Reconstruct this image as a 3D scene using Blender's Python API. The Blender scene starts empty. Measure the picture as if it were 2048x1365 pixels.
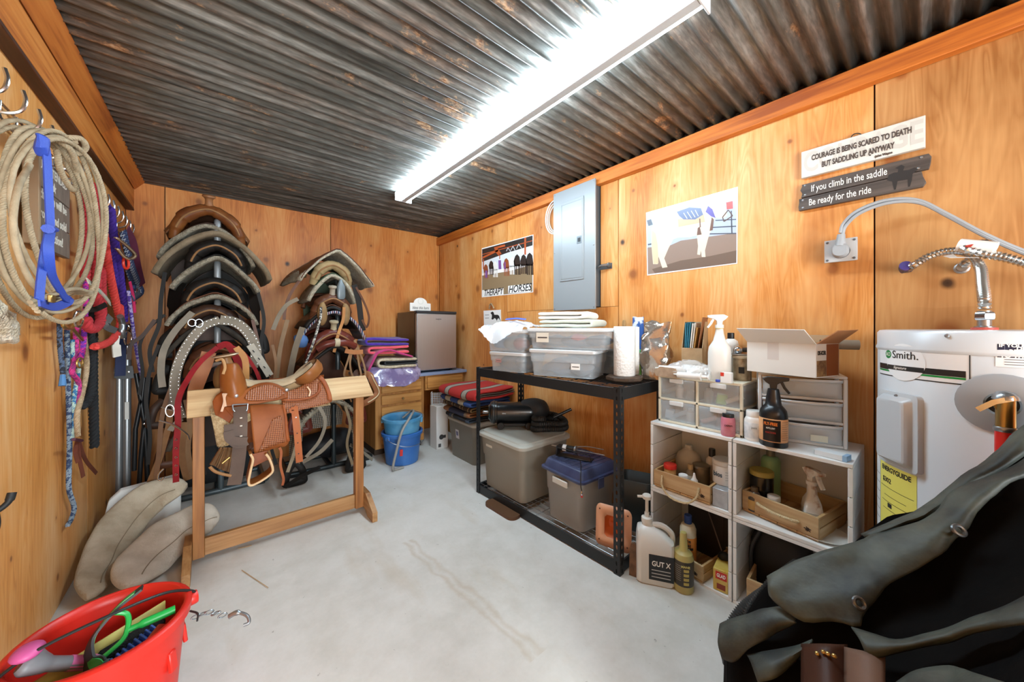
import bpy, bmesh, math, random
from mathutils import Vector, Matrix, Euler
random.seed(7)
R = math.radians
SC = bpy.context.scene
COL = SC.collection

# ------------------------------------------------------------------ camera, light, exposure
CAM_H = 1.24
cam_d = bpy.data.cameras.new('camera')
cam_d.sensor_width = 36.0
cam_d.lens = 702.0 / 2048.0 * 36.0
cam_d.shift_y = -(682.5 - 655.0) / 2048.0
cam_d.clip_start = 0.02
cam = bpy.data.objects.new('camera', cam_d)
COL.objects.link(cam)
cam.location = (0, 0, CAM_H)
cam.rotation_euler = (R(90), 0, R(-40))
SC.camera = cam

world = bpy.data.worlds.new('world')
SC.world = world
world.use_nodes = True
world.node_tree.nodes['Background'].inputs[0].default_value = (0.80, 0.90, 1.0, 1)
world.node_tree.nodes['Background'].inputs[1].default_value = 1.0

def area_light(name, loc, rot, sx, sy, power, col=(1, 1, 1)):
    l = bpy.data.lights.new(name, 'AREA')
    l.shape = 'RECTANGLE'; l.size = sx; l.size_y = sy; l.energy = power; l.color = col
    o = bpy.data.objects.new(name, l); COL.objects.link(o)
    o.location = loc; o.rotation_euler = rot
    return o
# unseen fill light added behind the camera, filling a made-up doorway
area_light('added_fill_light', (0.25, -2.58, 1.06), (R(90), 0, 0), 1.15, 2.05, 78.0, (0.84, 0.95, 1.0))

SC.view_settings.view_transform = 'Standard'
SC.view_settings.look = 'None'
SC.view_settings.gamma = 1.0
SC.view_settings.use_curve_mapping = False
SC.view_settings.exposure = 1.55
LAMP_EMIT = 21.5
LAMP_COL = 'd8f0ff'

# ------------------------------------------------------------------ mesh helpers
def V(*a): return Vector(a)

class MB:
    """collects geometry for one mesh"""
    def __init__(s):
        s.v = []; s.f = []; s.mi = []; s.cur = 0
    def add(s, vs, fs):
        b = len(s.v)
        s.v += [tuple(p) for p in vs]
        s.f += [tuple(i + b for i in f) for f in fs]
        s.mi += [s.cur] * len(fs)
        return s
    def box(s, c, d, ch=0.0, rot=None):
        hx, hy, hz = d[0] / 2, d[1] / 2, d[2] / 2
        ch = min(ch, hx * .49, hy * .49, hz * .49)
        if ch <= 0:
            vs = [(x, y, z) for z in (-hz, hz) for y in (-hy, hy) for x in (-hx, hx)]
            fs = [(0, 2, 3, 1), (4, 5, 7, 6), (0, 1, 5, 4), (2, 6, 7, 3), (0, 4, 6, 2), (1, 3, 7, 5)]
        else:
            vs = []; idx = {}
            for sz in (-1, 1):
                for sy in (-1, 1):
                    for sx in (-1, 1):
                        for a in range(3):
                            p = [sx * hx, sy * hy, sz * hz]
                            for b in range(3):
                                if b != a: p[b] -= (sx, sy, sz)[b] * ch
                            idx[(sx, sy, sz, a)] = len(vs); vs.append(tuple(p))
            fs = []
            for a in range(3):
                b, c2 = (a + 1) % 3, (a + 2) % 3
                for sg in (-1, 1):
                    q = []
                    for (p, r) in ((-1, -1), (1, -1), (1, 1), (-1, 1)):
                        k = [0, 0, 0]; k[a] = sg; k[b] = p; k[c2] = r
                        q.append(idx[(k[0], k[1], k[2], a)])
                    fs.append(tuple(q) if sg > 0 else tuple(q[::-1]))
                for sb in (-1, 1):
                    for sc in (-1, 1):
                        # edge along axis a between faces b and c2
                        k0 = [0, 0, 0]; k1 = [0, 0, 0]
                        k0[a] = -1; k1[a] = 1
                        for k in (k0, k1): k[b] = sb; k[c2] = sc
                        q = [idx[(*k0, b)], idx[(*k1, b)], idx[(*k1, c2)], idx[(*k0, c2)]]
                        fs.append(tuple(q) if sb * sc < 0 else tuple(q[::-1]))
            for sz in (-1, 1):
                for sy in (-1, 1):
                    for sx in (-1, 1):
                        q = [idx[(sx, sy, sz, a)] for a in range(3)]
                        fs.append(tuple(q) if sx * sy * sz > 0 else tuple(q[::-1]))
        M = (rot.to_matrix() if isinstance(rot, Euler) else rot) if rot is not None else None
        cc = Vector(c)
        s.add([(M @ Vector(p) if M is not None else Vector(p)) + cc for p in vs], fs)
        return s
    def bx(s, x0, x1, y0, y1, z0, z1, ch=0.0):
        return s.box(((x0 + x1) / 2, (y0 + y1) / 2, (z0 + z1) / 2), (abs(x1 - x0), abs(y1 - y0), abs(z1 - z0)), ch)
    def tube(s, pts, r, n=8, closed=False, caps=True, flat=None):
        """sweep a circle (or an ellipse: flat = (a, b, up vector)) along points"""
        P = [Vector(p) for p in pts]; m = len(P)
        rs = r if isinstance(r, (list, tuple)) else [r] * m
        T = []
        for i in range(m):
            if closed: t = P[(i + 1) % m] - P[i - 1]
            else: t = P[min(i + 1, m - 1)] - P[max(i - 1, 0)]
            T.append(t.normalized() if t.length > 1e-9 else Vector((0, 0, 1)))
        ref = Vector(flat[2]) if flat else (Vector((0, 0, 1)) if abs(T[0].z) < .9 else Vector((1, 0, 0)))
        vs = []; N = None
        for i in range(m):
            if flat or N is None:
                N = ref - T[i] * ref.dot(T[i])
                if N.length < 1e-6: N = T[i].orthogonal()
            else:
                N = N - T[i] * N.dot(T[i])
                if N.length < 1e-6: N = T[i].orthogonal()
            N = N.normalized(); B = T[i].cross(N)
            a, b = (flat[0] * rs[i], flat[1] * rs[i]) if flat else (rs[i], rs[i])
            for k in range(n):
                th = 2 * math.pi * k / n
                vs.append(P[i] + N * (math.cos(th) * a) + B * (math.sin(th) * b))
        fs = []
        for i in range(m if closed else m - 1):
            j = (i + 1) % m
            for k in range(n):
                l = (k + 1) % n
                fs.append((i * n + k, i * n + l, j * n + l, j * n + k))
        if caps and not closed:
            fs.append(tuple(range(n))[::-1]); fs.append(tuple((m - 1) * n + k for k in range(n)))
        return s.add(vs, fs)
    def strap(s, pts, w, t, up):
        """flat band along points; up = the direction the band's flat face looks (one vector, or one for each point)"""
        P = [Vector(p) for p in pts]; m = len(P); vs = []
        for i in range(m):
            tt = (P[min(i + 1, m - 1)] - P[max(i - 1, 0)]).normalized()
            u = Vector(up[i] if isinstance(up, list) else up)
            u = u - tt * u.dot(tt)
            if u.length < 1e-6: u = tt.orthogonal()
            u.normalize(); b = tt.cross(u)
            ww = w[i] if isinstance(w, (list, tuple)) else w
            for (p, q) in ((-1, -1), (1, -1), (1, 1), (-1, 1)):
                vs.append(P[i] + b * (p * ww / 2) + u * (q * t / 2))
        fs = []
        for i in range(m - 1):
            for k in range(4):
                l = (k + 1) % 4
                fs.append((i * 4 + k, i * 4 + l, i * 4 + 4 + l, i * 4 + 4 + k))
        fs.append((3, 2, 1, 0)); e = (m - 1) * 4; fs.append((e, e + 1, e + 2, e + 3))
        return s.add(vs, fs)
    def lathe(s, prof, n=24, c=(0, 0, 0), M=None, cap0=True, cap1=True, sx=1, sy=1):
        vs = []; fs = []; m = len(prof)
        for (r, z) in prof:
            for k in range(n):
                th = 2 * math.pi * k / n
                p = Vector((r * math.cos(th) * sx, r * math.sin(th) * sy, z))
                if M is not None: p = M @ p
                vs.append(p + Vector(c))
        for i in range(m - 1):
            for k in range(n):
                l = (k + 1) % n
                fs.append((i * n + k, i * n + l, i * n + n + l, i * n + n + k))
        if cap0: fs.append(tuple(range(n))[::-1])
        if cap1: fs.append(tuple((m - 1) * n + k for k in range(n)))
        return s.add(vs, fs)
    def prism(s, poly, d, M=None):
        """extrude a polygon given in local x, y along local z from 0 to d"""
        n = len(poly)
        vs = [Vector((p[0], p[1], z)) for z in (0, d) for p in poly]
        if M is not None: vs = [M @ p for p in vs]
        fs = [tuple(range(n))[::-1], tuple(range(n, 2 * n))]
        for i in range(n):
            j = (i + 1) % n
            fs.append((i, j, n + j, n + i))
        return s.add(vs, fs)
    def grid(s, fn, nu, nv, cu=False, cv=False):
        vs = [fn(i / (nu if cu else nu - 1), j / (nv if cv else nv - 1)) for i in range(nu) for j in range(nv)]
        fs = []
        for i in range(nu if cu else nu - 1):
            for j in range(nv if cv else nv - 1):
                a, b = i, (i + 1) % nu; c, d = j, (j + 1) % nv
                fs.append((a * nv + c, b * nv + c, b * nv + d, a * nv + d))
        return s.add(vs, fs)
    def loft(s, rings, cap=True):
        n = len(rings[0]); vs = [p for r in rings for p in r]; fs = []
        for i in range(len(rings) - 1):
            for k in range(n):
                l = (k + 1) % n
                fs.append((i * n + k, i * n + l, i * n + n + l, i * n + n + k))
        if cap:
            fs.append(tuple(range(n))[::-1]); fs.append(tuple((len(rings) - 1) * n + k for k in range(n)))
        return s.add(vs, fs)
    def xf(s, M):
        s.v = [tuple(M @ Vector(p)) for p in s.v]; return s

def rrect(w, d, r, n=4, cx=0, cy=0):
    """rounded rectangle polygon"""
    pts = []
    r = min(r, w * .499, d * .499)
    for (sx, sy, a0) in ((1, 1, 0), (-1, 1, 90), (-1, -1, 180), (1, -1, 270)):
        for k in range(n + 1):
            a = R(a0 + 90 * k / n)
            pts.append((cx + sx * (w / 2 - r) + r * math.cos(a), cy + sy * (d / 2 - r) + r * math.sin(a)))
    return pts

def loft_rr(mb, levels, r, n=4, cap=True):
    """loft rounded rectangles: levels = (w, d, z[, cx, cy])"""
    rings = []
    for L in levels:
        w, d, z = L[:3]; cx, cy = (L[3], L[4]) if len(L) > 3 else (0, 0)
        rings.append([(p[0], p[1], z) for p in rrect(w, d, r, n, cx, cy)])
    return mb.loft(rings, cap)

def fix_normals(me):
    bm = bmesh.new(); bm.from_mesh(me)
    bmesh.ops.recalc_face_normals(bm, faces=bm.faces)
    bm.to_mesh(me); bm.free()

def O(name, mb, mat, parent=None, smooth=40, solid=0.0, offset=0.0, sub=0, bevel=0.0, fix=True):
    me = bpy.data.meshes.new(name)
    me.from_pydata(mb.v, [], mb.f)
    mats = mat if isinstance(mat, (list, tuple)) else [mat]
    for m in mats: me.materials.append(m)
    if len(mats) > 1: me.polygons.foreach_set('material_index', mb.mi)
    if fix: fix_normals(me)
    if smooth:
        me.polygons.foreach_set('use_smooth', [True] * len(me.polygons))
        if smooth < 180: me.set_sharp_from_angle(angle=R(smooth))
    o = bpy.data.objects.new(name, me); COL.objects.link(o)
    if parent is not None: o.parent = parent
    if solid:
        m = o.modifiers.new('thickness', 'SOLIDIFY'); m.thickness = solid; m.offset = offset
    if bevel:
        m = o.modifiers.new('bevel', 'BEVEL'); m.width = bevel; m.segments = 2; m.limit_method = 'ANGLE'; m.angle_limit = R(40)
    if sub:
        m = o.modifiers.new('subdivision', 'SUBSURF'); m.levels = sub; m.render_levels = sub
    return o

ZOFF = 0.0
def T(name, label, cat, loc=None, rz=0, group=None):
    if loc is None: loc = (0, 0, ZOFF)
    o = bpy.data.objects.new(name, None); COL.objects.link(o)
    o.empty_display_size = .05
    o.location = loc; o.rotation_euler = (0, 0, R(rz))
    o['label'] = label; o['category'] = cat
    if group: o['group'] = group
    return o

def tag(o, label, cat, group=None):
    o['label'] = label; o['category'] = cat
    if group: o['group'] = group
    return o

def put(o, loc, rz=0, rot=None):
    o.location = loc
    o.rotation_euler = rot if rot is not None else (0, 0, R(rz))
    return o

def struct(o):
    o['kind'] = 'structure'; return o

def part_label(o, s):
    o['label'] = s; return o

def dup(root, loc, rz=0, label=None):
    r = root.copy(); COL.objects.link(r); r.location = loc; r.rotation_euler = (0, 0, R(rz))
    if label: r['label'] = label
    for ch in list(root.children):
        c = ch.copy(); COL.objects.link(c); c.parent = r
        for g in list(ch.children):
            d = g.copy(); COL.objects.link(d); d.parent = c
    return r

def curve(pts, n=8, closed=False):
    """Catmull-Rom through points"""
    P = [Vector(p) for p in pts]; out = []; m = len(P)
    for i in range(m if closed else m - 1):
        if closed: a, b, c, d = P[i - 1], P[i], P[(i + 1) % m], P[(i + 2) % m]
        else:
            b, c = P[i], P[i + 1]
            a = P[i - 1] if i > 0 else b * 2 - c
            d = P[i + 2] if i + 2 < m else c * 2 - b
        for k in range(n):
            t = k / n
            out.append(.5 * ((2 * b) + (c - a) * t + (2 * a - 5 * b + 4 * c - d) * t * t + (3 * b - a - 3 * c + d) * t ** 3))
    if not closed: out.append(P[-1].copy())
    return out

def rope(mb, pts, r, strands=3, pitch=.03, n=6, closed=False):
    """twisted rope: strands wound round a path"""
    P = [Vector(p) for p in pts]
    L = [0]
    for i in range(1, len(P)): L.append(L[-1] + (P[i] - P[i - 1]).length)
    for sidx in range(strands):
        q = []; N = None
        for i in range(len(P)):
            t = (P[min(i + 1, len(P) - 1)] - P[max(i - 1, 0)]).normalized()
            if N is None: N = t.orthogonal()
            N = (N - t * N.dot(t)).normalized(); B = t.cross(N)
            a = 2 * math.pi * (L[i] / pitch + sidx / strands)
            q.append(P[i] + (N * math.cos(a) + B * math.sin(a)) * r * .52)
        mb.tube(q, r * .56, n, closed=closed)
    return mb

def resample(pts, step):
    P = [Vector(p) for p in pts]; out = [P[0]]; acc = 0
    for i in range(1, len(P)):
        a, b = P[i - 1], P[i]; d = (b - a).length
        if d < 1e-9: continue
        t = step - acc
        while t <= d:
            out.append(a.lerp(b, t / d)); t += step
        acc = d - (t - step)
    if (out[-1] - P[-1]).length > step * .3: out.append(P[-1])
    return out

def text_mesh(name, body, size, mat, parent, M, align='CENTER', extrude=.0006, bold=0.0, spacing=1.0, shear=0.0, squeeze=1.0):
    """flat printed lettering; M maps local x (reading), y (up), z (out) to the parent's frame"""
    cu = bpy.data.curves.new(name, 'FONT'); cu.body = body; cu.size = size; cu.align_x = align; cu.align_y = 'CENTER'
    cu.extrude = extrude; cu.offset = bold; cu.space_character = spacing; cu.shear = shear; cu.resolution_u = 3
    tmp = bpy.data.objects.new(name + '_tmp', cu); COL.objects.link(tmp)
    dg = bpy.context.evaluated_depsgraph_get()
    me = bpy.data.meshes.new_from_object(tmp.evaluated_get(dg))
    bpy.data.objects.remove(tmp); bpy.data.curves.remove(cu)
    me.transform(M @ Matrix.Diagonal((squeeze, 1, 1, 1)))
    me.materials.clear(); me.materials.append(mat)
    o = bpy.data.objects.new(name, me); COL.objects.link(o); o.parent = parent
    return o

def frame_m(o, x, y):
    """4x4 with origin o, x axis x, y axis y"""
    x = Vector(x).normalized(); z = x.cross(Vector(y)).normalized(); y = z.cross(x)
    return Matrix(((x.x, y.x, z.x, o[0]), (x.y, y.y, z.y, o[1]), (x.z, y.z, z.z, o[2]), (0, 0, 0, 1)))
# ------------------------------------------------------------------ materials
def lin(h):
    h = h.lstrip('#')
    out = []
    for i in (0, 2, 4):
        c = int(h[i:i + 2], 16) / 255
        out.append(c / 12.92 if c <= .04045 else ((c + .055) / 1.055) ** 2.4)
    return (*out, 1)

def new_mat(name):
    m = bpy.data.materials.new(name); m.use_nodes = True
    nt = m.node_tree
    return m, nt, nt.nodes['Principled BSDF']

def nd(nt, t, **k):
    n = nt.nodes.new(t)
    for a, b in k.items(): setattr(n, a, b)
    return n

def coords(nt, scale=(1, 1, 1), kind='Object', rot=(0, 0, 0)):
    tc = nd(nt, 'ShaderNodeTexCoord'); mp = nd(nt, 'ShaderNodeMapping')
    mp.inputs['Scale'].default_value = scale
    mp.inputs['Rotation'].default_value = rot
    nt.links.new(tc.outputs[kind], mp.inputs['Vector'])
    return mp.outputs[0]

def noise(nt, vec, scale, detail=4, rough=.55, dist=0.0):
    n = nd(nt, 'ShaderNodeTexNoise')
    n.inputs['Scale'].default_value = scale; n.inputs['Detail'].default_value = detail
    n.inputs['Roughness'].default_value = rough; n.inputs['Distortion'].default_value = dist
    if vec is not None: nt.links.new(vec, n.inputs['Vector'])
    return n.outputs['Fac']

def ramp(nt, fac, stops, interp='LINEAR'):
    r = nd(nt, 'ShaderNodeValToRGB'); r.color_ramp.interpolation = interp
    e = r.color_ramp.elements
    while len(e) < len(stops): e.new(.5)
    for i, (p, c) in enumerate(stops):
        e[i].position = p; e[i].color = c if isinstance(c, tuple) else lin(c) if isinstance(c, str) else (c, c, c, 1)
    nt.links.new(fac, r.inputs[0])
    return r.outputs[0]

def mixc(nt, fac, a, b, mode='MIX'):
    m = nd(nt, 'ShaderNodeMix', data_type='RGBA', blend_type=mode)
    for sock, v in ((0, fac), (6, a), (7, b)):
        if hasattr(v, 'is_linked') or isinstance(v, bpy.types.NodeSocket): nt.links.new(v, m.inputs[sock])
        else: m.inputs[sock].default_value = v if not isinstance(v, str) else lin(v)
    return m.outputs[2]

def math_n(nt, op, a, b=None, c=None):
    m = nd(nt, 'ShaderNodeMath', operation=op)
    for i, v in enumerate((a, b, c)):
        if v is None: continue
        if isinstance(v, bpy.types.NodeSocket): nt.links.new(v, m.inputs[i])
        else: m.inputs[i].default_value = v
    return m.outputs[0]

def bump(nt, bsdf, h, strength=.3, dist=.005):
    b = nd(nt, 'ShaderNodeBump')
    b.inputs['Strength'].default_value = strength; b.inputs['Distance'].default_value = dist
    nt.links.new(h, b.inputs['Height']); nt.links.new(b.outputs[0], bsdf.inputs['Normal'])

_mats = {}
def mat(col, rough=.5, metal=0.0, col2=None, scale=8, stretch=(1, 1, 1), bmp=0.0, bscale=120, bdist=.003, spec=.5,
        alpha=1.0, sheen=0.0, coat=0.0, emit=0.0, detail=4, lo=.35, hi=.65, trans=0.0, name=None):
    key = (col, rough, metal, col2, scale, stretch, bmp, bscale, bdist, spec, alpha, sheen, coat, emit, detail, lo, hi, trans)
    if key in _mats: return _mats[key]
    m, nt, b = new_mat(name or 'surface')
    b.inputs['Base Color'].default_value = lin(col); b.inputs['Roughness'].default_value = rough
    b.inputs['Metallic'].default_value = metal; b.inputs['Specular IOR Level'].default_value = spec
    b.inputs['Alpha'].default_value = alpha; b.inputs['Sheen Weight'].default_value = sheen
    b.inputs['Coat Weight'].default_value = coat; b.inputs['Transmission Weight'].default_value = trans
    if emit:
        b.inputs['Emission Color'].default_value = lin(col); b.inputs['Emission Strength'].default_value = emit
    if col2 or bmp:
        v = coords(nt, stretch)
    if col2:
        nt.links.new(ramp(nt, noise(nt, v, scale, detail), [(lo, col), (hi, col2)]), b.inputs['Base Color'])
    if bmp:
        bump(nt, b, noise(nt, v, bscale, 3), bmp, bdist)
    _mats[key] = m
    return m

def plywood(name, c_dark, c_mid, c_light, axis='y'):
    """rotary-cut plywood, grain upright, football patches and knots"""
    m, nt, b = new_mat(name)
    tc = nd(nt, 'ShaderNodeTexCoord'); pos = tc.outputs['Object']
    inf = nd(nt, 'ShaderNodeObjectInfo')
    off = nd(nt, 'ShaderNodeCombineXYZ')
    nt.links.new(math_n(nt, 'MULTIPLY', inf.outputs['Random'], 13.0), off.inputs[0])
    nt.links.new(math_n(nt, 'MULTIPLY', inf.outputs['Random'], 7.0), off.inputs[1])
    va = nd(nt, 'ShaderNodeVectorMath', operation='ADD')
    nt.links.new(pos, va.inputs[0]); nt.links.new(off.outputs[0], va.inputs[1])
    p = va.outputs[0]
    def mapped(sc):
        mp = nd(nt, 'ShaderNodeMapping'); mp.inputs['Scale'].default_value = sc
        nt.links.new(p, mp.inputs['Vector']); return mp.outputs[0]
    big = noise(nt, mapped((2.2, 2.2, .45)), 1.5, 3, .5, .4)
    wave = noise(nt, mapped((5.0, 5.0, .55)), 2.2, 2, .5, .9)
    rings = math_n(nt, 'FRACT', math_n(nt, 'MULTIPLY', wave, 9.0))
    rings = math_n(nt, 'ABSOLUTE', math_n(nt, 'SUBTRACT', rings, .5))
    fine = noise(nt, mapped((90, 90, 3.0)), 1.0, 3, .6)
    f = math_n(nt, 'ADD', math_n(nt, 'MULTIPLY', big, .75), math_n(nt, 'MULTIPLY', rings, .17))
    f = math_n(nt, 'ADD', f, math_n(nt, 'MULTIPLY', fine, .22))
    col = ramp(nt, f, [(.34, c_dark), (.52, c_mid), (.74, c_light)])
    # blotches of uneven stain
    blot = noise(nt, mapped((1.6, 1.6, 1.1)), 1.7, 4, .6)
    col = mixc(nt, ramp(nt, blot, [(.5, 0.0), (.72, .55)]), col, c_light)
    # knots
    vo = nd(nt, 'ShaderNodeTexVoronoi'); vo.voronoi_dimensions = '2D'; vo.inputs['Scale'].default_value = 1.0
    sp3 = nd(nt, 'ShaderNodeSeparateXYZ'); nt.links.new(p, sp3.inputs[0])
    cb3 = nd(nt, 'ShaderNodeCombineXYZ')
    nt.links.new(math_n(nt, 'MULTIPLY', math_n(nt, 'ADD', sp3.outputs[0], sp3.outputs[1]), 2.9), cb3.inputs[0])
    nt.links.new(math_n(nt, 'MULTIPLY', sp3.outputs[2], 2.4), cb3.inputs[1])
    dn = nd(nt, 'ShaderNodeVectorMath', operation='ADD')
    nz = nd(nt, 'ShaderNodeTexNoise'); nz.inputs['Scale'].default_value = 9
    nt.links.new(p, nz.inputs['Vector'])
    sc = nd(nt, 'ShaderNodeVectorMath', operation='SCALE'); sc.inputs['Scale'].default_value = .05
    nt.links.new(nz.outputs['Color'], sc.inputs[0])
    nt.links.new(cb3.outputs[0], dn.inputs[0]); nt.links.new(sc.outputs[0], dn.inputs[1])
    nt.links.new(dn.outputs[0], vo.inputs['Vector'])
    d = vo.outputs['Distance']
    sep = nd(nt, 'ShaderNodeSeparateColor'); nt.links.new(vo.outputs['Color'], sep.inputs[0])
    keep = math_n(nt, 'GREATER_THAN', sep.outputs[0], .35)
    size = math_n(nt, 'MULTIPLY_ADD', sep.outputs[1], .11, .022)
    q = math_n(nt, 'DIVIDE', d, size)
    core = ramp(nt, q, [(.0, 1.0), (.42, .9), (.75, .35), (1.0, 0.0)])
    halo = ramp(nt, math_n(nt, 'DIVIDE', q, 3.2), [(.25, .55), (1.0, 0.0)])
    col = mixc(nt, math_n(nt, 'MULTIPLY', math_n(nt, 'MULTIPLY', halo, keep), .6), col, c_dark)
    dark = math_n(nt, 'GREATER_THAN', sep.outputs[2], .72)
    kc = mixc(nt, dark, lin('8a4f22'), lin('2a150a'))
    col = mixc(nt, math_n(nt, 'MULTIPLY', core, keep), col, kc)
    nt.links.new(col, b.inputs['Base Color'])
    b.inputs['Roughness'].default_value = .48
    b.inputs['Specular IOR Level'].default_value = .4
    bump(nt, b, fine, .12, .002)
    return m

PLY = plywood('plywood_stained', 'ab6122', 'd08c49', 'e2b27a')
PLY_L = plywood('plywood_light', 'b56a28', 'dc9850', 'ecbe86')
PLY_C = plywood('plywood_tan_dimmed', '8f5a2a', 'b07c49', 'c4955f')  # tanner sheet near the heater, also darkened for the weaker light there
PLY_B = plywood('plywood_stained_deep', '9a4f18', 'c57836', 'd69a58')

def lumber(name, c1, c2, c3, axis=0, s=1.0):
    """sawn board with grain along a local axis"""
    m, nt, b = new_mat(name)
    st = [26 * s, 26 * s, 26 * s]; st[axis] = 1.3 * s
    v = coords(nt, tuple(st))
    st2 = [7 * s, 7 * s, 7 * s]; st2[axis] = .6 * s
    f = math_n(nt, 'ADD', math_n(nt, 'MULTIPLY', noise(nt, v, 2.0, 4), .5), math_n(nt, 'MULTIPLY', noise(nt, coords(nt, tuple(st2)), 1.5, 2, .5, .6), .5))
    nt.links.new(ramp(nt, f, [(.36, c1), (.5, c2), (.66, c3)]), b.inputs['Base Color'])
    b.inputs['Roughness'].default_value = .55
    bump(nt, b, noise(nt, v, 3.0, 3), .15, .002)
    return m
BEAM_Y = lumber('beam_wood', '8f4510', 'b9651f', 'c97c35', 1)
BEAM_DARK_Y = lumber('beam_wood_dark', '2a140a', '3f2010', '6b3a1a', 1)
PINE_X = lumber('pine_x', 'a27f56', 'b9986c', 'c9ac82', 0)
PINE_Y = lumber('pine_y', 'a5784a', 'c09a68', 'd0b083', 1)
STAND_Z = lumber('stand_wood_z', '7c4a1e', '9c6530', 'b07a45', 2)
STAND_X = lumber('stand_wood_x', '80552e', '9a6c3e', 'ad8355', 0)
STAND_Y = lumber('stand_wood_y', '80552e', '9f7344', 'b58d60', 1)
OAK_X = lumber('oak_x', 'a06a30', 'bd8645', 'cf9c5c', 0)
OAK_Z = lumber('oak_z', '8a5a2a', 'a9743a', 'bd8a4c', 2)

def corrugated():
    m, nt, b = new_mat('weathered_galvanised_iron')
    tc = nd(nt, 'ShaderNodeTexCoord'); inf = nd(nt, 'ShaderNodeObjectInfo')
    off = nd(nt, 'ShaderNodeCombineXYZ')
    nt.links.new(math_n(nt, 'MULTIPLY', inf.outputs['Random'], 9.0), off.inputs[0])
    va = nd(nt, 'ShaderNodeVectorMath', operation='ADD')
    nt.links.new(tc.outputs['Object'], va.inputs[0]); nt.links.new(off.outputs[0], va.inputs[1])
    def mp(sc):
        n = nd(nt, 'ShaderNodeMapping'); n.inputs['Scale'].default_value = sc
        nt.links.new(va.outputs[0], n.inputs['Vector']); return n.outputs[0]
    streak = noise(nt, mp((.5, 14, 1)), 1.6, 5, .6)
    blot = noise(nt, mp((1.2, 2.6, 1)), 1.3, 5, .62)
    fine = noise(nt, mp((4, 40, 1)), 3, 4, .6)
    grey = ramp(nt, math_n(nt, 'ADD', math_n(nt, 'MULTIPLY', streak, .7), math_n(nt, 'MULTIPLY', fine, .3)), [(.33, '3a3833'), (.5, '64635e'), (.68, 'a3a39e')])
    rust = ramp(nt, fine, [(.3, '3a2a1f'), (.55, '5c4536'), (.75, '7d6552')])
    f = math_n(nt, 'ADD', math_n(nt, 'MULTIPLY', streak, .55), math_n(nt, 'MULTIPLY', blot, .6))
    # rust mixed over the grey in random streaks and blotches
    col = mixc(nt, ramp(nt, f, [(.56, 0.0), (.70, .75)]), grey, rust)
    spot = noise(nt, mp((2.4, 7, 1)), 3.1, 6, .7)
    orange = ramp(nt, noise(nt, mp((8, 30, 1)), 5, 4, .7), [(.35, '6a3a1c'), (.55, 'c39a72'), (.75, 'd8c3a6')])
    col = mixc(nt, ramp(nt, math_n(nt, 'MULTIPLY', spot, blot), [(.33, 0.0), (.39, .8)]), col, orange)
    nt.links.new(col, b.inputs['Base Color'])
    b.inputs['Metallic'].default_value = .45
    nt.links.new(ramp(nt, f, [(.4, .28), (.7, .55)]), b.inputs['Roughness'])
    bump(nt, b, fine, .1, .002)
    return m
IRON_SHEET = corrugated()

def concrete():
    m, nt, b = new_mat('concrete_floor')
    v = coords(nt)
    big = noise(nt, v, 1.1, 6, .62); mid = noise(nt, v, 5, 6, .65); fine = noise(nt, v, 60, 3, .6)
    f = math_n(nt, 'ADD', math_n(nt, 'MULTIPLY', big, .6), math_n(nt, 'MULTIPLY', mid, .4))
    col = ramp(nt, f, [(.34, 'c0bbb1'), (.5, 'd3cfc8'), (.66, 'dedbd6')])
    # straw-coloured stains in bands
    st = noise(nt, coords(nt, (2.2, .55, 1)), 1.5, 5, .6)
    col = mixc(nt, ramp(nt, st, [(.56, 0.0), (.72, .38)]), col, 'b59f7c')
    # an old straw-coloured drag mark across the slab
    sx = nd(nt, 'ShaderNodeSeparateXYZ'); nt.links.new(v, sx.inputs[0])
    dl = math_n(nt, 'ADD', math_n(nt, 'MULTIPLY_ADD', sx.outputs[0], .99, -1.02), math_n(nt, 'MULTIPLY', sx.outputs[1], .10))
    dl = math_n(nt, 'ABSOLUTE', math_n(nt, 'ADD', dl, math_n(nt, 'MULTIPLY', math_n(nt, 'SUBTRACT', noise(nt, v, 6, 4), .5), .12)))
    ya = math_n(nt, 'MULTIPLY', math_n(nt, 'GREATER_THAN', sx.outputs[1], .95), math_n(nt, 'LESS_THAN', sx.outputs[1], 1.95))
    lm = math_n(nt, 'MULTIPLY', ramp(nt, dl, [(.0, .0), (.022, .55), (.04, .0)]), ya)
    col = mixc(nt, math_n(nt, 'MULTIPLY', lm, noise(nt, v, 9, 4)), col, 'a88a5c')
    sp = noise(nt, v, 38, 2, .5)
    col = mixc(nt, ramp(nt, sp, [(.73, 0.0), (.78, .55)]), col, '6f675c')
    col = mixc(nt, math_n(nt, 'MULTIPLY', fine, .14), col, '8a857c')
    nt.links.new(col, b.inputs['Base Color'])
    b.inputs['Roughness'].default_value = .62
    bump(nt, b, math_n(nt, 'ADD', math_n(nt, 'MULTIPLY', mid, .7), math_n(nt, 'MULTIPLY', fine, .3)), .12, .006)
    return m
CONCRETE = concrete()

# plain finishes
BLACK_METAL = mat('26282a', .42, .35, bmp=.05)
BLACK_PLASTIC = mat('17181a', .38)
BLACK_RUBBER = mat('141414', .62, bmp=.1)
CHROME = mat('c8c9cb', .18, 1.0)
STEEL = mat('9c9fa2', .35, .9)
BRASS = mat('b89a5e', .3, .9)
WHITE_PAINT = mat('e2e1de', .5)
WHITE_PLASTIC = mat('e6e5e1', .4)
GREY_TUBE = mat('5b6064', .38, .4)
DARK_TUBE = mat('2b3133', .36, .4)
INK = mat('1c1a19', .7)
WHITE_INK = mat('f2f0ea', .7)
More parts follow.
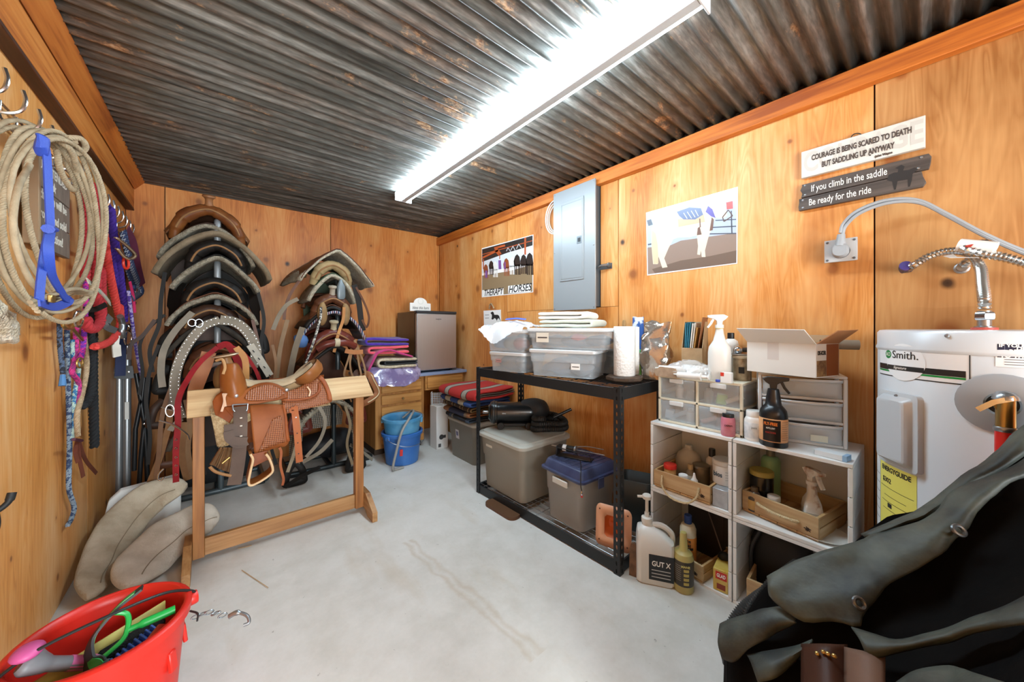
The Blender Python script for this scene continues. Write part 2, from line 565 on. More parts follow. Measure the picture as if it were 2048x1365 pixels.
# ------------------------------------------------------------------ the room
XL, XR, YB, YF, ZC = -.54, 2.13, 3.96, -2.6, 2.37
fl = MB()
fl.grid(lambda u, v: (XL - .1 + u * (XR - XL + .2), YF - .1 + v * (YB - YF + .2), 0), 24, 40)
fl.bx(XL - .1, XR + .1, YF - .1, YB + .1, -.12, -.004)
struct(O('floor', fl, CONCRETE))

# plywood sheets over dark studs
def wall(name, backing, panels, material, special=None):
    w = struct(O(name, backing, mat('2a1609', .8)))
    for i, p in enumerate(panels):
        O('plywood_panel', p, (special or {}).get(i, material), w)
    return w
g = .0025
def pr(y0, y1, z0=0, z1=ZC, x=XR):
    return MB().bx(x, x + .012, y0 + g, y1 - g, z0 + .002, z1, .001)
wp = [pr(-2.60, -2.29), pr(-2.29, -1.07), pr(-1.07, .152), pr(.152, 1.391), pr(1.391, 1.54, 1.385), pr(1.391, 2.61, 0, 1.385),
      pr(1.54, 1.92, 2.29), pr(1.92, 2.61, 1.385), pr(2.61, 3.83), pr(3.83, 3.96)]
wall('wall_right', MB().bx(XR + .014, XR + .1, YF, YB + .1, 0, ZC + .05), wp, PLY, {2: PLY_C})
xs = [XL, -.324, .89, 2.11, XR]
def pb(x0, x1): return MB().bx(x0 + g, x1 - g, YB, YB + .012, .002, ZC, .001)
wall('wall_back', MB().bx(XL - .1, XR + .1, YB + .014, YB + .1, 0, ZC + .05), [pb(a, b) for a, b in zip(xs[:-1], xs[1:])], PLY_B)
yl = [-2.6, -2.0, -.78, .44, 1.66, 2.94, 3.96]
def pl(y0, y1): return MB().bx(XL - .012, XL, y0 + g, y1 - g, .002, ZC, .001)
wall('wall_left', MB().bx(XL - .1, XL - .014, YF, YB + .1, 0, ZC + .05), [pl(a, b) for a, b in zip(yl[:-1], yl[1:])], PLY_L)
# wall behind the camera, with an opening added for the fill light
wf = MB()
wf.bx(XL - .1, -.35, YF - .1, YF - .014, 0, ZC + .05); wf.bx(0.85, XR + .1, YF - .1, YF - .014, 0, ZC + .05); wf.bx(-.35, .85, YF - .1, YF - .014, 2.13, ZC + .05)
pf = [MB().bx(XL, -.352, YF - .012, YF, .002, ZC, .001), MB().bx(0.852, XR, YF - .012, YF, .002, ZC, .001), MB().bx(-.35, .85, YF - .012, YF, 2.132, ZC, .001)]
wall('wall_front', wf, pf, PLY)

# corrugated iron ceiling: overlapping sheets, ribs across the room
ce = struct(O('ceiling', MB().bx(XL - .1, XR + .1, YF - .1, YB + .1, ZC + .03, ZC + .09), mat('1c140e', .9)))
PITCH = .0678
def sheet(y0, k):
    mb = MB(); per = 9.35; n = int(per * 12) + 1
    rnd = random.Random(k)
    tilt = rnd.uniform(-.002, .002)
    def fn(u, v):
        y = y0 + u * per * PITCH
        z = ZC + .012 - .0125 * math.cos(2 * math.pi * (y - y0) / PITCH) + .0022 * (1 - u) + tilt * math.sin(v * 5)
        return (XL - .02 + v * (XR - XL + .04), y, z)
    mb.grid(fn, n, 7)
    return mb
k = 0; y = YF - .02
while y < YB:
    s_ = O('roofing_sheet', sheet(y, k), IRON_SHEET, ce, smooth=180, solid=.0008)
    y += PITCH * 9; k += 1

# timber along the top of the walls
def trim(name, mb, m): return struct(O(name, mb, m))
trim('trim_1', MB().bx(XR - .042, XR, YF, 2.50, 2.265, 2.352, .003), BEAM_Y)
trim('trim_2', MB().bx(XR - .040, XR, 2.503, YB, 2.260, 2.350, .003), BEAM_Y)
lb = MB().bx(XL, XL + .046, YF, YB, 2.158, 2.304, .003)
trim('trim_3', lb, lumber('beam_left', '93480f', 'c4752c', 'd18a42', 1))
trim('trim_6', MB().bx(XL, XL + .047, YF, YB, 2.142, 2.157, .002), BEAM_DARK_Y)
def crown(y0, y1, d):
    mb = MB()
    M = frame_m((XL + .05, y0, 2.306 + d), (.63, 0, .78), (-.78, 0, .63)) @ Matrix.Rotation(0, 4, 'X')
    poly = [(0, 0), (.088, 0), (.088, .03), (0, .03)]
    M2 = Matrix.Identity(4)
    vs = []
    for yy in (y0, y1):
        for (a, b2) in poly:
            vs.append((XL + .05 + a * .63 - b2 * .78, yy, 2.308 + d + a * .78 + b2 * .63))
    mb.add(vs, [(0, 1, 2, 3), (7, 6, 5, 4), (0, 4, 5, 1), (1, 5, 6, 2), (2, 6, 7, 3), (3, 7, 4, 0)])
    return mb
trim('trim_4', crown(2.94, YB, 0), BEAM_Y)
trim('trim_5', crown(YF, 2.936, -.004), lumber('beam_left_2', '86400f', 'ad6222', 'bd7632', 1))

# ------------------------------------------------------------------ strip light
lamp = T('strip_light', 'long white strip light fixture glowing along the corrugated ceiling', 'light fixture', (1.195, 1.66, 2.355))
O('housing', MB().bx(-.022, .022, -1.18, 1.18, -.062, .002, .004), mat('b9bdc0', .4), lamp)
EM = mat(LAMP_COL, .5, emit=LAMP_EMIT, name='lit_diffuser')
for sx in (-1, 1):
    mb = MB()
    poly = [(.0225, -.052), (.05, -.046), (.068, -.028), (.07, .0), (.0225, .0)]
    poly = [(p[0] * sx, p[1]) for p in poly]
    vs = [(p[0], yy, p[1]) for yy in (-1.18, 1.18) for p in poly]
    n = len(poly)
    fs = [tuple(range(n)), tuple(range(n, 2 * n))[::-1]] + [(i, (i + 1) % n, n + (i + 1) % n, n + i) for i in range(n)]
    mb.add(vs, fs)
    O('diffuser', mb, EM, lamp)
for yy in (-1.183, 1.183):
    O('end_cap', MB().bx(-.072, .072, yy - .004, yy + .004, -.064, .002, .002), mat('c9ccce', .45), lamp)
# ------------------------------------------------------------------ from a bearing to a point on a known plane
ZOFF = -.07   # heights in this section are read from a datum 7 cm below the slab
AT_H = CAM_H - ZOFF
_rx, _ry = math.cos(R(40)), -math.sin(R(40)); _fx, _fy = math.sin(R(40)), math.cos(R(40))
def at(px, py, X=None, Y=None, Z=None):
    u = (px - 1024) / 702; v = -(py - 655) / 702
    d = Vector((_rx * u + _fx, _ry * u + _fy, v))
    t = X / d.x if X is not None else Y / d.y if Y is not None else (Z - AT_H) / d.z
    return Vector((d.x * t, d.y * t, AT_H + d.z * t))
def wy(px, py, X=None):
    p = at(px, py, X=XR if X is None else X); return (p.y, p.z)

def plate_r(mb, poly, x, t):
    """flat piece on the right wall: poly in (y, z); its face looks at -x"""
    n = len(poly)
    vs = [(x, p[0], p[1]) for p in poly] + [(x + t, p[0], p[1]) for p in poly]
    fs = [tuple(range(n)), tuple(range(n, 2 * n))[::-1]] + [(i, (i + 1) % n, n + (i + 1) % n, n + i) for i in range(n)]
    return mb.add(vs, fs)
RW = lambda y, z, x=None: frame_m(((XR if x is None else x), y, z), (0, -1, 0), (0, 0, 1))

# ------------------------------------------------------------------ posters
def z8(pts): return [wy(930 + a / 3.471, 340 + b / 3.471) for a, b in pts]
def poster(name, label, corners):
    t = T(name, label, 'poster')
    O('paper', plate_r(MB(), z8(corners), XR - .003, .0015), mat('ece9e6', .28, spec=.6), t, smooth=0)
    return t
def pr_(t, name, col, polys, lay, rough=.3):
    for p in polys:
        O(name, plate_r(MB(), z8(p), XR - .0032 - lay * .0002, .0001), mat(col, rough, spec=.6), t, smooth=0)
def ln(a, b, w):
    a, b = Vector(a), Vector(b); d = (b - a).normalized(); n = Vector((-d.y, d.x)) * w / 2
    return [tuple(a + n), tuple(b + n), tuple(b - n), tuple(a - n)]

t = poster('horse_poster', 'photo poster of a white horse wearing a blue saddle pad', [(1258, 298), (1896, 118), (1892, 652), (1266, 734)])
pr_(t, 'printed_sky', 'a9b3c4', [[(1266, 300), (1888, 128), (1886, 450), (1270, 560)]], 1)
pr_(t, 'printed_ground', '8c786c', [[(1269, 540), (1420, 528), (1500, 492), (1886, 438), (1885, 646), (1272, 726)]], 2)
pr_(t, 'printed_shade', '6d5b50', [[(1300, 690), (1500, 630), (1700, 600), (1886, 560), (1885, 646), (1320, 718)]], 3)
pr_(t, 'printed_fence', '4d5360', [ln((1700, 402), (1884, 392), 8), ln((1690, 446), (1884, 442), 8), ln((1740, 352), (1884, 345), 7), ln((1850, 285), (1855, 442), 9), ln((1270, 372), (1300, 362), 40), ln((1272, 520), (1300, 515), 10)], 4)
pr_(t, 'printed_stable', 'aab4c8', [[(1268, 420), (1300, 400), (1302, 480), (1270, 490)], [(1640, 200), (1720, 180), (1720, 215), (1640, 232)], [(1790, 175), (1886, 145), (1886, 165), (1790, 195)]], 4)
pr_(t, 'printed_horse', 'd6cab4', [[(1330, 345), (1395, 298), (1470, 283), (1560, 285), (1640, 280), (1700, 262), (1765, 240), (1812, 262), (1822, 320), (1790, 335), (1735, 330), (1722, 392), (1702, 440), (1690, 475), (1668, 560), (1672, 606), (1646, 606), (1640, 560), (1634, 592), (1614, 588), (1620, 530), (1612, 455), (1560, 468), (1480, 470), (1448, 482), (1415, 545), (1385, 615), (1408, 676), (1372, 682), (1345, 600), (1340, 655), (1308, 655), (1296, 520), (1298, 420), (1310, 375)]], 5)
pr_(t, 'printed_tail', 'cdb898', [[(1300, 420), (1325, 440), (1340, 520), (1345, 650), (1312, 655), (1298, 540)]], 6)
pr_(t, 'printed_girth', 'cba888', [[(1480, 345), (1660, 312), (1668, 362), (1484, 398)]], 6)
pr_(t, 'printed_saddle_pad', '5d6a8c', [[(1472, 292), (1560, 262), (1640, 268), (1656, 312), (1600, 346), (1520, 346), (1490, 322)]], 7)
pr_(t, 'printed_stripes', 'c5cad8', [ln((1520, 300), (1545, 340), 5), ln((1545, 292), (1575, 338), 5), ln((1572, 285), (1600, 330), 5), ln((1600, 280), (1622, 322), 5)], 8)
pr_(t, 'printed_neck_cloth', '5b4f9a', [[(1690, 252), (1720, 275), (1742, 335), (1712, 325), (1672, 292)]], 7)
pr_(t, 'printed_stirrup', '6d5044', [ln((1632, 340), (1636, 400), 8), [(1618, 405), (1632, 395), (1645, 450), (1612, 455)], [(1715, 330), (1730, 345), (1722, 420), (1700, 425)]], 8)
pr_(t, 'printed_bridle', '5a4038', [ln((1790, 330), (1830, 280), 7), ln((1830, 280), (1860, 320), 7), ln((1860, 320), (1800, 360), 7), ln((1800, 360), (1790, 330), 7)], 8)
pr_(t, 'printed_red_shirt', 'c8403c', [[(1815, 228), (1860, 218), (1862, 270), (1820, 276)]], 8)

t = poster('therapy_horses_poster', 'photo poster of a row of horses captioned THERAPY HORSES', [(118, 545), (476, 450), (474, 850), (118, 886)])
pr_(t, 'printed_wall', 'cfd5d8', [[(121, 560), (472, 466), (470, 640), (121, 720)]], 1)
pr_(t, 'printed_roof', '2e2927', [[(121, 552), (472, 456), (471, 525), (300, 575), (121, 640)]], 2)
pr_(t, 'printed_rafters', 'b4552c', [ln((121, 612), (230, 560), 12), ln((205, 545), (280, 525), 14), ln((215, 550), (245, 590), 26), ln((420, 470), (420, 590), 12), ln((121, 588), (470, 492), 5), ln((243, 580), (243, 620), 6), ln((130, 620), (130, 690), 7)], 3)
pr_(t, 'printed_truss', 'c9ccd0', [ln((290, 565), (300, 540), 4), ln((300, 540), (320, 570), 4), ln((320, 560), (335, 530), 4), ln((335, 530), (350, 560), 4), ln((360, 548), (375, 515), 4), ln((375, 515), (395, 545), 4)], 4)
pr_(t, 'printed_ground', '8a7559', [[(121, 735), (300, 705), (470, 660), (470, 846), (121, 880)]], 2)
for nm, col, xs_ in (('printed_dark_horses', '2a2422', [(185, 640, .8), (365, 600, 1.15), (410, 600, 1.1), (452, 590, 1.25)]), ('printed_bay_horses', '8e4a2c', [(148, 665, .8), (290, 625, 1.0)]), ('printed_pale_horses', 'e2ded8', [(212, 645, .9), (330, 615, 1.0)])):
    pp = []
    for (hx, hy, hs) in xs_:
        pp.append([(hx - 22 * hs, hy + 30 * hs), (hx - 12 * hs, hy - 2), (hx, hy - 12 * hs), (hx + 14 * hs, hy + 4), (hx + 20 * hs, hy + 50 * hs), (hx + 12 * hs, hy + 60 * hs), (hx - 18 * hs, hy + 62 * hs)])
        for q in (-14, -4, 8, 16): pp.append(ln((hx + q * hs, hy + 50 * hs), (hx + (q + 1) * hs, hy + 112 * hs), 6 * hs))
    pr_(t, nm, col, pp, 5)
pr_(t, 'printed_riders', '7a4f95', [ln((243, 628), (245, 690), 18), ln((150, 700), (150, 750), 14), ln((280, 640), (280, 690), 8)], 6)
pr_(t, 'caption_strip', 'efeeea', [[(122, 836), (270, 822), (270, 868), (122, 880)], [(302, 806), (458, 791), (458, 846), (302, 858)]], 6)
for w, a, b in (('THERAPY', (196, 851), .093), ('HORSES', (380, 825), .093)):
    y_, z_ = z8([a])[0]
    text_mesh('caption', w, b, INK, t, RW(y_, z_, XR - .0046), bold=.0015, shear=.25, squeeze=.80 if w == 'THERAPY' else .95)

# ------------------------------------------------------------------ breaker panel
def zy(px, py, X): return wy(px, py, X)
bp = T('breaker_panel', 'grey metal electrical breaker panel with a narrow hinged door', 'electrical panel')
PG = mat('979b9d', .36, .25); PGD = mat('5c6368', .4, .4)
O('box', MB().bx(2.068, XR + .012, 1.548, 1.918, 1.46, 2.352, .002), PGD, bp)
O('cover', MB().bx(2.056, 2.068, 1.53, 1.936, 1.44, 2.372, .002), PG, bp)
dr = O('door', MB().bx(2.049, 2.056, 1.63, 1.86, 1.665, 2.275, .003), PG, bp)
mb = MB()
for (a, b2, c, d) in ((1.64, 1.65, 1.68, 2.26), (1.84, 1.85, 1.68, 2.26), (1.65, 1.84, 1.68, 1.688), (1.65, 1.84, 2.252, 2.26)): mb.bx(2.0465, 2.05, a, b2, c, d, .001)
O('door_rim', mb, PG, dr)
O('latch', MB().bx(2.045, 2.05, 1.645, 1.69, 1.93, 1.985, .001), mat('70777c', .4, .3), dr)
O('latch_pull', MB().bx(2.043, 2.047, 1.655, 1.68, 1.942, 1.972, .001), BLACK_PLASTIC, dr)
for yy in (1.545, 1.92):
    for zz in (1.455, 1.9, 2.357):
        O('screw', MB().lathe([(.0, 0), (.006, .001), (.005, .003), (.0, .004)], 8, (2.056, yy, zz), Matrix.Rotation(R(-90), 3, 'Y'), False, False), STEEL, bp)
kn = T('wall_bracket', 'small grey metal latch bracket on the plywood beside the breaker panel', 'bracket')
O('arm', MB().tube(curve([(2.1, 1.555, 1.735), (2.085, 1.53, 1.738), (2.085, 1.49, 1.748), (2.1, 1.462, 1.75)]), .008, 8), STEEL, kn)
O('knob', MB().lathe([(.0, 0), (.018, .004), (.02, .012), (.012, .03), (0, .034)], 12, (XR + .002, 1.462, 1.75), Matrix.Rotation(R(-90), 3, 'Y'), False, False), GREY_TUBE, kn)
O('back_plate', MB().bx(XR - .004, XR, 1.44, 1.56, 1.725, 1.765, .001), GREY_TUBE, kn)
cl = MB()
for k in range(3):
    q = []
    for i in range(25):
        a = R(70 + 230 * i / 24)
        q.append((XR - .02 - .012 * k, 1.95 + max(0, -math.cos(a)) * (.085 + .008 * k), 2.20 + math.sin(a) * (.11 + .012 * k)))
    cl.tube(q, .005, 6)
tag(put(O('cable_loop', cl, mat('d9d6cf', .5)), (0, 0, ZOFF)), 'loop of pale electrical cable hanging behind the breaker panel', 'cable')

# ------------------------------------------------------------------ wall signs
s1 = T('courage_sign', 'white painted plank sign lettered COURAGE IS BEING SCARED TO DEATH', 'sign')
O('plank', plate_r(MB(), [(.391, 2.012), (.391, 2.136), (.012, 2.136), (.012, 2.012)], XR - .022, .02), mat('cfcac1', .55, col2='c6c0b6', scale=14), s1, smooth=0, bevel=.002)
for ch, yy in (('C', .345), ('O', .285), ('U', .225), ('R', .165), ('G', .105), ('E', .045)):
    pass
text_mesh('faint_letters', 'COURAGE', .125, mat('bcb6ad', .6), s1, RW(.2, 2.074, XR - .0225), bold=.003, squeeze=.62, extrude=.0001)
BRN = mat('463a35', .6)
text_mesh('lettering', 'COURAGE IS BEING SCARED TO DEATH', .034, BRN, s1, RW(.2, 2.093, XR - .0232), bold=.0011, squeeze=.50)
text_mesh('lettering', 'BUT SADDLING UP ANYWAY', .034, BRN, s1, RW(.206, 2.05, XR - .0232), bold=.0011, squeeze=.50)
text_mesh('lettering', '-John Wayne', .014, BRN, s1, RW(.125, 2.024, XR - .0232), bold=.0004, squeeze=.7)
O('hanger', MB().tube(curve([(XR - .01, .225, 2.136), (XR - .01, .215, 2.15), (XR - .01, .2, 2.148), (XR - .01, .188, 2.136)]), .002, 6), BLACK_METAL, s1)

s2 = T('saddle_quote_sign', 'dark brown two-plank sign lettered If you climb in the saddle', 'sign')
DW = lumber('sign_wood', '2e2622', '4a403a', '5c5048', 1)
ragged = [(.392, 1.921), (.388, 1.94), (.395, 1.957), (.388, 1.975), (.39, 1.982), (.004, 1.984), (-.003, 1.97), (-.001, 1.945), (.003, 1.925)]
O('plank', plate_r(MB(), ragged, XR - .02, .018), DW, s2, smooth=0, bevel=.0015)
O('plank', plate_r(MB(), [(.4, 1.862), (.402, 1.88), (.399, 1.9), (.4, 1.917), (.022, 1.922), (.018, 1.9), (.01, 1.875), (.018, 1.86)], XR - .02, .018), DW, s2, smooth=0, bevel=.0015)
CR = mat('e6e2d8', .6)
text_mesh('lettering', 'If you climb in the saddle', .043, CR, s2, RW(.235, 1.952, XR - .0205), bold=.0002, squeeze=.56)
text_mesh('lettering', 'Be ready for the ride', .043, CR, s2, RW(.262, 1.89, XR - .0205), bold=.0002, squeeze=.56)
for (yy, zz) in ((.377, 1.93), (.377, 1.974), (.022, 1.975), (.03, 1.935), (.385, 1.872), (.385, 1.907)):
    O('screw', MB().lathe([(0, 0), (.005, .001), (.004, .003), (0, .004)], 8, (XR - .02, yy, zz), Matrix.Rotation(R(-90), 3, 'Y'), False, False), STEEL, s2)
rider = [(.115, 1.915), (.11, 1.935), (.095, 1.94), (.085, 1.938), (.083, 1.95), (.092, 1.957), (.075, 1.965), (.066, 1.955), (.07, 1.94), (.055, 1.937), (.04, 1.942), (.032, 1.93), (.045, 1.918), (.047, 1.895), (.052, 1.87), (.057, 1.87), (.058, 1.9), (.085, 1.902), (.09, 1.87), (.095, 1.87), (.1, 1.905)]
O('painted_rider', plate_r(MB(), rider, XR - .0208, .0004), mat('211c1a', .6), s2, smooth=0)

# small calendar card with a horse
cd = T('horse_card', 'small white card with a black trotting horse hung on the plywood', 'card')
c0 = [wy(968, 622), wy(1002, 620), wy(1003, 648), wy(969, 652)]
O('card', plate_r(MB(), c0, XR - .006, .004), mat('e8e6e2', .5), cd, smooth=0)
hz_ = [(540, 190), (556, 178), (566, 185), (572, 205), (600, 205), (612, 215), (618, 240), (628, 262), (606, 232), (598, 240), (592, 255), (586, 240), (574, 232), (560, 245), (548, 240), (552, 222), (552, 205)]
O('horse_print', plate_r(MB(), [wy(850 + a / 4.096, 580 + b2 / 4.096) for a, b2 in hz_], XR - .0066, .0004), INK, cd, smooth=0)
O('print_lines', plate_r(plate_r(MB(), [wy(971, 630), wy(979, 629.6), wy(979, 631), wy(971, 631.4)], XR - .0064, .0003), [wy(971, 636), wy(979, 635.6), wy(979, 637), wy(971, 637.4)], XR - .0064, .0003), mat('9a9a98', .6), cd, smooth=0)
yc, zc = wy(985, 614)
O('bow', MB().tube(curve([(XR - .01, yc + .04, zc - .02), (XR - .02, yc + .02, zc + .015), (XR - .015, yc, zc + .03), (XR - .02, yc - .02, zc + .015), (XR - .01, yc - .04, zc - .02)]), .008, 6), mat('b59a78', .8, col2='6c5238', scale=60), cd)

# ------------------------------------------------------------------ outlet and heavy cord
ob = T('range_outlet', 'square grey surface outlet box with a heavy plug in it', 'outlet')
O('box', MB().bx(XR - .05, XR, .205, .297, 1.602, 1.688, .003), mat('a9acad', .4, .1), ob)
O('cover', MB().bx(XR - .056, XR - .05, .198, .304, 1.596, 1.694, .0035), mat('b4b6b7', .4, .1), ob)
for yy in (.208, .294):
    for zz in (1.606, 1.684):
        O('screw', MB().lathe([(0, 0), (.005, .001), (.004, .003), (0, .0035)], 8, (XR - .056, yy, zz), Matrix.Rotation(R(-90), 3, 'Y'), False, False), GREY_TUBE, ob)
O('socket', MB().lathe([(.03, 0), (.03, .006), (.0, .006)], 20, (XR - .055, .25, 1.64), Matrix.Rotation(R(-90), 3, 'Y'), True, False), BLACK_PLASTIC, ob)
pc = T('power_cord', 'flat grey three-strand power cord arching from the outlet over the water heater', 'cord')
GC = mat('979a9d', .45)
plug = MB()
plug.loft([[(XR - .058 - d, .25 + y_ * k, 1.642 + z_ * k) for (y_, z_) in rrect(.056, .062, .026, 5)] for d, k in ((0, 1), (.022, 1), (.032, .8))])
O('plug', plug, GC, pc)
O('strain_relief', MB().tube([(XR - .075, .25, 1.66), (XR - .075, .246, 1.71)], [.019, .013], 10), GC, pc)
base = [(XR - .075, .246, 1.71), (XR - .075, .235, 1.75), (XR - .09, .19, 1.79), (XR - .09, .11, 1.81), (XR - .085, .03, 1.79), (XR - .09, -.04, 1.72), (XR - .1, -.12, 1.63), (XR - .1, -.2, 1.555), (XR - .1, -.3, 1.48), (XR - .15, -.36, 1.40), (XR - .2, -.32, 1.335), (XR - .22, -.3, 1.29)]
for k, c_ in ((-1, '979a9d'), (0, '5d6165'), (1, '979a9d')):
    q = [Vector(p) + Vector((0, .0055 * k * .6, .0065 * k)) for p in base]
    O('strand', MB().tube(curve(q, 8), .0062 if k else .004, 8), mat(c_, .45), pc)
# ------------------------------------------------------------------ water heater
HX, HY, HR, HZ = 1.825, -.150, .272, 1.232
def on_cyl(px, py, r=None, cx=HX, cy=HY):
    r = HR if r is None else r
    u = (px - 1024) / 702; v = -(py - 655) / 702
    dx, dy = _rx * u + _fx, _ry * u + _fy
    A = dx * dx + dy * dy; B = -2 * (dx * cx + dy * cy); C_ = cx * cx + cy * cy - r * r
    D = max(B * B - 4 * A * C_, 0)
    t = (-B - math.sqrt(D)) / (2 * A)
    return math.atan2(dy * t - cy, dx * t - cx) % (2 * math.pi), CAM_H + v * t
wh = T('water_heater', 'tall grey cylindrical electric water heater in the corner', 'water heater', (HX, HY, 0))
HG = mat('d2d8dd', .34, .1)
O('tank', MB().lathe([(HR - .01, .03), (HR, .035), (HR, HZ - .065), (HR - .002, HZ - .062)], 64), HG, wh)
O('top_cap', MB().lathe([(HR + .001, HZ - .068), (HR + .004, HZ - .062), (HR + .004, HZ - .058), (HR + .001, HZ - .05), (HR + .001, HZ - .01), (HR - .005, HZ - .002), (HR - .02, HZ), (0, HZ)], 64, cap1=False), HG, wh)
O('base_ring', MB().lathe([(HR - .02, 0), (HR - .005, 0), (HR - .005, .034), (HR - .02, .034)], 48), mat('60656a', .5), wh)
def cpatch(a0, a1, z0, z1, dr, n=10, t=.0006):
    mb = MB()
    mb.grid(lambda u, v: ((HR + dr) * math.cos(a0 + (a1 - a0) * u), (HR + dr) * math.sin(a0 + (a1 - a0) * u), z0 + (z1 - z0) * v), n, 2)
    return mb
def ctext(name, body, size, m, a, z, dr=.0022, squeeze=1.0, bold=0.0, shear=0.0, parent=None):
    o = text_mesh(name, body, size, m, parent or wh, Matrix.Identity(4), bold=bold, squeeze=squeeze, shear=shear, extrude=.0002)
    for v in o.data.vertices:
        aa = a + v.co.x / HR; rr = HR + dr + v.co.z
        v.co = Vector((rr * math.cos(aa), rr * math.sin(aa), z + v.co.y))
    return o
# the angle grows to the right in view
A = lambda px, py=760: on_cyl(px, py)[0]
Zc = lambda px, py: on_cyl(px, py)[1]
a0, a1 = A(1761), A(1941)
z_lo, z_hi = Zc(1900, 768), Zc(1900, 702)
O('name_label', cpatch(a0, a1, z_lo, z_hi, .0006), mat('e9ebec', .35), wh)
for (zz0, zz1) in ((z_lo, z_lo + .003), (z_hi - .003, z_hi)): O('label_border', cpatch(a0, a1, zz0, zz1, .001), INK, wh)
O('label_border', cpatch(a1 - .008, a1, z_lo, z_hi, .001), INK, wh)
zm = (z_lo + z_hi) / 2
O('label_stripe', cpatch(a0, A(1932), zm - .026, zm - .008, .001), mat('24211f', .4), wh)
O('label_stripe', cpatch(a0, A(1932), z_lo + .014, zm - .027, .001), mat('0f8a3c', .4), wh)
ao = A(1806)
ov = MB(); ov.grid(lambda u, v: ((HR + .0014) * math.cos(ao + .235 * math.cos(2 * math.pi * u) * v), (HR + .0014) * math.sin(ao + .235 * math.cos(2 * math.pi * u) * v), zm + .003 + .058 * math.sin(2 * math.pi * u) * v), 32, 8, cu=True)
O('label_oval', ov, mat('eef0f1', .35), wh)
O('label_stripe', cpatch(ao - .22, ao + .22, zm - .024, zm - .009, .0017), mat('24211f', .4), wh)
ad = A(1778)
dsk = MB(); dsk.grid(lambda u, v: ((HR + .0018) * math.cos(ad + .052 * math.cos(2 * math.pi * u) * v), (HR + .0018) * math.sin(ad + .052 * math.cos(2 * math.pi * u) * v), zm + .024 + .0135 * math.sin(2 * math.pi * u) * v), 20, 5, cu=True)
O('logo_disc', dsk, mat('12823f', .4), wh)
ctext('lettering', 'AO', .018, WHITE_INK, ad, zm + .024, squeeze=.8)
ctext('lettering', 'Smith.', .034, INK, A(1809), zm + .024)
ctext('lettering', 'Signature', .012, WHITE_INK, A(1800), zm - .016, shear=.3)
# warning label
w0, w1 = A(1991), A(1991) + .40
O('warning_label', cpatch(w0, w1, Zc(2020, 735), Zc(2020, 686), .0006), mat('e6e7e8', .4), wh)
O('warning_panel', cpatch(w0 + .01, w1 - .01, Zc(2020, 716), Zc(2020, 689), .001), mat('1f2740', .4), wh)
for i, (tx, py) in enumerate((('IF YOU MOVE AND', 692), ('DO NOT', 697.5), ('RETURN THE', 703), ('WATER HEATER', 708), ('TO THE PLACE OF', 713))):
    ctext('lettering', tx, .0115, WHITE_INK, w0 + .2, Zc(2020, py), .0014, bold=.0004)
for py in (720, 725, 730): O('print_line', cpatch(w0 + .05, w1 - .05, Zc(2020, py) - .001, Zc(2020, py) + .001, .001), mat('77797c', .5), wh)
# access cover: a shallow box standing off the tank
ac = (A(1762, 860) + A(1838, 860)) / 2 + .07
Mc = frame_m((HR * .965 * math.cos(ac), HR * .965 * math.sin(ac), 0), (-math.sin(ac), math.cos(ac), 0), (0, 0, 1))
zt, zb = Zc(1815, 792), Zc(1815, 938)
cov = MB()
rings = [[(p[0], p[1] + (zt + zb) / 2, d) for p in rrect(w_, h_, .012, 3)] for w_, h_, d in ((.140, zt - zb + .01, .0), (.140, zt - zb + .01, .016), (.112, zt - zb - .012, .018), (.100, zt - zb - .03, .036), (.092, zt - zb - .038, .039))]
cov.loft(rings)
cov.xf(Mc)
O('access_cover', cov, mat('c2c8cd', .36, .1), wh, smooth=30)
O('cover_screw', MB().lathe([(0, 0), (.006, .001), (.005, .004), (0, .005)], 8, Mc @ Vector((0, zt - .006, .017)), Mc.to_3x3(), False, False), STEEL, wh)
O('cap_screw', MB().lathe([(0, 0), (.006, .001), (.004, .005), (0, .006)], 8, ((HR + .001) * math.cos(A(1895)), (HR + .001) * math.sin(A(1895)), Zc(1895, 672)), Matrix.Rotation(A(1895), 3, 'Z') @ Matrix.Rotation(R(90), 3, 'Y'), False, False), STEEL, wh)
# yellow energy label and the white strip beside it
e0, e1 = A(1762, 1000), A(1834, 1000); ez0, ez1 = Zc(1800, 1100), Zc(1800, 940)
O('energy_label', cpatch(e0, e1, ez0, ez1, .0008), mat('e6dc68', .5), wh)
O('side_label', cpatch(e0 - .22, e0 - .01, ez0, ez1 + .03, .0008), mat('dcdedf', .45), wh)
for k in range(6): O('print_line', cpatch(e0 - .2, e0 - .02, ez0 + .05 + k * .03, ez0 + .052 + k * .03, .0011), mat('55585c', .5), wh)
em = (e0 + e1) / 2
ctext('lettering', 'ENERGYGUIDE', .022, INK, em, ez1 - .018, bold=.0006, squeeze=.82, dr=.0012)
ctext('lettering', '$302', .022, INK, em - .12, ez1 - .055, bold=.0004, dr=.0012)
for k, (dz, ww) in enumerate(((.078, .9), (.105, .6), (.125, .8), (.15, .7))): O('print_line', cpatch(em - (e1 - e0) * ww / 2, em + (e1 - e0) * ww / 2, ez1 - dz - .001, ez1 - dz + .0006, .0012), mat('55502a', .5), wh)
O('print_block', cpatch(em - .1, em - .03, ez1 - .142, ez1 - .128, .0012), INK, wh)
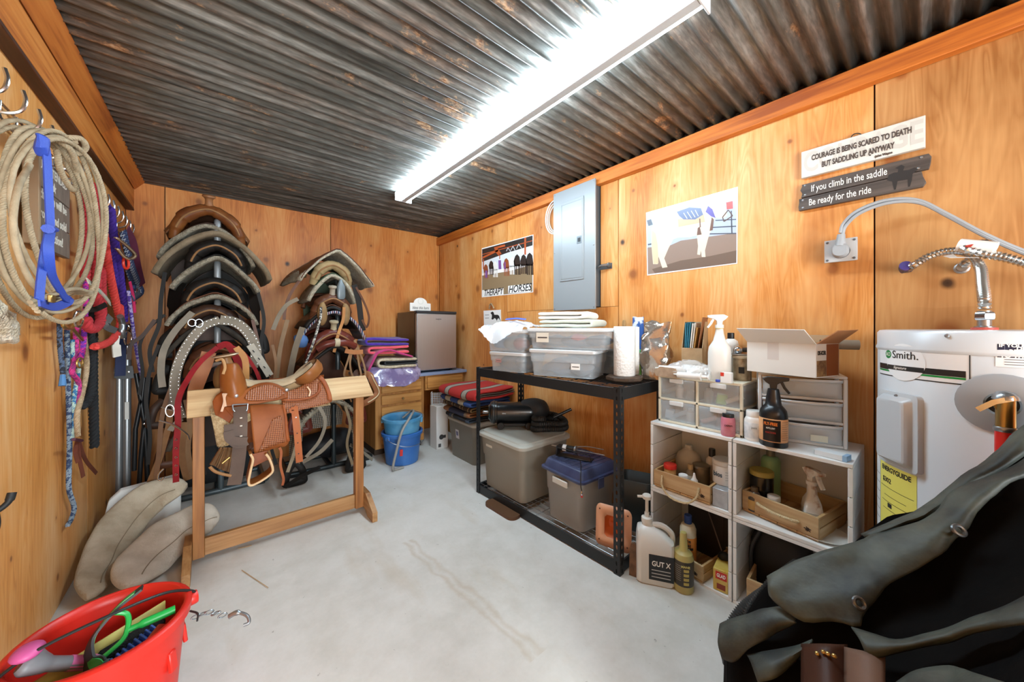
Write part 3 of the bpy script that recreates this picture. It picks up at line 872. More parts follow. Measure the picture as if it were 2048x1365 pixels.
# relief valve in its dished escutcheon
av = A(1998, 810) + .02; zv = Zc(1998, 808)
Mv = frame_m((HR * math.cos(av), HR * math.sin(av), zv), (-math.sin(av), math.cos(av), 0), (0, 0, 1))
O('escutcheon', MB().lathe([(.078, -.012), (.078, .002), (.07, .006), (.03, .012), (.026, .006)], 32, Mv.translation, Mv.to_3x3(), False, False), mat('a3a8ad', .35, .15), wh)
O('valve_hole', MB().lathe([(.027, .004), (.027, .0055), (0, .0055)], 24, Mv.translation, Mv.to_3x3(), True, False), BLACK_RUBBER, wh)
vp = lambda x, y, z: Mv @ Vector((x, y, z))
vv = O('relief_valve', MB().tube([vp(0, 0, -.02), vp(0, 0, .03), vp(.006, 0, .05)], [.014, .014, .017], 12).tube([vp(.006, .02, .045), vp(.006, -.06, .045)], [.016, .016], 12), BRASS, wh)
O('valve_dome', MB().lathe([(.022, 0), (.021, .008), (.014, .018), (0, .022)], 16, vp(.006, .018, .045), None, True, False), STEEL, vv)
O('lever', MB().strap([vp(.02, .025, .06), vp(-.01, .012, .07), vp(-.035, -.012, .068)], .012, .003, Mv.to_3x3() @ Vector((0, 0, 1))), CHROME, vv)
O('hose_clamp', MB().lathe([(.0185, 0), (.0195, .002), (.0195, .01), (.0185, .012)], 16, vp(.006, -.062, .045), None, True, True), STEEL, vv)
O('drain_pipe', MB().tube([vp(.006, -.05, .045), vp(.006, -.3, .045), vp(.006, -.75, .05)], .017, 12), mat('d8261f', .35), wh)
# top fittings
def rib_pipe(pts, r, pitch=.011):
    q = resample(curve(pts, 16), pitch / 4)
    rs = [r * (1 + .13 * math.cos(2 * math.pi * i / 4)) for i in range(len(q))]
    return MB().tube(q, rs, 12)
O('pipe_nipple', MB().lathe([(.02, 0), (.02, .012), (.014, .014), (.014, .06)], 12, (-.05, .045, HZ - .002), None), STEEL, wh)
O('red_ring', MB().lathe([(.026, 0), (.026, .008), (.018, .009)], 16, (-.05, .045, HZ - .001)), mat('c9584c', .5), wh)
O('hex_nut', MB().lathe([(.019, 0), (.021, .003), (.021, .02), (.018, .024)], 6, (-.05, .045, HZ + .03)), CHROME, wh)

FX = mat('c2c1bd', .25, .95)
cx_, cy_ = HX - .05, HY + .045
h1 = T('flex_water_pipe', 'ribbed steel water pipe running from the wall elbow down into the heater top', 'pipe')
O('hose', rib_pipe([(XR - .03, .058, 1.545), (XR - .075, .04, 1.55), (XR - .09, .005, 1.575), (XR - .11, -.04, 1.585), (XR - .15, -.085, 1.565), (XR - .2, -.105, 1.51), (cx_ + .06, cy_ + .0, 1.44), (cx_, cy_, 1.39), (cx_, cy_, 1.365)], .0125), FX, h1)
O('elbow', MB().tube(curve([(XR, .058, 1.545), (XR - .03, .058, 1.545), (XR - .04, .075, 1.54)]), .016, 10), mat('5c5560', .35, .6), h1)
O('valve_tip', MB().lathe([(0, 0), (.017, .002), (.018, .02), (0, .022)], 12, (XR - .05, .062, 1.548), Matrix.Rotation(R(-80), 3, 'Y')), mat('4a3f8c', .4), h1)
h2 = T('flex_hot_pipe', 'ribbed steel hot water pipe looping beside the grey power cord', 'pipe')
O('hose', rib_pipe([(XR - .02, -.075, 1.53), (XR - .06, -.085, 1.545), (XR - .1, -.12, 1.575), (XR - .16, -.118, 1.59), (XR - .21, -.075, 1.575), (XR - .22, -.1, 1.555), (XR - .2, -.16, 1.53), (XR - .19, -.24, 1.475), (XR - .2, -.3, 1.41), (XR - .24, -.33, 1.345), (XR - .25, -.33, 1.30)], .0135), FX, h2)
O('wall_stub', MB().lathe([(.02, 0), (.02, .01), (.014, .012), (.014, .05)], 12, (XR, -.075, 1.53), Matrix.Rotation(R(-90), 3, 'Y')), STEEL, h2)
tg = T('pipe_tag', 'white paper tag with red print wrapped round the steel pipe', 'tag')
O('wrap', MB().tube([(XR - .2, -.062, 1.59), (XR - .215, -.135, 1.563)], .021, 10), mat('e4e0db', .5), tg)
O('flap', MB().strap([(XR - .19, -.04, 1.56), (XR - .235, -.05, 1.545), (XR - .245, -.1, 1.535)], .022, .001, (0, .2, 1)), mat('e4e0db', .5), tg)
O('red_print', MB().strap([(XR - .222, -.075, 1.583), (XR - .23, -.088, 1.578)], .012, .001, (-1, 0, .6)), mat('c8402f', .5), tg)

ZOFF = 0.0; AT_H = CAM_H
# ------------------------------------------------------------------ boltless steel shelf
from mathutils import noise as _ns
def wob(p, s, a, seed=0):
    q = Vector(p) * s + Vector((seed * 3.1, seed * 1.7, seed * .9))
    return Vector((_ns.noise(q), _ns.noise(q + Vector((7, 3, 1))), _ns.noise(q + Vector((2, 9, 5))))) * a
def jiggle(mb, s, a, seed=0):
    mb.v = [tuple(Vector(p) + wob(p, s, a, seed)) for p in mb.v]; return mb
def blob(mb, c, rx, ry, rz, n=12, m=8, s=0, a=0, seed=0):
    b0 = len(mb.v)
    prof = []
    vs = []; fs = []
    for i in range(m + 1):
        th = math.pi * i / m
        for k in range(n):
            ph = 2 * math.pi * k / n
            p = Vector((c[0] + rx * math.sin(th) * math.cos(ph), c[1] + ry * math.sin(th) * math.sin(ph), c[2] + rz * math.cos(th)))
            if a: p += wob(p, s, a, seed)
            vs.append(p)
    for i in range(m):
        for k in range(n):
            l = (k + 1) % n
            fs.append((i * n + k, (i + 1) * n + k, (i + 1) * n + l, i * n + l))
    return mb.add(vs, fs)
def fold(mb, w, d, layers, th, z0=0.0, gap=.002, seed=0, nd_=6, a=.004, sc_=9, slack=0.0):
    """a cloth folded back and forth: layers of length w along x, width d along y"""
    path = []
    h = th + gap
    for L in range(layers):
        xs_ = [(-w / 2 + w * i / 8) for i in range(9)]
        if L % 2: xs_ = xs_[::-1]
        for x in xs_: path.append(Vector((x + random.Random(seed + L).uniform(-slack, slack), 0, z0 + th / 2 + L * h)))
        if L < layers - 1:
            ex = path[-1].x; sg = -1 if L % 2 else 1
            for k in (30, 60, 90, 120, 150):
                path.append(Vector((ex + sg * math.sin(R(k)) * h / 2, 0, z0 + th / 2 + L * h + h / 2 - math.cos(R(k)) * h / 2)))
    m = len(path); vs = []; cols = nd_ + 1
    for i in range(m):
        t = (path[min(i + 1, m - 1)] - path[max(i - 1, 0)]).normalized()
        nrm = Vector((-t.z, 0, t.x))
        for sgn in (1, -1):
            for j in range(cols):
                p = path[i] + nrm * (sgn * th / 2) + Vector((0, -d / 2 + d * j / nd_, 0))
                vs.append(p)
    fs = []
    st = cols * 2
    for i in range(m - 1):
        for j in range(nd_):
            fs.append((i * st + j, i * st + j + 1, (i + 1) * st + j + 1, (i + 1) * st + j))
            o = cols
            fs.append((i * st + o + j + 1, i * st + o + j, (i + 1) * st + o + j, (i + 1) * st + o + j + 1))
        for j in (0, nd_):
            fs.append((i * st + j, (i + 1) * st + j, (i + 1) * st + cols + j, i * st + cols + j))
    for i in (0, m - 1):
        for j in range(nd_): fs.append((i * st + j, i * st + j + 1, i * st + cols + j + 1, i * st + cols + j))
    mb.add([p + wob(p, sc_, a, seed) for p in vs], fs)
    return mb

SX, SY, SRZ = 1.53, .99, 1.8
SL, SD, SH = 1.205, .46, .935
shelf = T('steel_shelf', 'black two-tier slotted steel shelf with wire decks along the plywood', 'shelf', (SX, SY, 0), SRZ)
def angle_post(x, y, sx, sy):
    """slotted angle: two punched faces"""
    mb = MB(); wd = .036; cell = .0385; n = 24; hgt = (SH + .006) / n
    for face in (0, 1):
        for i in range(n):
            z0 = i * hgt
            hole = [(wd * .36, z0 + hgt * .5), (wd * .4, z0 + hgt * .74), (wd * .5, z0 + hgt * .82), (wd * .6, z0 + hgt * .74), (wd * .64, z0 + hgt * .5), (wd * .58, z0 + hgt * .3), (wd * .5, z0 + hgt * .2), (wd * .42, z0 + hgt * .3)]
            outer = [(0, z0 + hgt * .5), (0, z0 + hgt), (wd * .5, z0 + hgt), (wd, z0 + hgt), (wd, z0 + hgt * .5), (wd, z0), (wd * .5, z0), (0, z0)]
            vs = []
            for (a, z) in hole + outer:
                vs.append((x + sx * a, y, z) if face == 0 else (x, y + sy * a, z))
            mb.add(vs, [(k, (k + 1) % 8, 8 + (k + 1) % 8, 8 + k) for k in range(8)])
    bm = None
    return mb
for (x, y, sx, sy) in ((0, 0, 1, 1), (0, SL, 1, -1), (SD, 0, -1, 1), (SD, SL, -1, -1)):
    O('post', angle_post(x, y, sx, sy), BLACK_METAL, shelf, smooth=0, solid=.002, offset=0, fix=False)
for z0, z1 in ((.004, .066), (SH - .062, SH)):
    O('rail', MB().bx(.003, .012, .004, SL - .004, z0, z1, .002), BLACK_METAL, shelf)
    O('rail', MB().bx(SD - .012, SD - .003, .004, SL - .004, z0, z1, .002), BLACK_METAL, shelf)
    O('rail', MB().bx(.012, SD - .012, .003, .012, z0, z1, .002), BLACK_METAL, shelf)
    O('rail', MB().bx(.012, SD - .012, SL - .012, SL - .003, z0, z1, .002), BLACK_METAL, shelf)
WIRE = mat('a9acae', .35, .8)
for zt, wm in ((.058, WIRE), (SH - .012, BLACK_METAL)):
    for i in range(11):
        yy = .012 + (SL - .024) * (i + .5) / 11
        O('deck_wire', MB().tube([(.01, yy, zt), (SD - .01, yy, zt)], .0022, 6), wm, shelf)
    for i in range(11):
        xx = .012 + (SD - .024) * (i + .5) / 11
        O('deck_wire', MB().tube([(xx, .01, zt + .0035), (xx, SL - .01, zt + .0035)], .0016, 6), wm, shelf)

# ------------------------------------------------------------------ clear plastic bins
CLEAR = mat('ced4d8', .22, alpha=.30, spec=.6, name='clear_plastic')
CLEAR_LID = mat('e4e6e7', .35, alpha=.8, spec=.5, name='milky_lid')
SMOKE = mat('8d9294', .25, alpha=.5, spec=.5, name='smoky_plastic')
def clear_bin(name, label, loc, rz, w, d, h, body=CLEAR, lid=CLEAR_LID, fill=None, lidh=.018, group='clear storage bins on the steel shelf', sticker=None):
    t = T(name, label, 'storage bin', loc, rz, group)
    b = MB(); k = .90
    lv = [(w * k, d * k, .003), (w * (k + .035), d * (k + .035), h * .52), (w * (k + .065), d * (k + .065), h * .54), (w * .985, d * .985, h - lidh)]
    loft_rr(b, lv, .025, 4, cap=False)
    nb = len(rrect(1, 1, .1, 4))
    b.add([(p[0], p[1], .003) for p in rrect(w * k, d * k, .025, 4)], [tuple(range(nb))])
    O('body', b, body, t, solid=.0022)
    l = MB()
    loft_rr(l, [(w * 1.0, d * 1.0, h - lidh - .004), (w * 1.02, d * 1.02, h - lidh), (w * 1.02, d * 1.02, h - .004), (w * .985, d * .985, h)], .028, 4)
    O('lid', l, lid, t)
    for i, (cx, cy, cz, sx_, sy_, sz_, c) in enumerate(fill or []):
        O('contents', blob(MB(), (cx * w, cy * d, cz * h), sx_ * w, sy_ * d, sz_ * h, 14, 8, 14, .015, i), mat(c, .8), t)
    if sticker:
        sx0, sz0, sw, sh_, col = sticker
        O('sticker', MB().bx(-sw / 2 + sx0 * w, sw / 2 + sx0 * w, -d * .5 - .001, -d * .5 + .0 , sz0 * h - sh_ / 2, sz0 * h + sh_ / 2), mat(col, .6), t)
        O('sticker_print', MB().bx(-sw / 2.6 + sx0 * w, sw / 2.6 + sx0 * w, -d * .5 - .0016, -d * .5 - .001, sz0 * h - sh_ * .08, sz0 * h + sh_ * .06), mat('4a3f3c', .6), t)
    return t
ZS = SH + .002
clear_bin('storage_bin', 'clear plastic bin with milky lid at the front of the steel shelf', (1.706, 1.475, ZS), -69.4, .43, .28, .168,
          fill=[(-.1, 0, .3, .28, .36, .24, '7d8796'), (.2, .0, .28, .2, .36, .22, '8d98a5'), (0, .1, .5, .3, .3, .15, '9aa2ac')], sticker=(.22, .42, .055, .036, 'e8e5e0'))
clear_bin('storage_bin', 'smoky plastic bin pushed behind the front bin on the steel shelf', (2.03, 1.50, ZS), -90, .40, .19, .166, body=SMOKE, lid=SMOKE,
          fill=[(0, 0, .4, .42, .4, .3, '3d4043')])
clear_bin('storage_bin', 'wide clear bin with a brown label stacked under the folded towels', (1.753, 1.453, ZS + .170), -72, .52, .37, .128,
          fill=[(-.25, 0, .35, .2, .36, .26, '9a8f88'), (.05, -.1, .35, .2, .3, .25, '77828f'), (.1, -.2, .5, .1, .2, .2, 'd05a5a'), (.3, 0, .4, .15, .36, .26, '5a6a78')], sticker=(-.28, .55, .085, .06, 'cfc4b4'))
clear_bin('storage_bin', 'dark-filled clear bin with a white lid beside the far shelf post', (1.62, 1.868, ZS), -78.2, .31, .27, .135,
          fill=[(-.1, 0, .42, .34, .4, .36, '4a4644'), (.25, 0, .4, .2, .38, .33, '3c4046')], sticker=(-.2, .55, .05, .024, 'b58a86'))
clear_bin('storage_bin', 'clear bin of mixed grooming things beneath the crumpled plastic bag', (1.615, 1.874, ZS + .137), -78.2, .345, .27, .15,
          fill=[(-.25, -.1, .35, .2, .3, .26, '6e88a8'), (.0, -.15, .4, .18, .28, .3, '8c8478'), (.25, -.2, .38, .14, .22, .3, 'a03c30'), (.1, .2, .5, .3, .2, .3, '6a5a4e')])

# crumpled bag on the far bin
bag = MB()
def bagf(u, v):
    x = -.17 + .34 * u; y = -.215 + .34 * v
    z = .012 + .035 * math.sin(math.pi * u) * math.sin(math.pi * v)
    if v < .16: z -= (.16 - v) * .52 * (0.4 + .9 * max(0, math.sin(math.pi * (u * 1.2))))
    p = Vector((x, y, z))
    return p + wob(p, 16, .022, 3) + wob(p, 45, .009, 5)
bag.grid(bagf, 26, 24)
o = put(O('plastic_bag', bag, mat('eef0f4', .2, alpha=.62, spec=.7, bmp=.4, bscale=40, name='thin_plastic'), smooth=25), (1.60, 1.86, ZS + .295), -75)
tag(o, 'crumpled translucent plastic bag with blue print slumped over a clear bin', 'plastic bag')
O('blue_print', MB().strap([(-.02, -.1, .062), (.06, -.085, .068), (.13, -.08, .06)], .022, .001, (0, -.5, 1)), mat('4a63c0', .4), o)

def folded_thing(name, label, cat, loc, rz, w, d, n, th, m, group=None, seed=0, a=.004, gap=.002, slack=.0):
    o = O(name, fold(MB(), w, d, n, th, seed=seed, a=a, gap=gap, slack=slack), m, smooth=50, sub=1)
    tag(o, label, cat, group); put(o, loc, rz); return o
TOWEL = dict(bmp=.6, bscale=260, bdist=.002)
folded_thing('folded_towel', 'pale green-white towel folded thick on the wide clear bin', 'towel', (1.76, 1.50, ZS + .301), -75, .35, .26, 2, .024, mat('c9cbbd', .9, **TOWEL), 'folded towels', 3, .010, .002)
folded_thing('folded_towel', 'white towel folded on top of the green-white towel', 'towel', (1.745, 1.53, ZS + .354), -77, .31, .24, 2, .022, mat('e3dfd8', .9, **TOWEL), 'folded towels', 5, .010, .002)

# paper towels on a dark wooden holder
pt = T('paper_towel_roll', 'white quilted paper towel roll upright on a dark wooden holder', 'paper towels', (1.79, 1.13, ZS))
O('holder_base', MB().lathe([(.098, 0), (.104, .006), (.104, .02), (.095, .027), (0, .027)], 8, cap1=False), lumber('holder_wood', '33261c', '4a382a', '5e4a38', 0, 2), pt)
O('dowel', MB().lathe([(.011, .02), (.011, .335), (.008, .343), (0, .345)], 10, cap0=False, cap1=False), mat('8a6a40', .5), pt)
def quilt():
    m, nt, b = new_mat('quilted_paper')
    b.inputs['Base Color'].default_value = lin('f0efec'); b.inputs['Roughness'].default_value = .9
    v = coords(nt, (1, 1, 1))
    w = nd(nt, 'ShaderNodeTexVoronoi'); w.inputs['Scale'].default_value = 75; nt.links.new(v, w.inputs['Vector'])
    bump(nt, b, w.outputs['Distance'], .7, .004); return m
QM = quilt()
rl = MB()
prof = []
for i in range(49):
    a = 2 * math.pi * i / 48
    prof.append((.058 * math.cos(a), .058 * math.sin(a)))
rl.lathe([(.021, .028), (.057, .028), (.0585, .032), (.0585, .304), (.057, .308), (.021, .308)], 40, cap0=False, cap1=False)
O('roll', rl, QM, pt)
O('core', MB().lathe([(.0205, .027), (.0205, .3085), (.0195, .3085), (.0195, .027)], 20, cap0=False, cap1=False), mat('b59d7c', .8), pt)
O('loose_sheet', MB().grid(lambda u, v: (.02 + .065 * u, -.058 + .012 * u + .012 * math.sin(u * 3), .03 + .275 * v), 8, 4), QM, pt, solid=.001)

# things at the near end of the shelf
wt = T('wipes_tub', 'white wipes tub with a green label and green lid', 'tub', (1.995, 1.132, ZS))
O('tub', MB().lathe([(.04, 0), (.042, .004), (.042, .135), (.04, .14)], 28), WHITE_PLASTIC, wt)
O('label_wrap', MB().lathe([(.0425, .015), (.0427, .016), (.0427, .112), (.0425, .113)], 28, cap0=False, cap1=False), mat('3f9a3a', .4, col2='b8cf52', scale=9), wt)
O('lid', MB().lathe([(.044, .138), (.044, .158), (.04, .165), (0, .166)], 28, cap1=False), mat('2e8f52', .4), wt)
text_mesh('lettering', 'ELITE', .026, WHITE_INK, wt, frame_m((-.0432, .006, .088), (0, -1, 0), (0, 0, 1)), bold=.0006, squeeze=.8)

def pouch(name, label, loc, rz, w, d, h, m, seed, crump=.012, lean=0.0, top=.6):
    mb = MB()
    def f(u, v):
        a = 2 * math.pi * u
        k = v ** 1.4
        wx = w / 2 * (1 - .12 * k * top); dy = d / 2 * (1 - k) + .002
        x = math.copysign(abs(math.cos(a)) ** .6, math.cos(a)) * wx; y = math.copysign(abs(math.sin(a)) ** .8, math.sin(a)) * dy + lean * v * v
        p = Vector((x, y, h * v))
        return p + wob(p, 18, crump * min(1, v * 3 + .15), seed) + wob(p, 50, crump * .4 * min(1, v * 3), seed + 1)
    mb.grid(f, 36, 18, cu=True)
    n = len(mb.v)
    mb.f.append(tuple(i * 18 for i in range(36))[::-1]); mb.mi.append(0)
    o = O(name, mb, m, smooth=30)
    put(o, loc, rz); tag(o, label, 'bag'); return o
pouch('feed_bag', 'tall blue and white plastic bag standing behind the wipes tub', (2.065, 1.205, ZS), -95, .10, .05, .37, mat('3560a8', .3, col2='dfe5ee', scale=6, lo=.5, hi=.53), 4, .008, .0, 1.4)
pouch('foil_pouch', 'crumpled silver foil pouch leaning at the end of the steel shelf', (1.965, 1.035, ZS), -80, .16, .09, .33, mat('c9c3bd', .16, .8, col2='b39a80', scale=7, bmp=.5, bscale=30, bdist=.006), 9, .02, .02, .3)

# ------------------------------------------------------------------ below the steel shelf
def tote(name, label, loc, rz, w, d, h, bodym, lidm, lidh=.04, taper=.88, over=1.06, dome=0.0, group=None):
    t = T(name, label, 'storage tote', loc, rz, group)
    b = MB()
    lv = [(w * taper, d * taper, 0), (w * (taper + .05), d * (taper + .05), h * .55), (w * (taper + .075), d * (taper + .075), h * .57), (w, d, h - lidh)]
    loft_rr(b, lv, .045, 5)
    O('body', b, bodym, t)
    return t
TG = mat('8d8a80', .5, bmp=.05); TGL = mat('aaa89e', .5, bmp=.05)
gt = tote('grey_tote', 'large taupe-grey lidded tote carrying the black canister vacuum', (1.745, 1.945, .068), -90, .49, .46, .405, TG, TGL)
O('lid', loft_rr(MB(), [(.50, .47, .362), (.53, .50, .366), (.53, .50, .385), (.515, .485, .392), (.485, .455, .394), (.475, .445, .402), (.46, .43, .403)], .06, 6), TGL, gt)
O('handle_recess', MB().bx(-.165, -.09, -.226, -.219, .295, .318, .003), mat('c9c5ba', .6), gt)
bt = tote('blue_lid_tote', 'clear frosted file tote with a ribbed navy blue lid', (1.735, 1.405, .068), -93, .315, .33, .30, mat('b9bab8', .3, alpha=.55, name='frosted_tote'), None, lidh=.01, taper=.90)
NAVY = mat('2b3254', .42, col2='4d5776', scale=5)
bl = O('lid', loft_rr(MB(), [(.335, .35, .285), (.35, .365, .29), (.35, .365, .302), (.325, .34, .306), (.30, .315, .345), (.285, .30, .353), (.28, .295, .354)], .03, 5), NAVY, bt)
for i in range(7): O('lid_rib', MB().bx(-.125 + i * .04, -.105 + i * .04, -.13, .13, .352, .3575, .002), NAVY, bl)
O('contents', MB().bx(-.12, .12, -.13, .13, .01, .22, .01), mat('6b6862', .8), bt)
O('handle', MB().bx(-.06, .06, -.185, -.172, .235, .27, .006), mat('c9c6bd', .4), bt)
O('clip', MB().bx(.178, .186, -.05, .0, .24, .3, .003), NAVY, bt)

vc = T('canister_vacuum', 'black canister vacuum lying on the taupe-grey tote', 'vacuum', (1.655, 2.135, .472), -40)
VB = mat('101214', .28, coat=.2)
Mx = Matrix.Rotation(R(90), 3, 'Y')
O('motor_body', MB().lathe([(0, -.012), (.05, -.008), (.075, .0), (.083, .012), (.083, .05), (.078, .055), (.078, .3), (.07, .34), (.045, .36), (0, .362)], 32, (-.06, 0, .115), Mx, False, False), VB, vc)
O('end_ring', MB().lathe([(.084, .018), (.088, .022), (.088, .032), (.084, .036)], 32, (-.06, 0, .115), Mx, False, False), mat('3a3f42', .3, .5), vc)
O('end_cap', MB().lathe([(.0, -.018), (.055, -.014), (.062, -.004), (.062, .0)], 28, (-.06, 0, .115), Mx, False, False), mat('1f2a27', .2, coat=.5), vc)
O('inlet', MB().lathe([(.009, -.06), (.011, -.055), (.011, -.01)], 12, (-.06, 0, .115), Mx), STEEL, vc)
O('chassis', MB().bx(-.01, .26, -.06, .06, .02, .045, .01), BLACK_PLASTIC, vc)
for xx in (.02, .23):
    for yy in (-.068, .068):
        O('wheel', MB().lathe([(.0, -.008), (.024, -.008), (.027, -.004), (.027, .004), (.024, .008), (0, .008)], 16, (xx, yy, .027), Matrix.Rotation(R(90), 3, 'X'), False, False), BLACK_RUBBER, vc)
O('dust_bag', blob(MB(), (.27, .0, .13), .13, .075, .085, 16, 10, 9, .03, 4), mat('15171a', .7), vc)
O('latch', MB().bx(.03, .06, -.086, -.078, .12, .128, .002), STEEL, vc)
hs = T('vacuum_hose', 'coiled black ribbed vacuum hose piled on the taupe-grey tote lid', 'hose', (1.87, 1.80, .472))
q = []
for i in range(150):
    a = 2 * math.pi * i / 58
    q.append((.13 * math.cos(a) * (1 - i * .0012), .12 * math.sin(a), .021 + .0175 * i / 29 + .01 * math.sin(a * 2)))
rr = [.0185 + .002 * math.cos(math.pi * i) for i in range(len(resample(q, .006)))]
O('hose', MB().tube(resample(q, .006), rr, 10), BLACK_RUBBER, hs)
O('wand', MB().tube([(-.02, -.06, .12), (.09, -.13, .175)], .011, 10), BLACK_PLASTIC, hs)

jk = T('black_clipper', 'black caulking-gun style tool resting on the navy tote lid', 'tool', (1.70, 1.44, .427), -70)
O('cradle', MB().bx(-.1, .13, -.028, .028, 0, .006, .002).bx(-.1, -.09, -.028, .028, 0, .06, .002), BLACK_METAL, jk)
O('cradle_rail', MB().tube([(-.095, -.028, .055), (.12, -.028, .04), (.13, -.028, .0)], .003, 6), BLACK_METAL, jk)
O('barrel', MB().lathe([(.018, 0), (.02, .004), (.02, .1), (.016, .104)], 16, (-.09, 0, .05), Mx), mat('1a1a1a', .4), jk)
O('barrel_label', MB().lathe([(.0203, .03), (.0204, .03), (.0204, .055), (.0203, .055)], 16, (-.09, 0, .05), Mx, False, False), mat('cfd0d0', .5), jk)
O('collar', MB().lathe([(.02, 0), (.024, .002), (.024, .012), (.02, .014)], 16, (.015, 0, .05), Mx), STEEL, jk)
O('plunger_rod', MB().tube([(.02, 0, .05), (.2, .01, .045)], .003, 6), STEEL, jk)
O('spout', MB().tube([(-.085, 0, .05), (-.14, .0, .052)], [.006, .003], 8), STEEL, jk)
O('trigger_wire', MB().tube(curve([(.02, .03, .06), (.09, .05, .065), (.18, .06, .06)]), .0025, 6), STEEL, jk)
cdm = O('tie_cord', MB().tube(curve([(1.80, 1.50, .43), (1.72, 1.40, .4265), (1.66, 1.34, .4265), (1.60, 1.29, .427), (1.563, 1.262, .41), (1.548, 1.25, .36), (1.55, 1.245, .33)]), .003, 6), BLACK_RUBBER)
tag(cdm, 'thin black elastic cord with a hook laid over the navy tote lid', 'cord')
O('hook', MB().tube(curve([(1.55, 1.245, .33), (1.546, 1.243, .315), (1.54, 1.236, .31), (1.538, 1.232, .322)]), .003, 6), CHROME, cdm)
O('red_tip', MB().tube([(1.55, 1.245, .312), (1.55, 1.244, .295)], .006, 8), mat('d0332a', .4), cdm)

oc = T('orange_corner_cup', 'translucent orange rubber wall plate with a round cup', 'rubber cup', (1.615, 1.085, .068), 0)
ORG = mat('dca27e', .45, alpha=.95)
Mo = frame_m((0, 0, .105), (.30, -.95, 0), (.08, .0, 1))
pl_ = MB()
sq = rrect(.20, .21, .03, 4)
wav = []
for i, p in enumerate(sq): wav.append((p[0] * (1 - .06 * math.cos(4 * math.atan2(p[1], p[0])) * -1), p[1] * (1 + .05 * math.cos(4 * math.atan2(p[1], p[0])) * -1)))
nn = len(wav)
hole = [(.062 * math.cos(math.atan2(p[1], p[0])), .068 * math.sin(math.atan2(p[1], p[0]))) for p in wav]
pl_.add([(a, b, 0) for a, b in wav] + [(a, b, .0) for a, b in hole], [(i, (i + 1) % nn, nn + (i + 1) % nn, nn + i) for i in range(nn)])
pl_.xf(Mo)
O('plate', pl_, ORG, oc, solid=.005)
O('cup', MB().lathe([(.064, 0), (.058, -.025), (.04, -.05), (0, -.06)], 28, Mo.translation, Mo.to_3x3(), False, False, sx=1, sy=1.08), mat('d9723a', .45), oc, solid=.003)
for (a, b) in ((-.075, .08), (.075, .08), (-.075, -.08), (.075, -.08)):
    O('screw_hole', MB().lathe([(.0045, 0), (.0045, .0005), (0, .0005)], 8, Mo @ Vector((a, b, .003)), Mo.to_3x3()), mat('5a3a2c', .6), oc)

wd_ = tag(put(O('wood_stake', MB().prism([(-.02, 0), (.02, 0), (.019, .13), (.012, .155), (0, .16), (-.012, .155), (-.019, .13)], .018, frame_m((0, 0, 0), (.3, -.95, 0), (.06, 0, 1))), mat('7a5a40', .7, col2='4f3a28', scale=20)), (1.60, .955, .0)), 'short weathered wooden stake beside the near shelf post', 'stake')
mt_ = tag(put(O('rubber_scrap', MB().prism(rrect(.30, .10, .045, 6), .02), mat('5a3a20', .6)), (1.475, 1.86, 0), 92), 'brown rounded mat scrap poking out beneath the bottom shelf rail', 'mat')
fs_ = T('feed_scoop', 'black plastic feed scoop standing on the bottom wire deck behind the near post', 'scoop', (1.885, 1.10, .068), -70)
sc_m = MB()
sc_m.grid(lambda u, v: ((-.1 + .2 * u) * (1 + .25 * v), -.1 - .05 * v + .02 * abs(2 * u - 1), .02 + .30 * v + .0 * u), 8, 6)
fs_m = MB().loft([[(p[0], p[1], z) for p in rrect(w_, d_, .03, 4, 0, cy)] for w_, d_, z, cy in ((.13, .10, .0, 0), (.15, .12, .15, -.01), (.18, .16, .31, -.03))], cap=False)
O('bowl', fs_m, mat('1f2422', .5), fs_, solid=.004)
O('liner', MB().loft([[(p[0], p[1], z) for p in rrect(w_, d_, .03, 4, 0, cy)] for w_, d_, z, cy in ((.125, .095, .008, 0), (.14, .11, .14, -.01))]), mat('8f979c', .5), fs_)
# ------------------------------------------------------------------ white cube shelves
CW = mat('ebeae7', .5, col2='dfddd9', scale=6)
CUBE_X, CUBE_D, CUBE_Z = 1.773, .345, .738
def cube(label, y0, y1, z0, z1):
    t = T('cube_shelf', label, 'cube shelf', (CUBE_X, y0, z0), 0, 'white cube shelves')
    w, h, th = y1 - y0, z1 - z0, .015
    n = 3
    hh = (h - 2 * th) / n
    for side in (0, 1):
        ya, yb = (0.001, th) if side == 0 else (w - th, w - .001)
        O('side_backing', MB().bx(.003, CUBE_D - .007, ya + .005, yb - .005, th, h - th), mat('4a453f', .8), t)
        for k in range(n):
            yy0, yy1 = (ya + .008, yb) if side == 0 else (ya, yb - .008)
            O('side_slat', MB().bx(0, CUBE_D, ya, yb, th + k * hh + .0015, th + (k + 1) * hh - .0015, .0012), CW, t)
    O('top_panel', MB().bx(0, CUBE_D, 0.001, w - .001, h - th, h, .0015), CW, t)
    O('bottom_panel', MB().bx(0, CUBE_D, 0.001, w - .001, 0, th, .0015), CW, t)
    O('back_panel', MB().bx(CUBE_D - .006, CUBE_D - .001, th, w - th, th, h - th), mat('dfdedc', .6), t)
    return t
cube('white cube shelf on the floor holding the shampoo bottle and a small crate', .574, .962, 0, .385)
cube('white cube shelf holding the rope-handled crate of small bottles', .574, .962, .386, CUBE_Z)
cube('white cube shelf on the floor behind the dark coat', .180, .571, 0, .385)
cube('white cube shelf holding the tilted crate with the rusty spray bottle', .180, .571, .386, CUBE_Z)

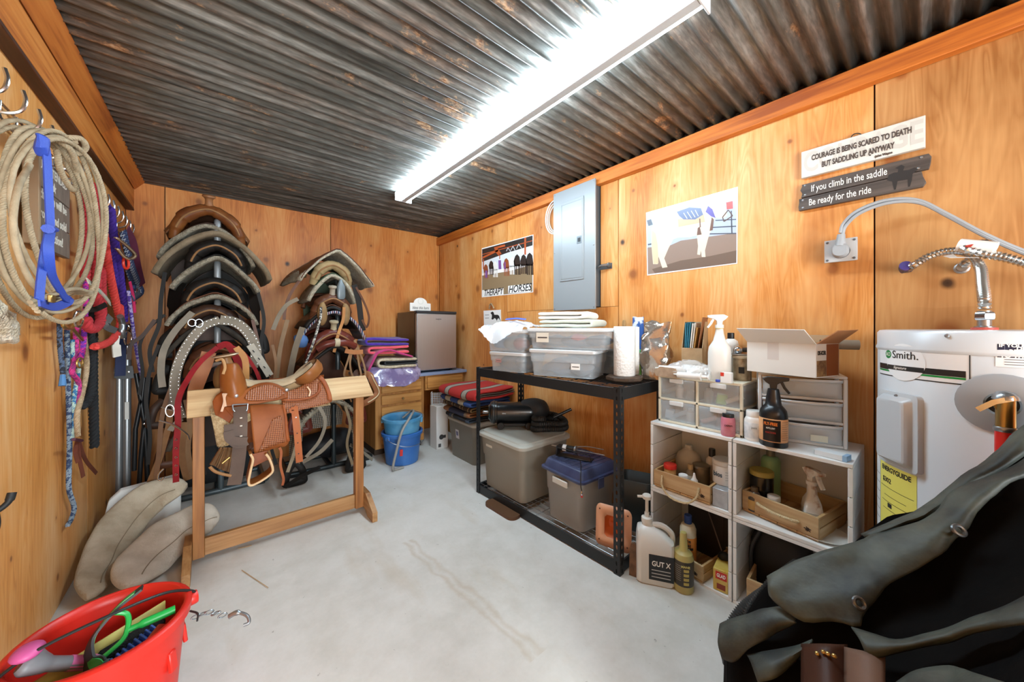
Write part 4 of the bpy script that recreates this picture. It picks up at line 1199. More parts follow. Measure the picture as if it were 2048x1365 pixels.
def stamp(mb_parent, M, s):
    pts = []
    for i in range(40):
        a = 2 * math.pi * i / 40
        r = s * (.55 + .45 * abs(math.sin(2.5 * a + .4)) + .25 * math.sin(7 * a))
        pts.append((r * math.cos(a), r * .85 * math.sin(a)))
    mb = MB().prism(pts, .0006, M)
    return O('stamped_mark', mb, mat('2c1c12', .7), mb_parent, smooth=0)
def crate(label, loc, rz, w, d, h, handle):
    t = T('wooden_crate', label, 'crate', loc, rz, 'small wooden crates in the cube shelves')
    th = .011
    O('front_board', MB().bx(-w / 2, w / 2, -d / 2, -d / 2 + th, .014, h, .0015), PINE_X, t)
    O('back_board', MB().bx(-w / 2, w / 2, d / 2 - th, d / 2, .014, h, .0015), PINE_X, t)
    for sx in (-1, 1):
        x0, x1 = sorted((sx * w / 2, sx * (w / 2 - th)))
        O('side_slat', MB().bx(x0, x1, -d / 2 + th, d / 2 - th, .014, h * .52, .0015), PINE_Y, t)
        O('side_slat', MB().bx(x0, x1, -d / 2 + th, d / 2 - th, h * .56, h, .0015), PINE_Y, t)
    n = 4
    for k in range(n):
        a = -w / 2 + .002 + (w - .004) * k / n; b = -w / 2 - .002 + (w - .0) * (k + 1) / n
        O('bottom_slat', MB().bx(a, b, -d / 2 + .002, d / 2 - .002, .003, .013, .001), PINE_Y, t)
    JUTE = mat('c9b58f', .9, bmp=.5, bscale=200)
    if handle == 'loop':
        pts = curve([(-.09, -d / 2 - .004, h * .78), (-.085, -d / 2 - .018, h * .3), (-.05, -d / 2 - .024, -.012), (0, -d / 2 - .026, -.022), (.05, -d / 2 - .024, -.012), (.085, -d / 2 - .018, h * .3), (.09, -d / 2 - .004, h * .78)], 10)
        O('rope_handle', rope(MB(), pts, .0055, 3, .02), JUTE, t)
    elif handle == 'bar':
        pts = curve([(-.075, -d / 2 - .002, h * .66), (-.06, -d / 2 - .014, h * .64), (0, -d / 2 - .018, h * .56), (.06, -d / 2 - .014, h * .56), (.075, -d / 2 - .002, h * .55)], 10)
        O('rope_handle', rope(MB(), pts, .0065, 3, .02), JUTE, t)
    stamp(t, frame_m((w / 2 - .035, -d / 2 - .0002, h * .38), (1, 0, 0), (0, 0, 1)), .011)
    return t
crate('pine crate with a drooping rope loop handle full of small bottles', (1.918, .802, .402), -90, .278, .30, .088, 'loop')
crate('pine crate with a frayed rope handle sitting askew in its cube shelf', (1.946, .390, .402), -101, .28, .272, .095, 'bar')
crate('small pine crate on the floor of the cube shelf beside the shampoo', (1.905, .757, .016), -98, .16, .26, .085, None)
crate('low pine crate half hidden behind the corrugated hose', (1.93, .42, .016), -86, .22, .28, .12, None)

# ------------------------------------------------------------------ bottles and jars
def bottle(name, label, cat, loc, prof, m, cap=None, capm=None, wrap=None, wrapm=None, rz=0, group=None, n=24, sx=1, sy=1):
    t = T(name, label, cat, loc, rz, group)
    O('body', MB().lathe(prof, n, sx=sx, sy=sy), m, t)
    if cap: O('cap', MB().lathe(cap, n), capm, t)
    if wrap:
        r0, r1, z0, z1 = wrap
        O('label_wrap', MB().lathe([(r0 + .0004, z0), (r0 + .0007, z0 + .0005), (r1 + .0007, z1 - .0005), (r1 + .0004, z1)], n, cap0=False, cap1=False, sx=sx, sy=sy), wrapm, t)
    return t
def jar_prof(r, h, sh=.008): return [(r * .94, 0), (r, .004), (r, h - sh), (r * .85, h)]
def cap_prof(r, z0, h): return [(r, z0), (r, z0 + h * .85), (r * .93, z0 + h), (0, z0 + h + .0003)]
def facing(x, y): return math.degrees(math.atan2(-y, -x))
def front_text(t, body, size, m, r, z, rz_local, **k):
    a = R(rz_local)
    return text_mesh('lettering', body, size, m, t, frame_m((r * math.cos(a), r * math.sin(a), z), (-math.sin(a), math.cos(a), 0), (0, 0, 1)), **k)

zt = CUBE_Z + .001
b = bottle('pink_jar', 'small pink jar with a black lid on the cube shelf edge', 'jar', (1.815, .603, zt), jar_prof(.029, .085), mat('c87585', .4), cap_prof(.024, .084, .018), BLACK_PLASTIC, (.029, .029, .01, .065), mat('d08a98', .45, col2='c06a7c', scale=30))
front_text(b, 'DERM', .012, INK, .0302, .05, 200)
b = bottle('white_pill_bottle', 'white supplement bottle with a white cap beside the black spray bottle', 'bottle', (1.835, .505, zt), [(.036, 0), (.038, .004), (.038, .088), (.03, .104), (.027, .106)], WHITE_PLASTIC, cap_prof(.031, .104, .026), WHITE_PAINT, (.038, .038, .012, .08), mat('e2e4e4', .45, col2='c4ccd0', scale=40))
front_text(b, 'joint', .012, mat('5a6a72', .6), .0395, .06, 195)
sp = bottle('fly_spray', 'black trigger spray bottle with an orange and black label', 'spray bottle', (1.815, .43, zt), [(.048, 0), (.05, .005), (.05, .13), (.046, .15), (.033, .168), (.029, .172), (.026, .2), (.02, .235)], mat('15161a', .3), None, None, (.05, .05, .022, .118), mat('d99c66', .45, col2='e2b184', scale=25))
O('dark_label', MB().grid(lambda u, v: (.0512 * math.cos(R(150 + 72 * u)), .0512 * math.sin(R(150 + 72 * u)), .026 + .088 * v), 8, 2), mat('1b1413', .4), sp)
front_text(sp, 'FLY-FREE', .017, mat('e0782a', .4), .0525, .098, 183, squeeze=.7, bold=.0006)
front_text(sp, 'REPELLENT', .009, WHITE_INK, .0525, .08, 183, squeeze=.7)
front_text(sp, 'INSECTICIDE', .009, mat('c8392a', .5), .0525, .062, 183, squeeze=.7)
for k in range(9): O('print_line', MB().grid(lambda u, v, k=k: (.0511 * math.cos(R(228 + 34 * u)), .0511 * math.sin(R(228 + 34 * u)), .034 + .009 * k + .0015 * v), 5, 2), mat('6a5242', .5), sp)
def trigger(t, z, m, ang, s=1.0):
    Mt = Matrix.Translation((0, 0, z)) @ Matrix.Rotation(R(ang), 4, 'Z')
    O('collar', MB().lathe([(.019 * s, 0), (.021 * s, .002), (.021 * s, .016), (.017 * s, .018)], 16, (0, 0, z)), m, t)
    hd = MB(); hd.prism([(-.04, .045), (-.028, .03), (-.014, .02), (-.012, .0), (.012, .0), (.014, .022), (.03, .034), (.055, .04), (.057, .052), (.03, .055), (-.02, .056)], .024, Matrix.Identity(4))
    hd.xf(Mt @ Matrix.Translation((0, .012 * s, .016)) @ Matrix.Rotation(R(90), 4, 'X') @ Matrix.Diagonal((s, s, s, 1)))
    O('spray_head', hd, m, t, bevel=.002)
    tr = MB(); tr.prism([(.022, .034), (.034, .036), (.044, .012), (.06, -.012), (.053, -.018), (.036, .004)], .016, Matrix.Identity(4))
    tr.xf(Mt @ Matrix.Translation((0, .008 * s, .016)) @ Matrix.Rotation(R(90), 4, 'X') @ Matrix.Diagonal((s, s, s, 1)))
    O('trigger', tr, m, t, bevel=.0015)
trigger(sp, .222, mat('141518', .35), -75, .95)
mbx = T('small_carton', 'flat white and blue medicine carton at the cube shelf corner', 'carton', (1.815, .243, zt), -100)
O('carton', MB().bx(-.048, .048, -.022, .022, 0, .02, .001), mat('d9dee0', .4), mbx)
O('end_panel', MB().bx(-.0486, -.048, -.021, .021, .001, .019), mat('23282c', .4), mbx)
O('blue_band', MB().bx(.036, .0486, -.0226, .0226, -.0, .0206), mat('8fb2d0', .4), mbx)

# in the rope-loop crate
z1 = .402 + .0135
GP = 'bottles in the rope-loop crate'
j = bottle('milk_jug', 'cloudy one-gallon jug at the back of the rope-loop crate', 'jug', (2.0, .86, z1), [(.05, 0), (.055, .006), (.055, .09), (.045, .125), (.018, .15), (.017, .165)], mat('c9c7be', .4, alpha=.8), cap_prof(.019, .163, .012), mat('c4c4be', .5), sx=1, sy=1.25)
bottle('red_lid_jar', 'small tan jar with a red lid in the rope-loop crate', 'jar', (1.835, .885, z1), jar_prof(.03, .082), mat('c99b62', .5), cap_prof(.032, .08, .022), mat('c9291f', .4))
bottle('small_vial', 'small amber vial with a cork-coloured cap in the rope-loop crate', 'bottle', (1.88, .80, z1), [(.02, 0), (.021, .003), (.021, .075), (.012, .09)], mat('8a7f6a', .4), cap_prof(.013, .088, .026), mat('b9a684', .5), (.021, .021, .02, .06), mat('d8d3c4', .5))
bottle('white_cap_jar', 'squat jar with a white lid in the rope-loop crate', 'jar', (1.825, .812, z1), jar_prof(.02, .055), mat('b5aea0', .5), cap_prof(.022, .053, .018), WHITE_PLASTIC)
bottle('dropper_bottle', 'tiny white dropper bottle in the rope-loop crate', 'bottle', (1.825, .758, z1), [(.015, 0), (.016, .003), (.016, .06), (.01, .068), (.008, .072), (.004, .095), (0, .096)], mat('e8e6e2', .4), group=None)
bottle('black_cap_bottle', 'white bottle with a tall black cap behind the big white tub', 'bottle', (1.985, .735, z1), [(.027, 0), (.028, .004), (.028, .13), (.014, .15)], mat('d5d2cb', .4), cap_prof(.0155, .148, .04), BLACK_PLASTIC, (.028, .028, .03, .11), mat('b9a79e', .5))
gl = bottle('flat_tin', 'round grey tin lying open-topped in the rope-loop crate', 'tin', (1.925, .765, z1), jar_prof(.04, .1), mat('6b635a', .4, .4), cap_prof(.042, .098, .014), mat('8a8478', .35, .6), sx=1)
bx_ = tag(put(O('silver_carton', MB().bx(-.033, .033, -.09, .09, 0, .085, .002), mat('9b9da0', .3, .4, col2='aeb0b2', scale=30)), (1.875, .627, .402), 90), 'grey metallic carton wedged beside the rope-loop crate', 'carton')
bx_.rotation_euler = (0, 0, R(90)); O('carton_seam', MB().bx(-.0335, .0335, -.0905, -.09, .045, .047), mat('6b6d70', .4), bx_)
tb = bottle('white_tub', 'big white plastic tub lettered bios on top of the grey carton', 'tub', (1.878, .642, .488), jar_prof(.048, .095), mat('e2e1dd', .4), cap_prof(.05, .094, .02), mat('d9d8d4', .4))
front_text(tb, 'bios', .032, mat('1f3a4a', .5), .0495, .05, 168, bold=.0005, squeeze=.8)
for k in range(4): O('print_line', MB().grid(lambda u, v, k=k: (.0488 * math.cos(R(205 + 40 * u)), .0488 * math.sin(R(205 + 40 * u)), .028 + .012 * k + .002 * v), 5, 2), mat('9aa0a4', .5), tb)
rg = tag(put(O('cleaning_rag', blob(MB(), (0, 0, .05), .06, .07, .055, 18, 12, 16, .03, 6), mat('a8a097', .9)), (2.02, .665, .402)), 'grey crumpled rag stuffed behind the white tub', 'rag')
rg.location.z = .415

# in the askew crate
z2 = .402 + .0135
g_ = bottle('green_bottle', 'tall pale green lotion bottle at the back of the askew crate', 'bottle', (1.995, .483, z2), [(.036, 0), (.038, .005), (.038, .2), (.03, .214), (.016, .22)], mat('86ad80', .4), cap_prof(.017, .219, .03), mat('7a7466', .4, .4))
bottle('dark_jar', 'large black jar with a mustard-yellow lid in the askew crate', 'jar', (1.915, .498, z2), jar_prof(.045, .15), mat('15161a', .25), cap_prof(.047, .148, .022), mat('a99a4e', .45))
bottle('brown_bottle', 'small smoky bottle with a tan label in front of the black jar', 'bottle', (1.858, .51, z2), [(.029, 0), (.03, .004), (.03, .06), (.018, .082), (.013, .086)], mat('4a4038', .25), cap_prof(.014, .085, .018), mat('5a4a36', .5), (.03, .03, .008, .05), mat('b8904e', .5))
bottle('salve_jar', 'small white salve jar with a green label in the askew crate', 'jar', (1.865, .44, z2), jar_prof(.022, .07), mat('dcdcd6', .4), cap_prof(.024, .068, .02), WHITE_PLASTIC, (.022, .022, .02, .05), mat('6f9c86', .5))
rs = T('rusty_spray_bottle', 'rust-stained white square spray bottle leaning in the askew crate', 'spray bottle', (1.885, .315, z2), 20)
RST = mat('dcd6cc', .5, col2='9a6a3e', scale=14, lo=.5, hi=.62)
O('body', loft_rr(MB(), [(.078, .06, 0), (.08, .062, .006), (.08, .062, .075), (.07, .054, .105), (.034, .034, .135), (.03, .03, .175)], .012, 3), RST, rs)
O('bottle_label', MB().bx(-.041, -.04, -.025, .025, .01, .07), mat('d8d4cb', .5), rs)
trigger(rs, .172, RST, -150, .95)

# bottom left cube and the floor before it
mt = bottle('shampoo_bottle', 'cream shampoo bottle with a blue cap and orange label reading Mane n Tail', 'bottle', (1.84, .795, .031), [(.036, 0), (.038, .005), (.038, .185), (.03, .205), (.014, .212)], mat('d9cfb4', .35), cap_prof(.018, .211, .04), mat('26458f', .4), (.038, .038, .03, .15), mat('d98a3e', .45))
for tx, zz, s_ in (("Mane", .138, .024), ("'n Tail", .116, .022)): front_text(mt, tx, s_, INK, .0395, zz, 192, bold=.0004, squeeze=.8)
O('black_band', MB().grid(lambda u, v: (.0394 * math.cos(R(150 + 90 * u)), .0394 * math.sin(R(150 + 90 * u)), .092 + .012 * v), 8, 2), INK, mt)
front_text(mt, 'and Body', .012, WHITE_INK, .0403, .098, 192, squeeze=.8)
front_text(mt, 'SHAMPOO', .010, INK, .0395, .076, 192, squeeze=.8)
O('horse_print', MB().grid(lambda u, v: (.0394 * math.cos(R(170 + 40 * u)), .0394 * math.sin(R(170 + 40 * u)), .04 + .02 * v), 6, 2), INK, mt)
lz = T('dark_bottle_box', 'black carton lettered LASER standing at the back of the floor cube', 'carton', (2.02, .77, .017), -92)
O('carton', MB().bx(-.09, .09, -.03, .03, 0, .29, .002), mat('241a16', .45), lz)
for xx in (-.05, .045): text_mesh('lettering', 'LASER', .02, mat('c9a23c', .4, .5), lz, frame_m((xx, -.0305, .262), (1, 0, 0), (0, 0, 1)), bold=.0005, squeeze=.8)
gd = T('snack_bag_box', 'yellow GLAD bag carton on the floor of the cube shelf', 'carton', (1.84, .632, .017), -82)
O('carton', MB().bx(-.03, .03, -.06, .06, 0, .10, .0015), mat('c9a53e', .45, col2='d6bd6a', scale=18), gd)
O('logo_panel', MB().bx(-.02, .026, -.0606, -.06, .055, .09), mat('c52b22', .4), gd)
text_mesh('lettering', 'GLAD', .022, WHITE_INK, gd, frame_m((.003, -.0612, .072), (1, 0, 0), (0, 0, 1)), bold=.0006, squeeze=.62)
O('picture_panel', MB().bx(-.015, .02, -.0606, -.06, .01, .035), mat('8a3a24', .5), gd)
wk = T('riding_crop', 'dark stick with a black knob leaning in the floor cube shelf', 'crop', (0, 0, 0))
O('stick', MB().tube([(2.01, .79, .33), (1.90, .66, .14)], .003, 6), mat('5a4a44', .4), wk)
O('knob', blob(MB(), (1.885, .645, .118), .026, .026, .03, 10, 8, 30, .008, 2), BLACK_RUBBER, wk)

gx = T('supplement_jug', 'white plastic jug with a pump and a black GUT X label on the floor', 'jug', (1.665, .882, 0), -58)
WJ = mat('d9d8d2', .4)
O('body', loft_rr(MB(), [(.16, .13, 0), (.172, .142, .008), (.172, .142, .165), (.168, .138, .20), (.12, .105, .235, -.02, 0), (.055, .05, .255, -.03, 0), (.05, .045, .27, -.035, 0)], .024, 5), WJ, gx)
O('handle', MB().tube(curve([(-.02, 0, .255), (.035, 0, .258), (.078, 0, .225), (.08, 0, .17)]), .014, 8), WJ, gx)
O('label_panel', MB().bx(-.03, .08, -.0725, -.071, .03, .15), mat('1a1a1b', .4), gx)
text_mesh('lettering', 'GUT X', .034, WHITE_INK, gx, frame_m((.024, -.0728, .108), (1, 0, 0), (0, 0, 1)), bold=.0005, squeeze=.8)
for zz in (.078, .062, .046): O('print_line', MB().bx(-.018, .066, -.0729, -.0725, zz - .002, zz + .002), mat('b8b8b6', .5), gx)
O('pump_collar', MB().lathe([(.026, .268), (.026, .29), (.012, .294), (.012, .315)], 16, (-.035, 0, 0)), WJ, gx)
O('pump_stem', MB().lathe([(.008, .31), (.008, .385)], 10, (-.035, 0, 0)), WJ, gx)
O('pump_head', MB().lathe([(.02, .382), (.022, .386), (.022, .398), (.017, .403), (0, .404)], 16, (-.035, 0, 0), cap1=False).tube([(-.035, 0, .392), (-.08, 0, .388)], [.008, .006], 8), WJ, gx)
yb = bottle('yellow_bottle', 'yellow squeeze bottle with a black printed label on the floor', 'bottle', (1.692, .752, 0), [(.04, 0), (.044, .006), (.044, .155), (.038, .175), (.022, .185), (.019, .19), (.014, .262), (.013, .268), (.0, .268)], mat('b5a765', .45), None, None, (.044, .044, .035, .15), mat('3a342a', .45))
front_text(yb, 'MANE', .014, mat('d9cf7a', .5), .0455, .13, 215, bold=.0003)
for k in range(4): O('yellow_panel', MB().grid(lambda u, v, k=k: (.0452 * math.cos(R(205 + 30 * u)), .0452 * math.sin(R(205 + 30 * u)), .045 + .02 * k + .013 * v), 5, 2), mat('b8a85a', .5), yb)
for k in range(8): O('print_line', MB().grid(lambda u, v, k=k: (.0452 * math.cos(R(150 + 40 * u)), .0452 * math.sin(R(150 + 40 * u)), .062 + .0095 * k + .002 * v), 5, 2), mat('9a9484', .5), yb)
pp = tag(put(O('paper_scrap', jiggle(MB().grid(lambda u, v: (.03 * (u - .5) * (1 - .5 * v), .025 * (v - .5), .004 * math.sin(u * 3)), 4, 4), 60, .004), mat('e6e4df', .6), solid=.0004), (1.69, .50, .004)), 'tiny torn white paper scrap on the concrete', 'paper')
# plates beside the askew crate
tag(put(O('white_plate', MB().lathe([(.05, .0), (.055, .001), (.085, .009), (.0855, .011), (.055, .004), (0, .003)], 32, cap1=False), mat('dedcd6', .3)), (1.872, .2815, .4015)), 'round white plate lying flat under the askew crate corner', 'plate')
# black bag in the low crate
bk = T('black_bag_mass', 'black padded bag standing in the low cube shelf', 'bag', (1.985, .44, .04), -88)
O('bag_body', jiggle(loft_rr(MB(), [(.2, .12, 0), (.22, .14, .03), (.22, .14, .2), (.18, .11, .27), (.12, .07, .285)], .05, 5), 12, .012, 2), mat('17181a', .65, bmp=.3, bscale=60), bk)
O('strap', MB().tube(curve([(-.1, -.075, .06), (-.095, -.085, .18), (-.06, -.06, .28)]), .008, 6), mat('2c2e30', .6), bk)
# leaning sheet at the cube side
tag(O('picture_frame', MB().box((1.90, .160, .17), (.012, .012, .34), .002, Euler((R(2), R(-8), 0))), mat('b9b7b2', .4)), 'thin pale stick leaning against the cube shelf side by the heater', 'stick')

# ------------------------------------------------------------------ drawer organisers
IVORY = mat('d9d2bd', .5)
o1 = T('ivory_drawer_unit', 'small ivory organiser with four clear drawers on the cube shelf', 'drawer unit', (1.815, .742, zt), -90)
W1, D1, H1 = .395, .27, .245
for x in (-W1 / 2, -.006, W1 / 2 - .012): O('upright', MB().bx(x, x + .012, -D1 / 2 + .135, -D1 / 2 + .15, 0, H1 - .012, .002), IVORY, o1)
for x in (-W1 / 2, W1 / 2 - .012):
    O('upright', MB().bx(x, x + .012, D1 - .015, D1, 0, H1 - .012, .002), IVORY, o1)
    O('side_panel', MB().bx(x + .003, x + .009, .02, D1 - .015, .01, H1 - .012), CLEAR, o1)
for z in (0, H1 / 2 - .006, H1 - .012): O('shelf_frame', MB().bx(-W1 / 2, W1 / 2, .0, D1, z, z + .012, .002), IVORY, o1)
DRW = mat('dde2e4', .25, alpha=.28, name='drawer_plastic')
cfill = [['9aa0a2', 'c9cccc', '7d8488'], ['8f9492', '8fbf3f', 'd5d5d0'], ['9cb0c0', '8ea4b8', 'aab6be'], ['b08a86', '8a8f92', 'c9c9c4']]
for k, (cx, cz) in enumerate(((-.101, .1295), (.096, .1295), (-.101, .013), (.096, .013))):
    d_ = O('drawer', loft_rr(MB(), [(.178, .24, cz, cx, .125), (.182, .245, cz + .104, cx, .125)], .006, 2, cap=False).bx(cx - .088, cx + .088, .008, .24, cz, cz + .002), DRW, o1, solid=.0015)
    O('pull_tab', MB().bx(cx - .035, cx + .035, -.006, .004, cz + .082, cz + .104, .003), mat('e2e5e6', .3, alpha=.85), d_)
    for q in range(3):
        cxx = cx - .055 + .055 * q; kind_ = (k + q) % 3
        if kind_ == 0: cm = MB().tube([(cxx - .03, .03, cz + .018), (cxx + .035, .05, cz + .05)], .011, 10)
        elif kind_ == 1: cm = MB().lathe([(.02, 0), (.021, .003), (.021, .05), (.013, .058), (.013, .07)], 14, (cxx, .04, cz + .003))
        else: cm = MB().box((cxx, .045, cz + .026), (.042, .05, .045), .003, Euler((0, R(8), R(20))))
        O('contents', cm, mat(cfill[k][q], .6), d_)
WT = mat('dfe2e3', .4)
o2 = T('white_drawer_unit', 'white three-drawer organiser carrying the de-icer carton', 'drawer unit', (1.919, .358, zt), -73)
W2, D2, H2 = .30, .17, .30
for x in (-W2 / 2, W2 / 2 - .014):
    for y in (0.0, D2 - .02): O('upright', MB().bx(x, x + .014, y, y + .02, 0, H2 - .012, .003), WT, o2)
for k in range(4):
    z = k * (H2 - .014) / 3
    O('shelf_frame', MB().bx(-W2 / 2, W2 / 2, .004, D2, z, z + .013, .003), WT, o2)
DR2 = mat('e3e8ea', .3, alpha=.6, name='drawer_plastic_white')
for k in range(3):
    z = k * (H2 - .014) / 3 + .0145
    fr = MB()
    fr.grid(lambda u, v: (-.132 + .264 * u, .004 - .022 * (1 - (2 * u - 1) ** 2) * v, z + .076 * v), 13, 4)
    d_ = O('drawer', fr, DR2, o2, solid=.002)
    O('lip', MB().grid(lambda u, v: (-.134 + .268 * u, .002 - .026 * (1 - (2 * u - 1) ** 2) - .004 * v, z + .066 + .012 * v), 13, 2), WT, d_, solid=.004)
    O('drawer_box', loft_rr(MB(), [(.25, .13, z + .001, 0, .085), (.258, .135, z + .055, 0, .085)], .01, 3, cap=False), DR2, d_, solid=.0015)
    O('contents', MB().bx(-.11, .11, .03, .14, z + .003, z + .04, .01), mat(('d9dde0', 'c5d0d8', 'c9d8e0')[k], .6), d_)
O('drawer_sticker', MB().bx(.03, .085, -.02, -.0188, .024, .05), mat('d6d8c8', .5), o2)

# ------------------------------------------------------------------ on top of the organisers
z3 = zt + H1 + .001
z4 = zt + H2 + .001
sb = T('white_spray_bottle', 'plain white trigger spray bottle on the ivory organiser', 'spray bottle', (1.858, .655, z3), 8)
WS = mat('e4e2dc', .38)
O('body', MB().lathe([(.044, 0), (.047, .006), (.047, .135), (.043, .16), (.026, .19), (.018, .225), (.015, .25)], 28, sx=.8, sy=1.05), WS, sb)
O('neck_ring', MB().lathe([(.017, .248), (.018, .25), (.018, .262), (.016, .264)], 16), mat('d8c98a', .5), sb)
trigger(sb, .25, WS, 110, .9)
fb = T('magazine_file', 'tan cardboard magazine file holding teal folders and papers', 'file box', (1.985, .822, z3), -82)
KR = mat('b59a76', .8, col2='a88c68', scale=30)
side = [(-.055, 0), (.055, 0), (.055, .285), (.0, .285), (-.055, .145)]
for sx in (-1, 1):
    O('side_panel', MB().prism([(p[0], p[1]) for p in side], .003, Matrix.Translation((sx * .05 - .0015, 0, 0)) @ frame_m((0, 0, 0), (0, 1, 0), (0, 0, 1))), KR, fb, smooth=0)
O('front_panel', MB().bx(-.05, .05, -.057, -.054, 0, .145), KR, fb)
O('back_panel', MB().bx(-.05, .05, .052, .055, 0, .285), KR, fb)
O('base_panel', MB().bx(-.05, .05, -.055, .055, 0, .003), KR, fb)
TEAL = mat('2f7a92', .5)
for k, (xx, hh, m_) in enumerate(((-.036, .275, TEAL), (-.028, .278, TEAL), (-.02, .28, TEAL), (-.01, .272, mat('e9e6df', .6)), (0, .276, mat('dcd8cf', .6)), (.008, .25, mat('b98d4a', .6)), (.03, .305, mat('8f5a34', .7)))):
    O('folder', MB().box((xx, 0, hh / 2 + .004), (.005, .096, hh), .0008, Euler((0, R(2 + k), 0))), m_, fb)
bc = bottle('black_cap_lotion', 'round white lotion bottle with a square black cap on the ivory organiser', 'bottle', (2.0, .652, z3), [(.034, 0), (.036, .005), (.036, .16), (.03, .185), (.014, .198)], mat('dedcd6', .4), cap_prof(.0155, .197, .03), BLACK_PLASTIC)
lt = T('tin_lantern', 'small tin lantern with a scalloped rim beside the white spray bottle', 'lantern', (1.945, .585, z3))
O('body', MB().lathe([(.036, 0), (.038, .004), (.038, .105), (.04, .112), (.036, .115)], 20, cap1=False), mat('b8aa92', .4, .5, col2='8a7a62', scale=30), lt)
O('rim', MB().lathe([(.039, .105), (.043, .11), (.043, .118), (.039, .12)], 12, cap0=False, cap1=False), mat('cfc4ae', .4, .4), lt)
O('motif', MB().grid(lambda u, v: (.0392 * math.cos(R(175 + 35 * u)), .0392 * math.sin(R(175 + 35 * u)), .035 + .03 * v), 5, 3), INK, lt)
tg2 = T('steel_funnel', 'steel ball-ended tool laid across the tin lantern', 'tool')
O('ball', blob(MB(), (1.935, .60, z3 + .145), .02, .02, .02, 14, 10), CHROME, tg2)
O('handle', MB().tube([(1.945, .59, z3 + .145), (1.985, .54, z3 + .147)], [.01, .014], 10), mat('4a4644', .4, .6), tg2)
O('blade', MB().box((1.94, .575, z3 + .1245), (.06, .14, .004), .001, Euler((0, 0, R(20)))), STEEL, tg2)
GS = 'syringes in a clear bag on the ivory organiser'
for k, (dx, dy, rz, zz) in enumerate(((1.785, .765, 4, .016), (1.83, .80, 12, .038), (1.86, .775, -8, .046), (1.80, .865, 20, .04))):
    s_ = T('syringe', ('large white dosing syringe lying at the front of the ivory organiser', 'white dosing syringe on top of the clear bag', 'white dosing syringe behind the others on the ivory organiser', 'short white syringe tilted over the brown wood block')[k], 'syringe', (dx, dy, z3 + zz), -90 + rz, GS)
    My = Matrix.Rotation(R(90), 3, 'Y')
    O('barrel', MB().lathe([(.004, -.075), (.005, -.06), (.015, -.056), (.015, .05), (.02, .051), (.02, .055)], 16, (0, 0, 0), My), mat('e8e7e4', .3, alpha=.92), s_)
    O('plunger', MB().lathe([(.008, .055), (.008, .085), (.015, .086), (.015, .09)], 12, (0, 0, 0), My), WHITE_PLASTIC, s_)
cb = MB()
def cbf(u, v):
    p = Vector((-.09 + .18 * u, -.13 + .27 * v, .01 + .055 * math.sin(math.pi * u) ** .6 * math.sin(math.pi * v) ** .5))
    return p + wob(p, 22, .022, 11) + wob(p, 60, .006, 2)
cb.grid(cbf, 20, 26)
o = tag(put(O('clear_bag', cb, mat('edeff0', .12, alpha=.35, spec=.8, name='clear_film'), smooth=25), (1.87, .80, z3 + .01)), 'crinkled clear plastic bag around the syringes', 'plastic bag')
wb = tag(put(O('wood_block', MB().prism([(-.05, 0), (.05, 0), (.06, .02), (.045, .045), (-.03, .05), (-.06, .025)], .045, frame_m((0, 0, 0), (0, -1, 0), (0, 0, 1))), mat('8a7460', .7, col2='a89078', scale=30)), (1.815, .885, z3), 12), 'weathered brown wood block at the corner of the ivory organiser', 'block')
mdb = T('medicine_box', 'tiny white and red medicine box on the ivory organiser', 'carton', (1.79, .60, z3), -90)
O('carton', MB().bx(-.022, .022, -.012, .012, 0, .048, .001), mat('e4e4e2', .4), mdb)
O('red_corner', MB().bx(-.0225, -.008, -.0126, -.012, .03, .047), mat('cc3a2e', .4), mdb)
tag(put(O('bottle_top', MB().lathe([(.009, 0), (.01, .002), (.01, .01), (.008, .012)], 12), mat('3a4fb0', .4)), (1.782, .635, z3)), 'tiny blue cap on the edge of the ivory organiser', 'cap')

# open white carton with the printed side
dc = T('deicer_carton', 'open white cardboard carton with a brown DE-ICER print on its end', 'carton', (1.915, .392, z4), -106)
CWH = mat('d9d6d0', .7); KI = mat('a98763', .8); BRW = mat('8a4a22', .5)
Wb, Db, Hb = .265, .17, .135
O('front_side', MB().bx(-Wb / 2, Wb / 2, -Db / 2, -Db / 2 + .004, 0, Hb), CWH, dc)
O('back_side', MB().bx(-Wb / 2, Wb / 2, Db / 2 - .004, Db / 2, 0, Hb), KI, dc)
O('end_side', MB().bx(-Wb / 2, -Wb / 2 + .004, -Db / 2 + .004, Db / 2 - .004, 0, Hb), CWH, dc)
en = O('end_side', MB().bx(Wb / 2 - .004, Wb / 2, -Db / 2 + .004, Db / 2 - .004, 0, Hb), CWH, dc)
O('printed_panel', MB().bx(Wb / 2, Wb / 2 + .0006, -.01, Db / 2 - .006, .004, Hb - .003), BRW, en)
O('printed_panel', MB().bx(Wb / 2, Wb / 2 + .0006, -Db / 2 + .006, -.012, .004, Hb * .5), mat('6b4a30', .5, col2='a98a5a', scale=40), en)
text_mesh('lettering', 'DE-ICER', .022, INK, en, frame_m((Wb / 2 + .0008, -.045, Hb * .72), (0, 1, 0), (0, 0, 1)), bold=.0008, squeeze=.7)
O('carton_floor', MB().bx(-Wb / 2 + .004, Wb / 2 - .004, -Db / 2 + .004, Db / 2 - .004, 0, .004), KI, dc)
O('flap', MB().add([(-Wb / 2, -Db / 2, Hb), (Wb / 2, -Db / 2, Hb), (Wb / 2 - .012, -Db / 2 - .055, Hb + .055), (-Wb / 2 - .015, -Db / 2 - .05, Hb + .06)], [(0, 1, 2, 3)]), CWH, dc, solid=.003, smooth=0)
